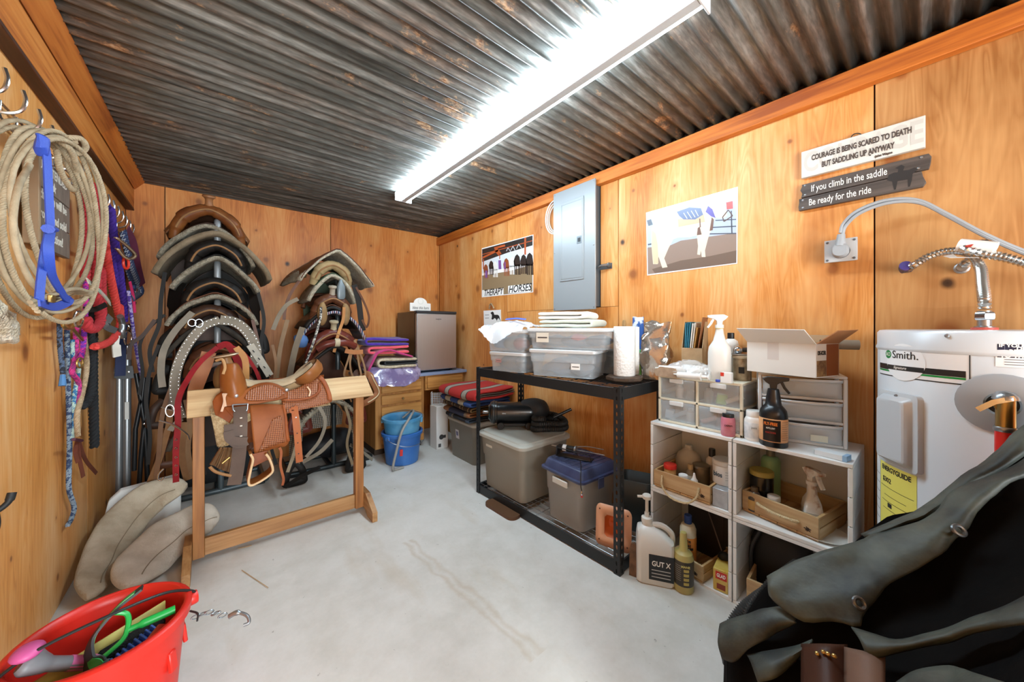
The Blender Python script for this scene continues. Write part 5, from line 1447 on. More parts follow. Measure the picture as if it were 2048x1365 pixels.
fp = O('flap', MB().add([(Wb / 2, -Db / 2 + .004, Hb), (Wb / 2, Db / 2 - .004, Hb), (Wb / 2 + .06, Db / 2, Hb + .055), (Wb / 2 + .06, -Db / 2 + .02, Hb + .052)], [(0, 1, 2, 3)]), mat('a87248', .6), dc, solid=.003, smooth=0)
text_mesh('lettering', 'DE-ICER', .024, INK, fp, frame_m((Wb / 2 + .038, -.005, Hb + .037), (0, 1, 0), (.74, 0, .67)), bold=.0008, squeeze=.7)
O('flap', MB().add([(-Wb / 2, Db / 2, Hb), (Wb / 2, Db / 2, Hb), (Wb / 2, Db / 2 + .03, Hb + .03), (-Wb / 2, Db / 2 + .03, Hb + .03)], [(0, 1, 2, 3)]), KI, dc, solid=.003, smooth=0)
O('brown_tape', MB().bx(-.045, .0, -Db / 2 - .0006, -Db / 2, .06, Hb), mat('c9c1bb', .5), dc)
tag(put(O('cardboard_tube', MB().lathe([(.02, 0), (.02, .12), (.017, .12), (.017, 0)], 20, cap0=False, cap1=False), mat('8f8270', .8)), (1.96, .30, z4 + .128), rot=(R(90), R(10), R(20))), 'short cardboard tube sticking out of the open white carton', 'tube')
# ------------------------------------------------------------------ desk cabinet in the far corner
cab = T('oak_cabinet', 'oak desk cabinet with drawers and a blue-grey counter in the far corner', 'cabinet', (0, 0, 0))
CT = mat('8592ad', .4, col2='7a88a5', scale=10)
O('countertop', MB().bx(1.06, 2.122, 3.308, 3.955, .742, .77, .003), CT, cab)
O('pedestal', MB().bx(1.15, 1.648, 3.392, 3.95, .07, .741, .002), OAK_Z, cab)
O('toe_kick', MB().bx(1.16, 1.64, 3.45, 3.94, 0, .07), mat('3a2817', .7), cab)
for z0, z1 in ((.115, .30), (.32, .47), (.49, .58), (.60, .715)):
    d_ = O('drawer', MB().bx(1.205, 1.615, 3.374, 3.392, z0, z1, .006), OAK_X, cab)
    O('knob', MB().lathe([(.006, 0), (.006, .012), (.013, .018), (.011, .026), (0, .028)], 12, (1.41, 3.374, (z0 + z1) / 2), Matrix.Rotation(R(90), 3, 'X'), cap1=False), mat('8a6a3a', .4), d_)
O('apron', MB().bx(1.65, 2.10, 3.36, 3.39, .585, .741, .002), OAK_X, cab)
O('drawer', MB().bx(1.665, 2.08, 3.342, 3.36, .605, .725, .007), OAK_X, cab)
O('side_panel', MB().bx(2.10, 2.122, 3.36, 3.95, 0, .741), OAK_Z, cab)

fr = T('mini_fridge', 'compact fridge with a stainless door and black sides on the counter', 'fridge', (0, 0, .772))
BK = mat('14120f', .22, coat=.3)
def steel_door():
    m, nt, b = new_mat('brushed_stainless'); v = coords(nt, (160, 1, .8))
    nt.links.new(ramp(nt, noise(nt, v, 4, 3), [(.2, 'b4b2b1'), (.8, 'bebcbb')]), b.inputs['Base Color'])
    b.inputs['Metallic'].default_value = .85; b.inputs['Roughness'].default_value = .36
    return m
O('cabinet_body', MB().bx(1.552, 2.02, 3.40, 3.86, .012, .632, .006), BK, fr)
O('door', MB().bx(1.552, 2.02, 3.358, 3.397, .018, .612, .008), steel_door(), fr)
O('top_trim', MB().bx(1.55, 2.022, 3.356, 3.42, .613, .64, .006), mat('2a2b2d', .4), fr)
O('gasket', MB().bx(1.56, 2.012, 3.397, 3.401, .02, .61), BLACK_RUBBER, fr)
text_mesh('brand_lettering', 'insignia', .022, mat('4a4a4c', .4, .5), fr, frame_m((1.80, 3.3575, .555), (1, 0, 0), (0, 0, 1)))
for xx in (1.59, 1.98):
    for yy in (3.42, 3.83): O('foot', MB().lathe([(.018, 0), (.018, .012)], 12, (xx, yy, 0)), BLACK_RUBBER, fr)
bs = T('barn_sign', 'small white arched sign lettered bless this barn on the fridge', 'sign', (1.668, 3.52, 1.413))
out = [(-.118, 0), (.118, 0), (.118, .085)]
for k in range(13):
    a = R(0 + 180 * k / 12); out.append((.075 * math.cos(a), .088 + .055 * math.sin(a)))
out.append((-.118, .085))
O('board', MB().prism(out, .014, frame_m((0, 0.007, 0), (1, 0, 0), (0, 0, 1))), mat('e6e3dd', .6), bs, smooth=0)
text_mesh('lettering', 'bless this barn', .045, mat('3c3a39', .6), bs, frame_m((0, -.0076, .035), (1, 0, 0), (0, 0, 1)), shear=.3, squeeze=.72)
O('wreath', MB().lathe([(.028, 0), (.032, .002), (.028, .003)], 20, (0, -.0076, .105), Matrix.Rotation(R(90), 3, 'X'), False, False), mat('cfcfc4', .7), bs)

# ------------------------------------------------------------------ pads piled on the counter
def felt(c, c2=None): return mat(c, .95, col2=c2, scale=30, bmp=.5, bscale=180, bdist=.004, sheen=.3)
GPAD = 'saddle pads piled on the counter'
def pad_fold(name, label, loc, rz, w, d, n, th, gap, m, seed, a=.012, sc_=5):
    mb = fold(MB(), w, d, n, th, seed=seed, a=a, gap=gap, sc_=sc_)
    o = O(name, mb, m, smooth=60, sub=1); tag(o, label, 'saddle pad', GPAD); put(o, loc, rz); return o
pk = MB()
def pkf(u, v):
    a = 2 * math.pi * u; b_ = math.pi * (v - .5)
    x = .27 * math.copysign(abs(math.cos(a)) ** .7, math.cos(a)) * math.cos(b_) ** .5
    y = .19 * math.copysign(abs(math.sin(a)) ** .7, math.sin(a)) * math.cos(b_) ** .5
    z = .045 * math.sin(b_)
    if y < -.06: z -= (-.06 - y) * 1.05
    p = Vector((x, y, z + .05)); return p + wob(p, 9, .02, 2) + wob(p, 30, .012, 5)
pk.grid(pkf, 48, 14, cu=True)
o = tag(put(O('wrapped_pad', pk, mat('6f6288', .16, col2='a59cb8', scale=11, lo=.45, hi=.7, coat=.9, bmp=.5, bscale=22, bdist=.01), smooth=28), (1.30, 3.35, .785), -4), 'purple pad in a shiny plastic wrapper drooping over the counter edge', 'saddle pad')
pad_fold('fleece_pad', 'cream fleece pad with a charcoal face folded under the magenta pad', (1.345, 3.40, .855), 176, .34, .32, 2, .03, .035, mat('c9bda4', .95, col2='a89a80', scale=40, bmp=.8, bscale=110, bdist=.008), 3)
o = O('lining', fold(MB(), .30, .30, 2, .012, z0=.0, seed=3, a=.008, gap=.012, sc_=5), mat('26282a', .95), smooth=60); o.parent = bpy.data.objects['fleece_pad']; o.location = (-.02, .0, .034)
mg = MB()
def mgf(u, v):
    x = -.25 + .40 * u; y = -.17 + .33 * v
    z = .04 + .05 * math.sin(math.pi * u) - (.12 * max(0, .22 - u) / .22) + .02 * math.sin(5 * u)
    p = Vector((x, y, z)); return p + wob(p, 7, .014, 6)
mg.grid(mgf, 20, 12)
tag(put(O('magenta_pad', mg, felt('b8346e'), smooth=60, solid=.016, offset=1), (1.30, 3.40, .915), -3), 'magenta felt pad draped over the cream fleece pad', 'saddle pad', GPAD)
pad_fold('coral_pad', 'coral pink felt pad folded beneath the purple pad', (1.27, 3.43, .985), 176, .36, .32, 2, .030, .020, felt('e0566a', 'd8505a'), 7)
pad_fold('purple_pad', 'bright purple felt pad folded on top of the pile', (1.255, 3.43, 1.066), 178, .39, .32, 2, .028, .016, felt('4a2a9a', '3f2288'), 9, .018)

# ------------------------------------------------------------------ nested blue buckets
def bucket(name, label, loc, r0, r1, h, m, rz=0, group=None, rim=.012):
    t = T(name, label, 'bucket', loc, rz, group)
    O('shell', MB().lathe([(0, .001), (r0 - .006, .001), (r0, .006), (r1 - .004, h - .03), (r1 - .003, h)], 40, cap0=False, cap1=False), m, t, solid=.004)
    O('rim', MB().lathe([(r1 - .004, h - .03), (r1 + rim, h - .028), (r1 + rim + .002, h - .004), (r1 + rim * .5, h), (r1 - .005, h)], 40, cap0=False, cap1=False), m, t, solid=.002)
    return t
BL = mat('2a5fa8', .42, col2='3d74b8', scale=4); BL2 = mat('3f86b4', .5, col2='6aa6c4', scale=5)
b1 = bucket('blue_bucket', 'royal blue bucket on the floor before the oak cabinet', (1.315, 3.155, 0), .142, .172, .285, BL, 25)
for s_ in (-1, 1): O('handle_lug', MB().box((s_ * .182, 0, .25), (.02, .045, .04), .006), BL, b1)
O('bail_wire', MB().tube(curve([(-.192, 0, .25), (-.19, -.07, .225), (-.145, -.16, .195), (-.04, -.2, .185), (.07, -.195, .2), (.16, -.12, .23), (.192, 0, .25)], 10), .003, 6), STEEL, b1)
O('red_tag', MB().strap([(-.132, -.112, .16), (-.126, -.104, .1)], .025, .002, (-.7, -.7, .1)), mat('c8302a', .5), b1)
b2 = bucket('blue_bucket', 'faded sky blue bucket nested inside the royal blue bucket', (1.315, 3.155, .125), .134, .167, .29, BL2, -35)
for s_ in (-1, 1): O('handle_lug', MB().box((s_ * .177, 0, .255), (.02, .045, .045), .006), BL2, b2)
O('bail_wire', MB().tube(curve([(-.187, 0, .255), (-.17, .1, .285), (-.05, .18, .30), (.06, .175, .30), (.17, .09, .285), (.187, 0, .255)], 10), .004, 6), mat('6a6a66', .5), b2)
hs_ = tag(O('grey_hose', MB().tube(curve([(1.36, 3.25, .37), (1.43, 3.22, .43), (1.40, 3.10, .455), (1.31, 2.97, .44), (1.22, 2.94, .33), (1.17, 2.945, .15), (1.15, 2.955, .04), (1.17, 2.97, .012), (1.25, 2.97, .012)], 12), .011, 10), mat('8f8d88', .55)), 'grey hose looping out of the nested blue buckets to the floor', 'hose')

# ------------------------------------------------------------------ carton, wire rack, far tote
wbx = T('white_carton', 'upright white appliance carton beside the oak cabinet', 'carton', (0, 0, 0))
O('carton', MB().bx(1.695, 1.825, 3.205, 3.345, 0, .435, .002), mat('d3d2d0', .6), wbx)
O('print_dial', MB().lathe([(.026, 0), (.026, .0006), (0, .0006)], 20, (1.75, 3.2048, .12), Matrix.Rotation(R(90), 3, 'X')), mat('3a3a3c', .5), wbx)
O('print_stem', MB().bx(1.77, 1.80, 3.2042, 3.205, .105, .135), mat('3a3a3c', .5), wbx)
O('barcode', MB().bx(1.715, 1.745, 3.2042, 3.205, .02, .055), mat('4a4a4c', .5), wbx)
wr = T('wire_basket', 'white wire grid basket on top of the white carton', 'basket', (1.76, 3.275, .436), -35)
WW = mat('d5d3cc', .5)
for i in range(10): O('wire', MB().tube([(-.075 + i * .0166, -.045, .003), (-.075 + i * .0166, -.045, .13)], .0018, 5), WW, wr)
for i in range(8): O('wire', MB().tube([(-.077, -.0465, .004 + i * .018), (.077, -.0465, .004 + i * .018)], .0018, 5), WW, wr)
for (xx, yy) in ((-.077, .045), (.077, .045)): O('wire', MB().tube([(xx, -.045, .13), (xx, yy, .13), (xx, yy, .003), (xx, -.045, .003)], .0025, 5), WW, wr)
ft = tote('grey_tote', 'grey lidded tote on the floor under the folded horse blankets', (1.925, 2.815, 0), -90, .47, .39, .385, mat('77756c', .5, bmp=.05), TGL)
O('lid', loft_rr(MB(), [(.475, .395, .345), (.50, .415, .35), (.50, .415, .368), (.485, .40, .375), (.455, .37, .383), (.44, .355, .384)], .05, 6), TGL, ft)
O('sticker', MB().box((-.06, -.187, .23), (.055, .002, .085), 0, Euler((R(6), 0, 0))), mat('cfd2d8', .5), ft)
O('sticker_print', MB().box((-.06, -.1885, .236), (.035, .002, .04), 0, Euler((R(6), 0, 0))), mat('6a6f90', .5), ft)

def banded(name, stops, freq, axis=1, bmp_=.5):
    m, nt, b = new_mat(name)
    tc = nd(nt, 'ShaderNodeTexCoord'); sp_ = nd(nt, 'ShaderNodeSeparateXYZ'); nt.links.new(tc.outputs['Object'], sp_.inputs[0])
    f = math_n(nt, 'FRACT', math_n(nt, 'MULTIPLY_ADD', sp_.outputs[axis], freq, 10.0))
    c = ramp(nt, f, stops, 'CONSTANT')
    n_ = noise(nt, coords(nt), 140, 3)
    c = mixc(nt, math_n(nt, 'MULTIPLY', n_, .35), c, lin('2a2420'))
    nt.links.new(c, b.inputs['Base Color']); b.inputs['Roughness'].default_value = .95
    bump(nt, b, n_, bmp_, .004); return m
GB = 'folded horse blankets'
BLK = [('navy patterned horse blanket folded at the bottom of the stack', .39, .045, '23262e', banded('blanket_navy', [(0, '20242c'), (.55, '3c4c60'), (.7, '8c8a80'), (.78, '20242c')], 3.2), .40, .44, 0.0),
       ('navy and rust horse blanket folded second from the bottom', .437, .052, '', banded('blanket_rust', [(0, '2a3048'), (.3, '7d6b54'), (.38, '8f5f3c'), (.75, '2a3048')], 2.0), .43, .50, .01),
       ('dark brown blanket with tan lettering-like figures in the middle of the stack', .491, .05, '', banded('blanket_brown', [(0, '3a2c22'), (.35, '9a7f58'), (.45, '3a2c22'), (.7, '8a7048'), (.78, '3a2c22')], 7.0), .42, .52, .015),
       ('beige and blue striped horse blanket folded below the red one', .543, .056, '', banded('blanket_blue', [(0, '2c4a86'), (.28, '1f2630'), (.32, 'b3a68e'), (.72, '1f2630'), (.75, '2c4a86')], 4.2), .44, .56, .0)]
for lb, z0, hh, _, m_, w_, d_, dx in BLK:
    o = O('horse_blanket', fold(MB(), w_, d_, 2, hh / 2 - .004, seed=int(z0 * 1000), a=.012, gap=.004, sc_=5), m_, smooth=60, sub=1)
    tag(o, lb, 'blanket', GB); put(o, (1.90 + dx, 2.80, z0), 180 - 2)
rb = O('horse_blanket', fold(MB(), .44, .60, 2, .03, seed=77, a=.02, gap=.028, sc_=4), banded('blanket_red', [(0, 'b0231d'), (.36, '2a2220'), (.40, '9a9284'), (.62, '2a2220'), (.66, 'b0231d')], 3.6), smooth=60, sub=1)
tag(rb, 'thick red horse blanket with grey stripes folded on top of the stack', 'blanket', GB); put(rb, (1.90, 2.77, .602), 182)
o = O('lining', fold(MB(), .40, .585, 2, .008, seed=77, a=.018, gap=.010, sc_=4), mat('5a4a40', .95), rb, smooth=60); o.location = (-.01, 0, .032)
# ------------------------------------------------------------------ wooden saddle stand
st_ = T('saddle_stand', 'wooden saddle stand with a long top rail and splayed feet', 'saddle stand', (0, 0, 0))
YS = 2.47
def rail(sg):
    # leaning top board, near or far side
    y0, y1 = YS + sg * .066, YS + sg * .012
    n = Vector((0, sg * .92, .39)) * .018
    vs = []
    for x0, x1 in ((-.119, .0), ):
        pass
    a = [(-.119, y0, .782), (.806, y0, .782), (.77, y1, .912), (-.119, y1, .912)]
    mb = MB(); b_ = [tuple(Vector(p) - n) for p in a]
    mb.add(a + b_, [(0, 1, 2, 3), (7, 6, 5, 4), (0, 4, 5, 1), (1, 5, 6, 2), (2, 6, 7, 3), (3, 7, 4, 0)])
    return mb
O('top_rail', rail(-1), PINE_X, st_, bevel=.002)
O('top_rail', rail(1), PINE_X, st_, bevel=.002)
for x0, x1 in ((-.099, -.052), (.70, .752)):
    O('post', MB().bx(x0, x1, YS - .026, YS + .026, .035, .80, .002), STAND_Z, st_)
O('stretcher', MB().bx(-.052, .70, YS - .012, YS + .012, .036, .126, .002), STAND_X, st_)
for x0 in (-.132, .752):
    O('foot', MB().prism([(-.20, 0), (-.20, .06), (-.06, .135), (.06, .135), (.20, .06), (.20, 0), (.10, 0), (.06, .03), (-.06, .03), (-.10, 0)], .032, frame_m((x0, YS, 0), (0, 1, 0), (0, 0, 1))), STAND_Y, st_, smooth=0, bevel=.0015)

# ------------------------------------------------------------------ leathers
def leather(c1, c2, rough=.42, scale=6):
    return mat(c1, rough + .08, col2=c2, scale=scale, bmp=.12, bscale=160, bdist=.002, spec=.2)
def tooled(c1, c2, fx=70, fz=70):
    m, nt, b = new_mat('basket_stamped_leather')
    tc = nd(nt, 'ShaderNodeTexCoord'); s_ = nd(nt, 'ShaderNodeSeparateXYZ')
    mp = nd(nt, 'ShaderNodeMapping'); mp.inputs['Rotation'].default_value = (0, R(38), 0)
    nt.links.new(tc.outputs['Object'], mp.inputs[0]); nt.links.new(mp.outputs[0], s_.inputs[0])
    a = math_n(nt, 'SINE', math_n(nt, 'MULTIPLY', s_.outputs[0], fx * 6.283)); c = math_n(nt, 'SINE', math_n(nt, 'MULTIPLY', s_.outputs[2], fz * 6.283))
    h = math_n(nt, 'MULTIPLY_ADD', math_n(nt, 'MULTIPLY', a, c), .5, .5)
    nt.links.new(ramp(nt, h, [(.3, c1), (.75, c2)]), b.inputs['Base Color'])
    b.inputs['Roughness'].default_value = .4
    bump(nt, b, h, .8, .003); return m
LT = leather('783d18', '8f5027'); LT_D = leather('6e3413', '8a451c'); LT_RED = leather('7a3c1c', '96512a')
TOOL = tooled('6a3416', '9c5e36'); SUEDE = mat('b09a7c', .9, col2='a58d6e', scale=20, bmp=.2, bscale=200)
DARKSTRAP = leather('4c3a30', '5a473b', .45)
FLEECE = mat('b59a74', .95, col2='8f7450', scale=50, bmp=1.0, bscale=90, bdist=.012)
RAW = mat('b98f62', .6, col2='a67c50', scale=12)

# ------------------------------------------------------------------ the tooled saddle on the stand
sd = T('western_saddle', 'tan tooled leather western saddle resting on the wooden stand', 'saddle', (0, 0, 0))
_cs = [(1.02, -.02), (.95, -.045), (.90, -.075), (.85, -.115), (.80, -.145), (.74, -.165), (.66, -.175), (.5, -.178), (.3, -.178)]
def yside(z):
    if z >= _cs[0][0]: return _cs[0][1]
    for (z0, y0), (z1, y1) in zip(_cs[:-1], _cs[1:]):
        if z >= z1: return y0 + (y1 - y0) * (z0 - z) / (z0 - z1)
    return _cs[-1][1]
def sp_(zx, zy, off):
    px, py = 400 + zx / 4.403, 690 + zy / 4.403
    z = .8
    for _ in range(7): p = at(px, py, Y=YS + yside(z) - off); z = p.z
    return p
def lerp_curve(c, n):
    c = [Vector((p[0], p[1])) for p in c]; L = [0]
    for a, b in zip(c[:-1], c[1:]): L.append(L[-1] + (b - a).length)
    out = []
    for i in range(n):
        s = L[-1] * i / (n - 1); k = 0
        while k < len(L) - 2 and L[k + 1] < s: k += 1
        d = L[k + 1] - L[k]
        out.append(c[k].lerp(c[k + 1], (s - L[k]) / d if d > 0 else 0))
    return out
def smooth2(c, n=6): return [(p.x, p.y) for p in curve([(a, b, 0) for a, b in c], n)]
def panel(name, top, bot, off, m, parent, thick=.005, nu=18, nv=9, sm=True):
    if sm: top, bot = smooth2(top), smooth2(bot)
    a, b = lerp_curve(top, nu), lerp_curve(bot, nu)
    mb = MB()
    mb.grid(lambda u, v: sp_(*(a[round(u * (nu - 1))].lerp(b[round(u * (nu - 1))], v)), off), nu, nv)
    return O(name, mb, m, parent, solid=thick, offset=1.0, smooth=60, fix=False)
# near side layers, from the inside out
panel('fleece_lining', [(85, 560), (300, 560), (700, 560), (1130, 480)], [(150, 900), (240, 860), (500, 640), (1150, 530)], -.012, FLEECE, sd, .012)
panel('front_skirt', [(110, 500), (150, 440), (235, 405), (310, 480), (330, 560)], [(120, 560), (155, 665), (235, 712), (290, 640), (330, 570)], .0, LT_D, sd)
panel('rear_skirt', [(720, 500), (860, 440), (990, 335), (1060, 272)], [(760, 610), (880, 578), (1020, 545), (1155, 505), (1162, 480)], .0, TOOL, sd)
panel('skirt_edge', [(1060, 272), (1080, 280), (1120, 340), (1155, 430), (1165, 490)], [(1030, 300), (1055, 310), (1090, 360), (1118, 430), (1125, 485)], .007, LT_RED, sd, .002, 12, 4)
panel('rear_jockey', [(775, 405), (870, 375), (980, 305), (1045, 288)], [(715, 492), (860, 492), (990, 468), (1062, 410)], .007, TOOL, sd)
panel('jockey_edge', [(715, 492), (860, 492), (990, 468), (1062, 410), (1060, 330)], [(730, 480), (860, 475), (980, 450), (1040, 400), (1040, 330)], .0135, LT_RED, sd, .002, 14, 4)
panel('seat_jockey', [(215, 440), (370, 405), (500, 345), (600, 330), (690, 350), (775, 405)], [(205, 545), (430, 522), (520, 518), (600, 500), (690, 485), (775, 465)], .012, LT, sd)
panel('tooled_oval', [(392, 465), (440, 395), (520, 362), (610, 352), (690, 375), (742, 425)], [(392, 470), (430, 490), (520, 492), (610, 485), (690, 465), (742, 430)], .0185, TOOL, sd, .002)
fe = panel('fender', [(435, 532), (590, 522), (745, 528)], [(482, 990), (560, 960), (620, 925), (700, 905), (760, 890), (792, 840)], .006, LT, sd)
panel('fender_tooling', [(640, 655), (690, 632), (715, 625)], [(512, 960), (580, 915), (680, 880), (745, 860)], .013, TOOL, fe, .002, sm=False)
panel('fender_edge', [(745, 528), (768, 640), (778, 760), (792, 850)], [(725, 530), (745, 640), (752, 760), (765, 855)], .0125, LT_RED, fe, .002, 12, 3)
panel('front_rigging', [(205, 545), (320, 535), (430, 522)], [(290, 640), (340, 640), (440, 600)], .003, LT_D, sd)
def strapz(name, pts, w, m, off, t=.004, n=6):
    q = smooth2(pts, n); P3 = [sp_(a, b, off) for a, b in q]
    return O(name, MB().strap(P3, w, t, (0, -1, .12)), m, sd)
strapz('latigo', [(355, 545), (357, 700), (352, 850), (340, 1000), (318, 1150), (300, 1235)], .058, DARKSTRAP, .02)
strapz('latigo', [(255, 700), (262, 790), (300, 860), (360, 875), (415, 850)], .04, DARKSTRAP, .028)
strapz('latigo', [(415, 850), (330, 850), (265, 830), (250, 760)], .04, DARKSTRAP, .034)
for zy in (645, 715, 805): O('buckle_slot', MB().box(sp_(362, zy, .0245), (.010, .003, .006), .001), mat('cfc4b4', .5), sd)
rg_ = MB()
for pp_ in ([(285, 530), (290, 575), (305, 590)], [(285, 530), (420, 522)], [(420, 522), (416, 570), (405, 585)]):
    rg_.tube([sp_(a, b, .022) for a, b in pp_], .0035, 8)
O('rigging_ring', rg_, STEEL, sd)
strapz('billet', [(830, 545), (842, 650), (858, 800), (868, 930), (876, 1035)], .034, leather('8f4822', 'a05a30'), .02)
strapz('billet', [(800, 560), (815, 590), (835, 560), (855, 548)], .022, leather('8f4822', 'a05a30'), .022)
for zy in (640, 780, 865, 960): O('billet_hole', MB().lathe([(.0035, 0), (.0035, .0006), (0, .0006)], 8, sp_(846 + (zy - 640) * .07, zy, .0225), Matrix.Rotation(R(90), 3, 'X')), INK if zy > 700 else STEEL, sd)
for (a, b) in ((320, 450), (765, 398)):
    O('concho', MB().lathe([(.0, 0), (.009, .001), (.009, .004), (.004, .006), (0, .006)], 14, sp_(a, b, .018), Matrix.Rotation(R(90), 3, 'X'), False, False), STEEL, sd)
strapz('saddle_string', [(205, 430), (215, 500), (190, 590)], .010, mat('c9a184', .7), .02)
strapz('saddle_string', [(230, 430), (215, 470), (225, 545)], .010, mat('c9a184', .7), .022)
strapz('saddle_string', [(945, 370), (970, 410), (960, 455)], .007, mat('d0b090', .7), .016)
strapz('saddle_string', [(700, 905), (715, 950), (708, 1060), (735, 1180), (725, 1240)], .012, LT_RED, .02)
# stirrup: bent wood bow with a leather face
stp = [sp_(a, b, .02) for a, b in smooth2([(440, 950), (462, 1000), (440, 1100), (424, 1195), (450, 1222), (540, 1180), (620, 1120), (634, 1075), (605, 990), (575, 950)], 5)]
sb_ = MB()
for off_y in (0,):
    ring = []
    for i, p in enumerate(stp):
        t = (stp[min(i + 1, len(stp) - 1)] - stp[max(i - 1, 0)]).normalized(); n_ = Vector((0, 1, 0)).cross(t).normalized()
        ring.append([p + n_ * .006 + Vector((0, -.03, 0)), p + n_ * .006 + Vector((0, .055, 0)), p - n_ * .006 + Vector((0, .055, 0)), p - n_ * .006 + Vector((0, -.03, 0))])
    sb_.loft(ring)
stir = O('stirrup', sb_, mat('a5652f', .45, col2='955626', scale=9), sd, smooth=50)
O('stirrup_edge', MB().tube([p + Vector((0, -.031, 0)) for p in stp], .0055, 8), mat('c9a880', .6), stir)
O('stirrup_leather', MB().strap([sp_(520, 950, .012), sp_(525, 1010, .02), sp_(540, 1040, .02)], .07, .006, (0, -1, 0)), LT_D, sd)
# fringe and cinch hanging in front
panel('cinch_fleece', [(90, 605), (180, 640), (270, 700)], [(160, 905), (215, 900), (265, 880)], .004, FLEECE, sd, .018)
cf = O('cinch', MB().grid(lambda u, v: sp_(85 + 190 * v + (170 - 120 * v) * (1 - u) * .55 + 10 * math.sin(v * 9), 905 + u * (150 + 80 * v), .01 + .008 * math.sin(v * 40)), 10, 22), mat('7d5a36', .8, col2='5f4126', scale=14), sd, solid=.006, fix=False)
O('cinch_edge', MB().tube([sp_(a, b, .02) for a, b in smooth2([(85, 1075), (130, 1115), (200, 1140), (275, 1155)])], .007, 8), mat('8a6138', .7), sd)
O('cinch_buckle', MB().tube([sp_(195, 1045, .022), sp_(262, 990, .022)], .004, 6), BRASS, sd)
# far side of the skirt, plain
fk = MB(); fk.grid(lambda u, v: (-.01 + .54 * u, YS - yside(.93 - .22 * v) + .004, .93 - .22 * v), 12, 7)
O('far_skirt', fk, LT_D, sd, solid=.006)
fk = MB(); fk.grid(lambda u, v: (.12 + .16 * u, YS - yside(.80 - .26 * v) + .008, .80 - .26 * v), 8, 7)
O('far_fender', fk, LT, sd, solid=.006)
# seat of pale suede
def seatf(u, v):
    x = .085 + .36 * u
    zc = .945 - .012 * math.sin(math.pi * u) + (.075 * max(0, (u - .55) / .45) ** 1.6) + .02 * max(0, (.2 - u) / .2)
    hw = .04 + .03 * math.sin(math.pi * min(1, u * .75 + .15))
    a = (v - .5) * 2
    return Vector((x, YS + a * hw, zc - .03 * abs(a) ** 2.2))
O('seat', MB().grid(seatf, 20, 13), SUEDE, sd, solid=.012, offset=-1)
# cantle: tilted oval dish with a leather back
Mcn = frame_m((.415, YS, .975), (0, -1, 0), (.74, 0, .67))
cn = MB()
rings = []
for (k, d) in ((.86, .0), (1.0, .012), (1.04, .003), (1.02, -.03), (.86, -.055)):
    rings.append([(.118 * k * math.cos(a), .088 * k * math.sin(a), d) for a in [2 * math.pi * i / 32 for i in range(32)]])
cn.loft(rings, cap=True); cn.xf(Mcn)
ca = O('cantle', cn, leather('7a4822', '905c32', .3), sd)
cd_ = MB(); cd_.grid(lambda u, v: Mcn @ Vector((.108 * v * math.cos(2 * math.pi * u), .08 * v * math.sin(2 * math.pi * u), .013 - .018 * (1 - v * v))), 32, 7, cu=True)
O('cantle_suede', cd_, SUEDE, ca)
O('cantle_mark', MB().tube(curve([Mcn @ Vector((-.07, .02, .009)), Mcn @ Vector((-.045, .05, .0105)), Mcn @ Vector((-.02, .035, .006))]), .004, 6, flat=(.3, 1.6, Mcn.to_3x3() @ Vector((0, 0, 1)))), DARKSTRAP, ca)
# fork and horn
fk_ = MB()
rings = []
for (z, rx, ry, dx) in ((.865, .062, .085, .012), (.91, .060, .088, .008), (.96, .055, .08, .0), (1.01, .046, .062, -.006), (1.035, .038, .045, -.01), (1.045, .03, .035, -.012)):
    rings.append([(.062 + dx + rx * math.cos(a), YS - .03 + ry * math.sin(a), z) for a in [2 * math.pi * i / 28 for i in range(28)]])
fk_.loft(rings)
O('fork', fk_, leather('74401a', '8a4f24', .25), sd)
O('fork_side', blob(MB(), (.025, YS + .06, .955), .045, .06, .085, 18, 12), leather('5e4226', '74532f', .4), sd)
Mh = Matrix.Rotation(R(-10), 3, 'Y')
O('horn', MB().lathe([(.026, 0), (.022, .02), (.022, .035), (.05, .042), (.056, .047), (.05, .054), (0, .056)], 24, (.042, YS - .02, 1.04), Mh, cap1=False), leather('6b4a2c', '85603c', .3), sd)
O('horn_tie', MB().tube(curve([(-.005, YS - .06, 1.065), (.02, YS - .085, 1.07), (.03, YS - .09, 1.03), (.022, YS - .1, .995)]), .007, 8), RAW, sd)
O('horn_rim', MB().lathe([(.0565, .046), (.0585, .049), (.0565, .052)], 24, (.042, YS - .02, 1.04), Mh, False, False), mat('c9b49a', .4, .4), sd)
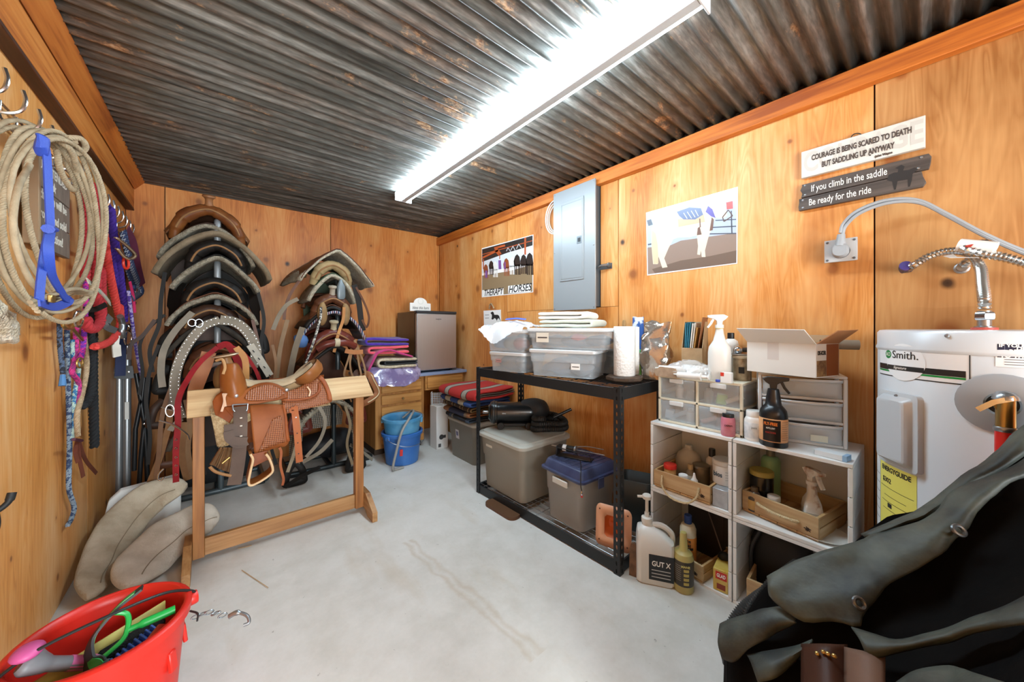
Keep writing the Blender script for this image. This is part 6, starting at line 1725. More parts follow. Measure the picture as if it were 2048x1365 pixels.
# ------------------------------------------------------------------ saddle racks
def rack(label, x, y, zs, arm, tubem, wid, fp):
    t = T('saddle_rack', label, 'saddle rack', (x, y, 0))
    top = zs[0] + .02
    O('post', MB().tube([(0, .29, .02), (0, .29, top)], .02, 12), tubem, t)
    O('front_post', MB().tube([(0.02, -.02, .02), (0.02, -.02, fp)], .019, 12), tubem, t)
    O('base_bar', MB().tube(curve([(-wid + .02, .09, .022), (-wid, .04, .022), (-wid + .03, -.005, .022), (0, -.02, .022), (wid - .03, -.005, .022), (wid, .04, .022), (wid - .02, .09, .022)], 8), .02, 12), tubem, t)
    O('base_bar', MB().tube([(-wid + .02, .09, .022), (-wid + .02, .42, .022)], .02, 12), tubem, t)
    O('base_bar', MB().tube([(wid - .02, .09, .022), (wid - .02, .42, .022)], .02, 12), tubem, t)
    O('base_bar', MB().tube([(-wid + .02, .3, .022), (wid - .02, .3, .022)], .018, 12), tubem, t)
    O('base_bar', MB().tube([(0, .0, .022), (0, .3, .022)], .018, 12), tubem, t)
    for sx in (-1, 1): O('rubber_foot', MB().box((sx * (wid - .06), -.012, .0115), (.1, .05, .022), .008), BLACK_RUBBER, t)
    for z in zs:
        O('arm', MB().tube(curve([(0, .40, z - .03), (0, .12, z - .03), (0, -.16, z - .03), (0, -.225, z - .05), (0, -.24, z - .10), (0, -.24, z - .19)], 8), .019, 12), arm, t)
    return t
RZ1 = [2.02, 1.73, 1.455, 1.275, 1.0, .70]
RZ2 = [1.86, 1.66, 1.39, 1.08, .62]
rack('grey steel tube saddle rack with five tiers nearest the rope wall', 0.0, 3.43, RZ1[:5], mat('8b8f92', .4, .3), mat('4a5357', .4, .3), .30, .40)
rack('dark steel tube saddle rack with four tiers nearest the oak cabinet', .765, 3.40, RZ2[1:4], mat('3a4043', .35, .4), mat('2c3335', .38, .4), .34, .56)

GR1, GR2 = 'saddles on the rope-wall rack', 'saddles on the cabinet-side rack'
def drape(hw, dp, y0, y1, pw=1.3, z=0.0, nu=24, nv=9, flare=0.0, seed=0, a=.006):
    def f(u, v):
        q = 2 * u - 1
        w_ = hw * (1 + flare * (v - .5))
        p = Vector((w_ * math.sin(q * 1.25) / math.sin(1.25), y0 + (y1 - y0) * v, z - dp * abs(q) ** pw))
        return p + wob(p, 7, a, seed)
    return MB().grid(f, nu, nv)
def arch_sweep(pts, r, n=12, flat=None):
    q = curve(pts, 8)
    rs = r if not isinstance(r, list) else [r[min(len(r) - 1, int(i * len(r) / len(q)))] for i in range(len(q))]
    return MB().tube(q, rs, n, flat=flat)
FLC = mat('8f8674', .95, col2='6d6352', scale=45, bmp=1.0, bscale=100, bdist=.012)
FLW = mat('a89f8c', .95, col2='8f8470', scale=45, bmp=1.0, bscale=100, bdist=.012)
BRN_L = leather('4a2a1a', '5e3824', .35); DBR = leather('2e1d15', '402a1e', .4); BLK_L = leather('120e0c', '1d1814', .5); CHEST = leather('5a3018', '74441f', .35)
def stirrup_set(t, x, y, z, L, m, w=.05, sm=None, side=1, bow=.062):
    O('fender', MB().strap(curve([(x, y, z), (x + side * .02, y, z - .06), (x + side * .03, y - .005, z - L * .55), (x + side * .03, y - .01, z - L)], 6), [w * 1.0] * 12 + [w * .7] * 7, .006, (side, -.6, .1)), m, t)
    zz = z - L; xx = x + side * .03
    O('stirrup', MB().tube(curve([(xx, y - .012, zz + .01), (xx - .045, y - .03, zz - .05), (xx - bow, y - .03, zz - .13), (xx - .05, y - .03, zz - .15), (xx + .05, y - .03, zz - .15), (xx + bow, y - .03, zz - .13), (xx + .045, y - .03, zz - .05), (xx, y - .012, zz + .01)], 6), .011, 8, flat=(.7, 2.2, (0, 1, 0))), sm or m, t)
def rack_saddle(label, x, yf, z, hw, dp, fl, sk, sw, group, horn=True, hornm=None, len_=.5, pw=1.25, seed=0, stirrups=True, swell=1.0, gul=.0, fth=.024, cap=.036):
    t = T('saddle_on_rack', label, 'saddle', (x, yf, z), 0, group)
    O('fleece_lining', drape(hw, dp, 0, len_, pw, 0, seed=seed, a=.012), fl, t, solid=fth, offset=1, fix=False)
    O('skirt', drape(hw * .985, dp * .97, .012, len_ - .01, pw, .03, seed=seed, a=.01), sk, t, solid=.007, offset=1, fix=False)
    k = swell
    ar = [(-.175 * k, .09, -.10 * k + .01), (-.165 * k, .07, -.02), (-.125 * k, .05, .055 * k), (-.06 * k, .045, .105 * k), (0, .045, .125 * k), (.06 * k, .045, .105 * k), (.125 * k, .05, .055 * k), (.165 * k, .07, -.02), (.175 * k, .09, -.10 * k + .01)]
    O('fork', arch_sweep(ar, [.03, .036, .044, .04, .036, .04, .044, .036, .03]), sw, t)
    O('fork_binding', MB().tube([Vector(p) + Vector((0, -.043, -.006)) for p in curve(ar, 6)][6:-6], .006, 8), leather('7a5636', '8f6a46'), t)
    if horn:
        hm = hornm or sw
        O('horn', MB().lathe([(.03, 0), (.022, .02), (.021, .05), (cap * .75, .06), (cap, .066), (cap, .076), (cap * .8, .082), (0, .084)], 20, (0, .045, .125 * k + .02), Matrix.Rotation(R(14), 3, 'X'), cap1=False), hm, t)
    cz = [(-.15, len_ * .8, .02), (-.13, len_ * .85, .09), (-.06, len_ * .9, .135), (0, len_ * .91, .145), (.06, len_ * .9, .135), (.13, len_ * .85, .09), (.15, len_ * .8, .02)]
    O('cantle', arch_sweep(cz, .018), sw, t)
    O('seat', MB().grid(lambda u, v: Vector(((2 * u - 1) * (.09 + .05 * v), .08 + (len_ * .84 - .08) * v, .075 + .055 * (2 * v - 1) ** 2 - .05 * abs(2 * u - 1) ** 2)), 12, 10), sk, t, solid=.012)
    ap = [(hw * .93 * math.sin(q * 1.25) / math.sin(1.25), -.01 - dp * abs(q) ** pw - .0) for q in [i / 8 - 1 for i in range(17)]]
    ap = [(ap[0][0] * .96, ap[0][1] - .10)] + ap + [(ap[-1][0] * .96, ap[-1][1] - .10)]
    O('arch_shade_plate', MB().prism(ap, .012, frame_m((0, len_ - .06, 0), (1, 0, 0), (0, 0, 1))), sk, t, smooth=0)  # added plate closing the arch, stands in for its shaded hollow
    if stirrups:
        for sg in (-1, 1): stirrup_set(t, sg * hw * .90, .20, -dp * .7, .34, sk, .15, sw, sg)
    return t
# -- rack by the rope wall, top to bottom
x1 = -.012
s_a = rack_saddle('roping saddle with a tan horn touching the ceiling on the topmost tier', -.045, 3.16, 1.925, .235, .25, FLC, DBR, CHEST, GR1, True, leather('7a4f30', '8f6240', .35), .48, 1.35, 1, False, 1.0)
for sg in (-1, 1):
    O('jockey_flap', MB().grid(lambda u, v, sg=sg: Vector((sg * (.10 + .12 * v + .015 * math.sin(math.pi * u)), .12 + .22 * u, .10 - .16 * v ** 1.3 + .04 * math.sin(math.pi * u))), 10, 8), tooled('5e3a22', '7a5030', 60, 60), s_a, solid=.006)
pd1 = tag(O('felt_pad', drape(.285, .29, 0, .56, 1.35, 0, seed=4, a=.014), mat('7d6c56', .95, col2='63543f', scale=12, bmp=.6, bscale=120, bdist=.006), solid=.028, offset=1, fix=False), 'thick tan felt saddle pad hanging under the topmost roping saddle', 'saddle pad', GR1)
put(pd1, (-.0, 3.10, 1.868))
rack_saddle('black saddle with pale fleece on the second tier of the rope-wall rack', x1 + .01, 3.10, 1.70, .215, .215, FLC, BLK_L, BLK_L, GR1, False, None, .5, 1.2, 6, True, .8)
rack_saddle('brown saddle with a rolled fleece edge on the third tier of the rope-wall rack', x1, 3.10, 1.44, .225, .19, FLC, BRN_L, BLK_L, GR1, False, None, .5, 1.35, 8, True, .85)
rack_saddle('dark saddle behind the studded breast collar on the fourth tier', x1 - .02, 3.13, 1.262, .24, .26, mat('3a332b', .95, col2='2a241e', scale=30), BLK_L, DBR, GR1, False, None, .48, 1.15, 9, True, .8)
rack_saddle('low brown saddle behind the red bridle on the rope-wall rack', x1 + .02, 3.12, .985, .24, .25, mat('8f8272', .95, col2='6d4a4e', scale=9, bmp=.6), BRN_L, BRN_L, GR1, False, None, .48, 1.2, 10, True, .9)
rack_saddle('lowest dark saddle near the floor on the rope-wall rack', x1 + .02, 3.15, .70, .24, .26, mat('4a4034', .95), DBR, BLK_L, GR1, False, None, .46, 1.2, 11, False, .8)
# -- rack by the cabinet
x2 = .735
pd2 = tag(O('leather_pad', drape(.28, .27, 0, .50, 1.05, 0, seed=12, a=.02, flare=.15), FLW, solid=.02, offset=1, fix=False), 'brown leather saddle pad with a white fleece edge tented on the cabinet-side rack', 'saddle pad', GR2)
put(pd2, (x2 + .01, 3.06, 1.855), 3)
O('leather_face', drape(.283, .272, -.004, .50, 1.05, .021, seed=12, a=.02, flare=.15), leather('3f2218', '54301f', .4), pd2, solid=.006, offset=1, fix=False)
sdl2 = rack_saddle('trail saddle with pale fleece and a beige seat under the tented pad', x2 - .015, 3.10, 1.655, .165, .215, FLW, leather('3c4a34', '2e3a2a'), leather('8a7452', '9c8660', .6), GR2, False, None, .46, 1.3, 14, False, .75)
O('hanging_pouch', jiggle(loft_rr(MB(), [(.05, .03, -.19), (.065, .04, -.17), (.06, .035, -.09), (.02, .02, -.03)], .012, 3), 20, .006).xf(Matrix.Translation((.045, -.03, .0))), mat('5a6468', .3), sdl2)
def chevron(name, cols):
    m, nt, b = new_mat(name)
    tc = nd(nt, 'ShaderNodeTexCoord'); s_ = nd(nt, 'ShaderNodeSeparateXYZ'); nt.links.new(tc.outputs['Object'], s_.inputs[0])
    tri = math_n(nt, 'PINGPONG', s_.outputs[1], .014)
    f = math_n(nt, 'FRACT', math_n(nt, 'MULTIPLY_ADD', math_n(nt, 'ADD', s_.outputs[0], tri), 34.0, 20.0))
    nt.links.new(ramp(nt, f, cols, 'CONSTANT'), b.inputs['Base Color']); b.inputs['Roughness'].default_value = .95
    bump(nt, b, noise(nt, coords(nt), 160, 2), .4, .004); return m
wv = tag(O('woven_blanket', drape(.225, .22, 0, .52, 1.5, 0, seed=15, a=.008), chevron('woven_chevron', [(0, '28365a'), (.3, 'c9c4b8'), (.45, '28365a'), (.6, '6a2430'), (.8, 'c9c4b8'), (.9, '23262e')]), solid=.02, offset=1, fix=False), 'blue, white and maroon woven blanket under the third-tier saddle', 'blanket', GR2)
put(wv, (x2 - .02, 3.055, 1.355), -6)
O('blue_corner', blob(MB(), (-.232, .02, -.215), .05, .05, .05, 14, 10, 20, .02, 3), mat('4a6a9a', .9), wv)
sdl3 = rack_saddle('dark brown saddle with a rope-wrapped horn above the woven blanket', x2 - .025, 3.06, 1.385, .18, .16, BLK_L, BRN_L, BRN_L, GR2, True, leather('8c8070', '9c9080', .8), .48, 1.3, 17, False, .72, cap=.032)
for sg in (-1, 1): O('fork_padding', blob(MB(), (sg * .085, -.01, -.04), .035, .03, .09, 14, 10, 12, .008, 2), leather('8a6e4a', '6f5436', .5), sdl3)
sdl4 = rack_saddle('oxblood saddle with a wrapped horn and roll on the fourth tier', x2 - .03, 3.0, 1.075, .20, .22, BLK_L, BRN_L, leather('4a1f18', '602a20', .25), GR2, True, leather('8f8168', 'a09478', .8), .5, 1.25, 19, True, .95, cap=.034)
O('swell_roll', MB().tube(curve([(-.13, -.03, .0), (-.07, -.05, .035), (0, -.055, .045), (.08, -.05, .04), (.14, -.03, .01)]), [.028] * 33, 12), leather('4a1f18', '602a20', .2), sdl4)
O('rope_wrap', MB().tube([(-.015, -.055, .047), (.02, -.056, .046)], .032, 14), mat('a89a80', .9, bmp=.6, bscale=150), sdl4)
sdl5 = rack_saddle('tooled show saddle on the low tier of the cabinet-side rack', x2 - .05, 3.0, .66, .215, .20, FLC, tooled('4a4036', '8a7c68', 45, 45), BLK_L, GR2, False, None, .55, 1.2, 21, True, .9)
bs_ = tag(O('black_saddlebag', jiggle(blob(MB(), (0, 0, 0), .26, .16, .12, 24, 14), 8, .02, 3), mat('15161a', .6, bmp=.3, bscale=40)), 'black padded saddle bag at the bottom of the cabinet-side rack', 'bag', None)
put(bs_, (.80, 3.62, .165))
# laced stirrup sticking out
ls = T('laced_stirrup', 'rawhide-laced leather stirrup poking out beside the oak cabinet', 'stirrup', (0, 0, 0))
lsp = curve([(.91, 3.05, .86), (.965, 3.0, .845), (.985, 2.99, .80), (1.03, 3.0, .71), (1.02, 3.0, .665), (.96, 2.99, .63), (.90, 3.02, .60)], 6)
O('bow', MB().tube(lsp, .018, 10, flat=(.55, 1.5, (0, 1, 0))), leather('8f5c3a', '7a4a2c'), ls)
O('lacing', MB().tube([p + Vector((.012, -.012, 0)) for p in lsp[6:-4]], .005, 6), mat('c0aa86', .7), ls)
O('stirrup_strap', MB().strap(curve([(.90, 3.02, .60), (.86, 3.05, .72), (.88, 3.06, .86), (.91, 3.05, .865)]), .04, .008, (-.3, -1, 0)), BRN_L, ls)

# ------------------------------------------------------------------ tack draped over the racks
def atY(pts, Y): return [at(p[0], p[1], Y=(p[2] if len(p) > 2 else Y)) for p in pts]
def strap_thing(name, label, cat, pts, Y, w, m, t=.005, up=(0, -1, 0), group=None, n=7):
    o = O(name, MB().strap(curve(atY(pts, Y), n), w, t, up), m); return tag(o, label, cat, group)
GREY_L = leather('6f6759', '85796a', .5)
bcoll = T('studded_breast_collar', 'grey leather breast collar with rows of silver studs', 'breast collar', (0, 0, 0))
def studded(pts, Y, w, flipn=7):
    q = curve(atY(pts, Y), flipn)
    O('band', MB().strap(q, w, .007, (0, -1, 0)), GREY_L, bcoll)
    qq = resample(q, .024)
    mb = MB()
    for i in range(1, len(qq) - 1):
        t_ = (qq[i + 1] - qq[i - 1]).normalized(); b_ = Vector((0, -1, 0)).cross(t_).normalized()
        for sg in (-1, 1): blob(mb, qq[i] + b_ * (sg * w * .36) + Vector((0, -.004, 0)), .0042, .0035, .0042, 6, 4)
    o = O('studs', mb, CHROME, bcoll); o['kind'] = 'stuff'
studded([(362, 838), (350, 795), (352, 745), (372, 695), (405, 655), (440, 640)], 3.04, .05)
studded([(440, 640), (470, 645), (495, 665), (512, 700), (505, 735)], 3.045, .062)
O('end_tab', MB().strap(curve(atY([(362, 838), (345, 855), (340, 862)], 3.035)), .03, .008, (0, -1, 0)), GREY_L, bcoll)
O('ring', MB().tube([at(398 + 8 * math.cos(a), 647 + 8 * math.sin(a), Y=3.03) for a in [2 * math.pi * i / 16 for i in range(16)]], .003, 6, closed=True), STEEL, bcoll)
O('ring', MB().tube([at(384 + 8 * math.cos(a), 646 + 7 * math.sin(a), Y=3.02) for a in [2 * math.pi * i / 16 for i in range(16)]], .003, 6, closed=True), STEEL, bcoll)
gt_ = T('slotted_girth', 'pale grey leather girth strap with cut slots', 'girth', (0, 0, 0))
O('strap', MB().strap(curve(atY([(500, 690), (520, 720), (540, 752)], 3.0)), .045, .007, (0, -1, .1)), mat('8d857a', .6, col2='a09786', scale=14), gt_)
for (a, b) in ((507, 703), (518, 718), (529, 735), (540, 752)): O('slot', MB().box(at(a, b, Y=2.993), (.018, .004, .006), .001, Euler((0, R(55), 0))), INK, gt_)
REDM = mat('780d13', .6, col2='881418', scale=20, spec=.15)
rbd = T('red_bridle', 'red nylon bridle looped over the low rack tier with a punched strap', 'bridle', (0, 0, 0))
for pts, w in (([(352, 965, 2.62), (352, 900, 2.62), (356, 850, 2.63), (357, 800, 2.64), (375, 760, 2.68), (400, 725, 2.75), (435, 695, 2.84)], .026), ([(435, 695, 2.84), (455, 690, 2.86), (472, 715, 2.86), (482, 745, 2.85), (480, 765, 2.85)], .038), ([(455, 690, 2.86), (485, 705, 2.86), (508, 735, 2.85), (520, 762, 2.84)], .02)):
    O('strap', MB().strap(curve(atY(pts, 2.8), 8), w, .006, (0, -1, .05)), REDM, rbd)
for py in (880, 897, 915, 932, 950): O('eyelet', MB().lathe([(.004, 0), (.006, .001), (.004, .002)], 10, at(352, py, Y=2.612), Matrix.Rotation(R(90), 3, 'X'), False, False), CHROME, rbd)
O('bit', MB().tube(curve(atY([(318, 842), (345, 850), (372, 868), (378, 880)], 2.60)), .005, 8), CHROME, rbd)
O('bit', MB().tube(curve(atY([(322, 815), (345, 822), (362, 825)], 2.66)), .004, 8), CHROME, rbd)
O('ring', MB().tube([at(340 + 9 * math.cos(a), 822 + 12 * math.sin(a), Y=2.65) for a in [2 * math.pi * i / 16 for i in range(16)]], .003, 6, closed=True), CHROME, rbd)
O('snap', MB().tube(curve(atY([(327, 938), (318, 948), (316, 958), (322, 962), (328, 955)], 2.62)), .004, 8), CHROME, rbd)
BR = 'leather straps hanging from the racks'
strap_thing('brown_headstall', 'wide chestnut strap with a keeper beside the red bridle', 'strap', [(418, 705), (410, 730), (398, 760), (390, 785), (388, 830)], 2.86, .07, leather('8a4c22', '9c5c2e', .35), .01)
strap_thing('tan_strap', 'tan leather strap hanging behind the saddle fork', 'strap', [(472, 695), (490, 720), (492, 770)], 2.84, .035, leather('a8703c', 'b98448'), .008)
strap_thing('brown_rein', 'brown rein folded behind the near stand post', 'rein', [(300, 965), (318, 920), (330, 880), (338, 850), (340, 820)], 3.06, .03, leather('6b4526', '84592f'))
strap_thing('brown_rein', 'tan rein bundle hanging to the pads beside the red strap', 'rein', [(378, 960), (368, 920), (362, 880), (368, 845)], 3.06, .05, leather('77502e', '8c6540'))
for k, (pts, Y, w, m_, lb) in enumerate((
    ([(330, 545), (322, 600), (318, 650), (300, 700), (305, 745)], 3.12, .02, BLK_L, 'black rein hanging from the second tier near the ropes'),
    ([(385, 625), (352, 660), (328, 700), (322, 740), (325, 775)], 3.08, .034, GREY_L, 'worn grey strap end below the third tier'),
    ([(310, 640), (285, 672), (262, 690), (258, 720)], 3.1, .02, DBR, 'dark rein sweeping down toward the rope wall'),
    ([(330, 630), (300, 655), (280, 690), (285, 745), (278, 790)], 3.14, .016, BLK_L, 'thin black rein behind the purple braided lead'),
    ([(515, 580), (528, 640), (522, 690), (532, 740)], 3.12, .022, BLK_L, 'black strap hanging at the inner side of the rope-wall rack'),
    ([(505, 640), (515, 680), (520, 715)], 3.06, .02, BRN_L, 'short brown strap below the brown third-tier saddle'),
    ([(575, 640), (562, 690), (555, 740), (552, 770)], 3.08, .028, leather('6b5238', '7f6346'), 'tan strap hanging below the woven blanket corner'),
    ([(605, 655), (590, 700), (578, 760), (575, 790)], 3.05, .04, leather('5f5244', '73644f'), 'worn brown fender strap beside the braided rein'),
    ([(600, 560), (580, 590), (570, 620), (568, 640)], 3.1, .02, BRN_L, 'looped brown string beside the trail saddle'),
    ([(712, 575), (728, 605), (738, 635), (733, 655), (724, 640)], 3.085, .016, BRN_L, 'brown string loop hanging off the trail saddle'),
    ([(708, 570), (717, 600), (722, 640), (726, 662)], 3.09, .045, BLK_L, 'dark fender hanging on the right of the trail saddle'),
    ([(688, 615), (686, 640), (676, 670), (668, 705)], 3.0, .022, leather('9a6638', 'ad7a46'), 'tan buckled strap across the dark brown saddle'),
    ([(596, 598), (574, 610), (558, 632), (546, 660)], 3.08, .028, leather('6b5f4e', '7a6d5a'), 'pale stiff strap end at the left of the woven blanket'))):
    strap_thing('hanging_strap', lb, 'strap', pts, Y, w, m_, .005, (0, -1, 0), BR)
rn = tag(O('braided_rein', rope(MB(), resample(curve(atY([(642, 615), (640, 640), (625, 690), (608, 735), (598, 765)], 2.98), 10), .006), .009, 4, .03), mat('b9b6ac', .8, col2='2a2c30', scale=70, lo=.45, hi=.55)), 'black and white braided rein hanging off the wrapped horn', 'rein', BR)
lts = T('latigo_bundle', 'tan latigo loops buckled together beside the bright pads', 'latigo', (0, 0, 0))
for pts in ([(708, 690), (700, 725), (705, 752), (714, 756)], [(712, 690), (718, 730), (722, 750), (716, 758)], [(705, 690), (696, 720), (688, 750), (698, 757)], [(714, 690), (728, 730), (730, 752), (720, 757)]):
    O('loop', MB().strap(curve(atY(pts, 2.97)), .014, .004, (0, -1, 0)), leather('7a5a3e', '8f6d4c'), lts)
O('keeper', MB().strap(curve(atY([(690, 702), (708, 705), (726, 704)], 2.955)), .035, .006, (0, -1, 0)), leather('8f5a34', 'a36a40'), lts)
O('keeper_tail', MB().strap(atY([(710, 680), (710, 705)], 2.965), .02, .006, (0, -1, 0)), leather('7a5a3e', '8f6d4c'), lts)
for k, (pts, Y) in enumerate((([(605, 925), (640, 905), (665, 880)], 3.0), ([(570, 975), (600, 955), (640, 935)], 3.05), ([(700, 890), (725, 905), (745, 920)], 3.2))):
    strap_thing('floor_strap', ('pale strap tangle hanging behind the billet', 'dark cinch strap trailing on the rack base', 'grey strap reaching the floor by the blue buckets')[k], 'strap', pts, Y, .03, (GREY_L, BLK_L, GREY_L)[k], .006, (0, -.6, .8), BR)

dbg = tag(put(O('black_bag_mass', jiggle(loft_rr(MB(), [(.42, .22, 0), (.48, .26, .04), (.48, .26, .2), (.40, .2, .28), (.25, .1, .30)], .09, 6), 9, .02, 4), mat('131416', .75, bmp=.3, bscale=60)), (.0, 3.66, .045)), 'added black bag-shaped mass blocking light low behind the rope-wall rack', 'bag')  # made-up dark mass, added to block light under the rack
dbk = tag(put(O('added_backcloth', jiggle(MB().grid(lambda u, v: (-.24 + .48 * u, .02 * math.sin(9 * u + 2 * v), .62 - .55 * v), 22, 14), 6, .012, 5), mat('1c1511', .9, col2='2a211a', scale=8), solid=.008), (.0, 3.78, .35)), 'added dark rug hanging behind the saddles on the rope-wall rack', 'backcloth')  # made-up sheet, added to darken the gap behind the saddles

for pts, Y, w, m_, lb in (
    ([(318, 690), (300, 740), (292, 800), (300, 870), (296, 930)], 3.1, .018, BLK_L, 'black rein trailing past the folded black frame'),
    ([(345, 770), (330, 810), (322, 850), (318, 905), (312, 960)], 3.04, .022, leather('5a3a22', '6e4a2e'), 'brown rein behind the red punched strap'),
    ([(372, 800), (380, 850), (376, 900), (384, 955)], 3.0, .026, leather('6b4a30', '80603f'), 'brown strap hanging just inside the near stand post'),
    ([(398, 840), (408, 870), (402, 910), (410, 950)], 3.0, .018, BLK_L, 'thin black strap behind the near stand post'),
    ([(540, 780), (548, 830), (540, 880), (552, 930)], 3.0, .020, BLK_L, 'black strap hanging behind the wooden stirrup'),
    ([(585, 800), (598, 850), (590, 900), (575, 945)], 3.0, .022, leather('7a6a54', '8c7b64'), 'pale brown strap curling behind the billet'),
    ([(630, 800), (650, 840), (640, 880), (612, 915)], 2.98, .024, GREY_L, 'grey strap looped under the show saddle'),
    ([(690, 810), (700, 850), (694, 890), (705, 930)], 3.0, .020, leather('7a6850', '8a785e'), 'pale strap hanging by the far stand post'),
    ([(545, 690), (552, 730), (546, 775)], 3.02, .018, leather('6a4a2e', '7f5c3c'), 'narrow tan strap between the two racks')):
    strap_thing('hanging_strap', lb, 'strap', pts, Y, w, m_, .005, (0, -1, 0), BR)
# ------------------------------------------------------------------ tack hung on the rope wall
def wl(px, py, off=.05): return at(px, py, X=XL + off)
def zA(pts): return [(90 + p[0] / 3.592, 580 + p[1] / 3.592) + tuple(p[2:]) for p in pts]
def zB(pts): return [(130 + p[0] / 4.55, 340 + p[1] / 4.55) + tuple(p[2:]) for p in pts]
def wpath(pts, off, n=8): return curve([wl(p[0], p[1], p[2] if len(p) > 2 else off) for p in pts], n)
hr = T('hook_rack', 'chrome wire hook rack running along the plywood wall', 'hook rack', (0, 0, 0))
for z in (1.90, 1.955): O('rail_wire', MB().tube([(XL + .012, 1.45, z), (XL + .012, 3.62, z)], .004, 8), CHROME, hr)
for yy in (1.5, 2.2, 2.9, 3.55): O('mount', MB().bx(XL + .001, XL + .012, yy - .012, yy + .012, 1.89, 1.965, .002), STEEL, hr)
for i in range(18):
    y = 1.52 + i * .12
    O('hook', MB().tube(curve([(XL + .015, y, 1.955), (XL + .016, y, 1.90), (XL + .05, y, 1.875), (XL + .085, y, 1.89), (XL + .095, y, 1.925), (XL + .09, y, 1.955)], 5), .005, 8), CHROME, hr)

# lariat: coils of pale rope
la = T('lariat_coil', 'large coil of pale lariat rope hanging from the chrome hooks', 'rope', (0, 0, 0))
LR = mat('ab9a7e', .85, col2='948368', scale=25, bmp=.5, bscale=220)
rnd = random.Random(3)
cen = Vector((-.425, 1.935, 1.585)); dh = Vector((.30, .95, 0)).normalized()
for k in range(7):
    a_ = .215 + rnd.uniform(-.025, .015) - .004 * k; b_ = .315 + rnd.uniform(-.035, .02); o_ = Vector((.012 * k - .04, rnd.uniform(-.01, .01), rnd.uniform(-.012, .012) + (.315 - b_)))
    pts = []
    for i in range(40):
        th = 2 * math.pi * i / 40
        wave = .012 * math.sin(3 * th + k)
        pts.append(cen + o_ + dh * ((a_ + wave) * math.cos(th)) + Vector((0, 0, (b_ + wave) * math.sin(th))))
    if k % 2: O('loop', MB().tube(pts, .0066, 10, closed=True), LR, la)
    else:
        pp_ = pts + [pts[0]]
        O('loop', rope(MB(), resample(pp_, .0024), .0072, 3, .022, 6), LR, la)
O('wrap', rope(MB(), resample(curve([(-.44, 1.92, 1.89), (-.40, 1.95, 1.87), (-.40, 2.02, 1.84), (-.41, 2.10, 1.80), (-.42, 2.08, 1.76), (-.43, 2.0, 1.80), (-.43, 1.96, 1.86)], 10), .0025), .009, 3, .024), LR, la)
for k in range(4):
    O('wrap', MB().tube(curve([at(60 + 5 * k, 605 + 6 * k, X=-.36), at(110, 588 + 5 * k, X=-.34 - .01 * k), at(150, 578 + 3 * k, X=-.34 - .01 * k), at(182, 585 + 2 * k, X=-.35)], 8), .006, 8), LR, la)
O('tail', MB().tube(curve([at(60, 330, X=-.40), at(35, 380, X=-.38), at(28, 470, X=-.38), at(60, 560, X=-.37), at(100, 600, X=-.36)], 10), .0066, 10), LR, la)
O('knot', rope(MB(), resample(curve([(-.40, 1.93, 1.90), (-.375, 1.955, 1.915), (-.37, 1.99, 1.90), (-.39, 2.0, 1.875), (-.405, 1.975, 1.885), (-.385, 1.945, 1.90)], 8), .0025), .009, 3, .024), LR, la)

# wooden joke sign
sg = T('auction_sign', 'weathered wooden sign about unattended children hung behind the lariat', 'sign', (0, 0, 0))
SWD = mat('7d6e60', .7, col2='6b5c4f', scale=9, stretch=(1, 4, 1), bmp=.3, bscale=40)
for k in range(3):
    z0 = 1.545 + k * .113
    O('board', MB().bx(XL + .012, XL + .032, 2.075, 2.485, z0 + .001, z0 + .112, .002), SWD, sg)
O('frame_strip', MB().bx(XL + .012, XL + .05, 2.055, 2.074, 1.54, 1.895, .002), mat('a58d70', .6), sg)
WC = mat('d9d2c4', .7)
LWM = lambda y, z: frame_m((XL + .0325, y, z), (0, 1, 0), (0, 0, 1))
for tx, z, s_, b_ in (('UNATTENDED', 1.855, .05, .0006), ('children will be', 1.745, .052, .0008), ('roped and sold', 1.672, .052, .0008), ('at auction!', 1.598, .052, .0008)):
    text_mesh('lettering', tx, s_, WC, sg, LWM(2.285, z), bold=b_, squeeze=.95)
O('star', MB().prism([((.022 if i % 2 == 0 else .010) * math.cos(R(90 + 36 * i)), (.022 if i % 2 == 0 else .010) * math.sin(R(90 + 36 * i))) for i in range(10)], .001, LWM(2.285, 1.802)), WC, sg, smooth=0)

BLUE = mat('2a47a8', .55, bmp=.4, bscale=300)
bh = T('blue_halter_strap', 'bright blue nylon halter strap hanging in front of the lariat', 'halter', (0, 0, 0))
O('strap', MB().strap(curve([at(80, 278, X=-.37), at(92, 300, X=-.36), at(97, 380, X=-.35), at(100, 460, X=-.345), at(92, 490, X=-.345), at(84, 540, X=-.34), at(78, 600, X=-.33)], 8), .017, .004, (.75, -.65, 0)), BLUE, bh)
O('strap', MB().strap(curve([at(100, 460, X=-.34), at(96, 500, X=-.33), at(104, 550, X=-.33), at(128, 592, X=-.335), at(138, 602, X=-.34), at(110, 614, X=-.335), at(78, 604, X=-.33)], 8), .022, .004, (.75, -.65, .1)), BLUE, bh)
O('knot', blob(MB(), at(84, 290, X=-.365), .016, .02, .03, 12, 8, 40, .01, 2), BLUE, bh)
O('tie', MB().tube([at(96, 458, X=-.335), at(112, 460, X=-.34)], [.012, .006], 8), BLUE, bh)
O('buckle', MB().box(at(103, 598, X=-.325), (.008, .03, .02), .003), BRASS, bh)

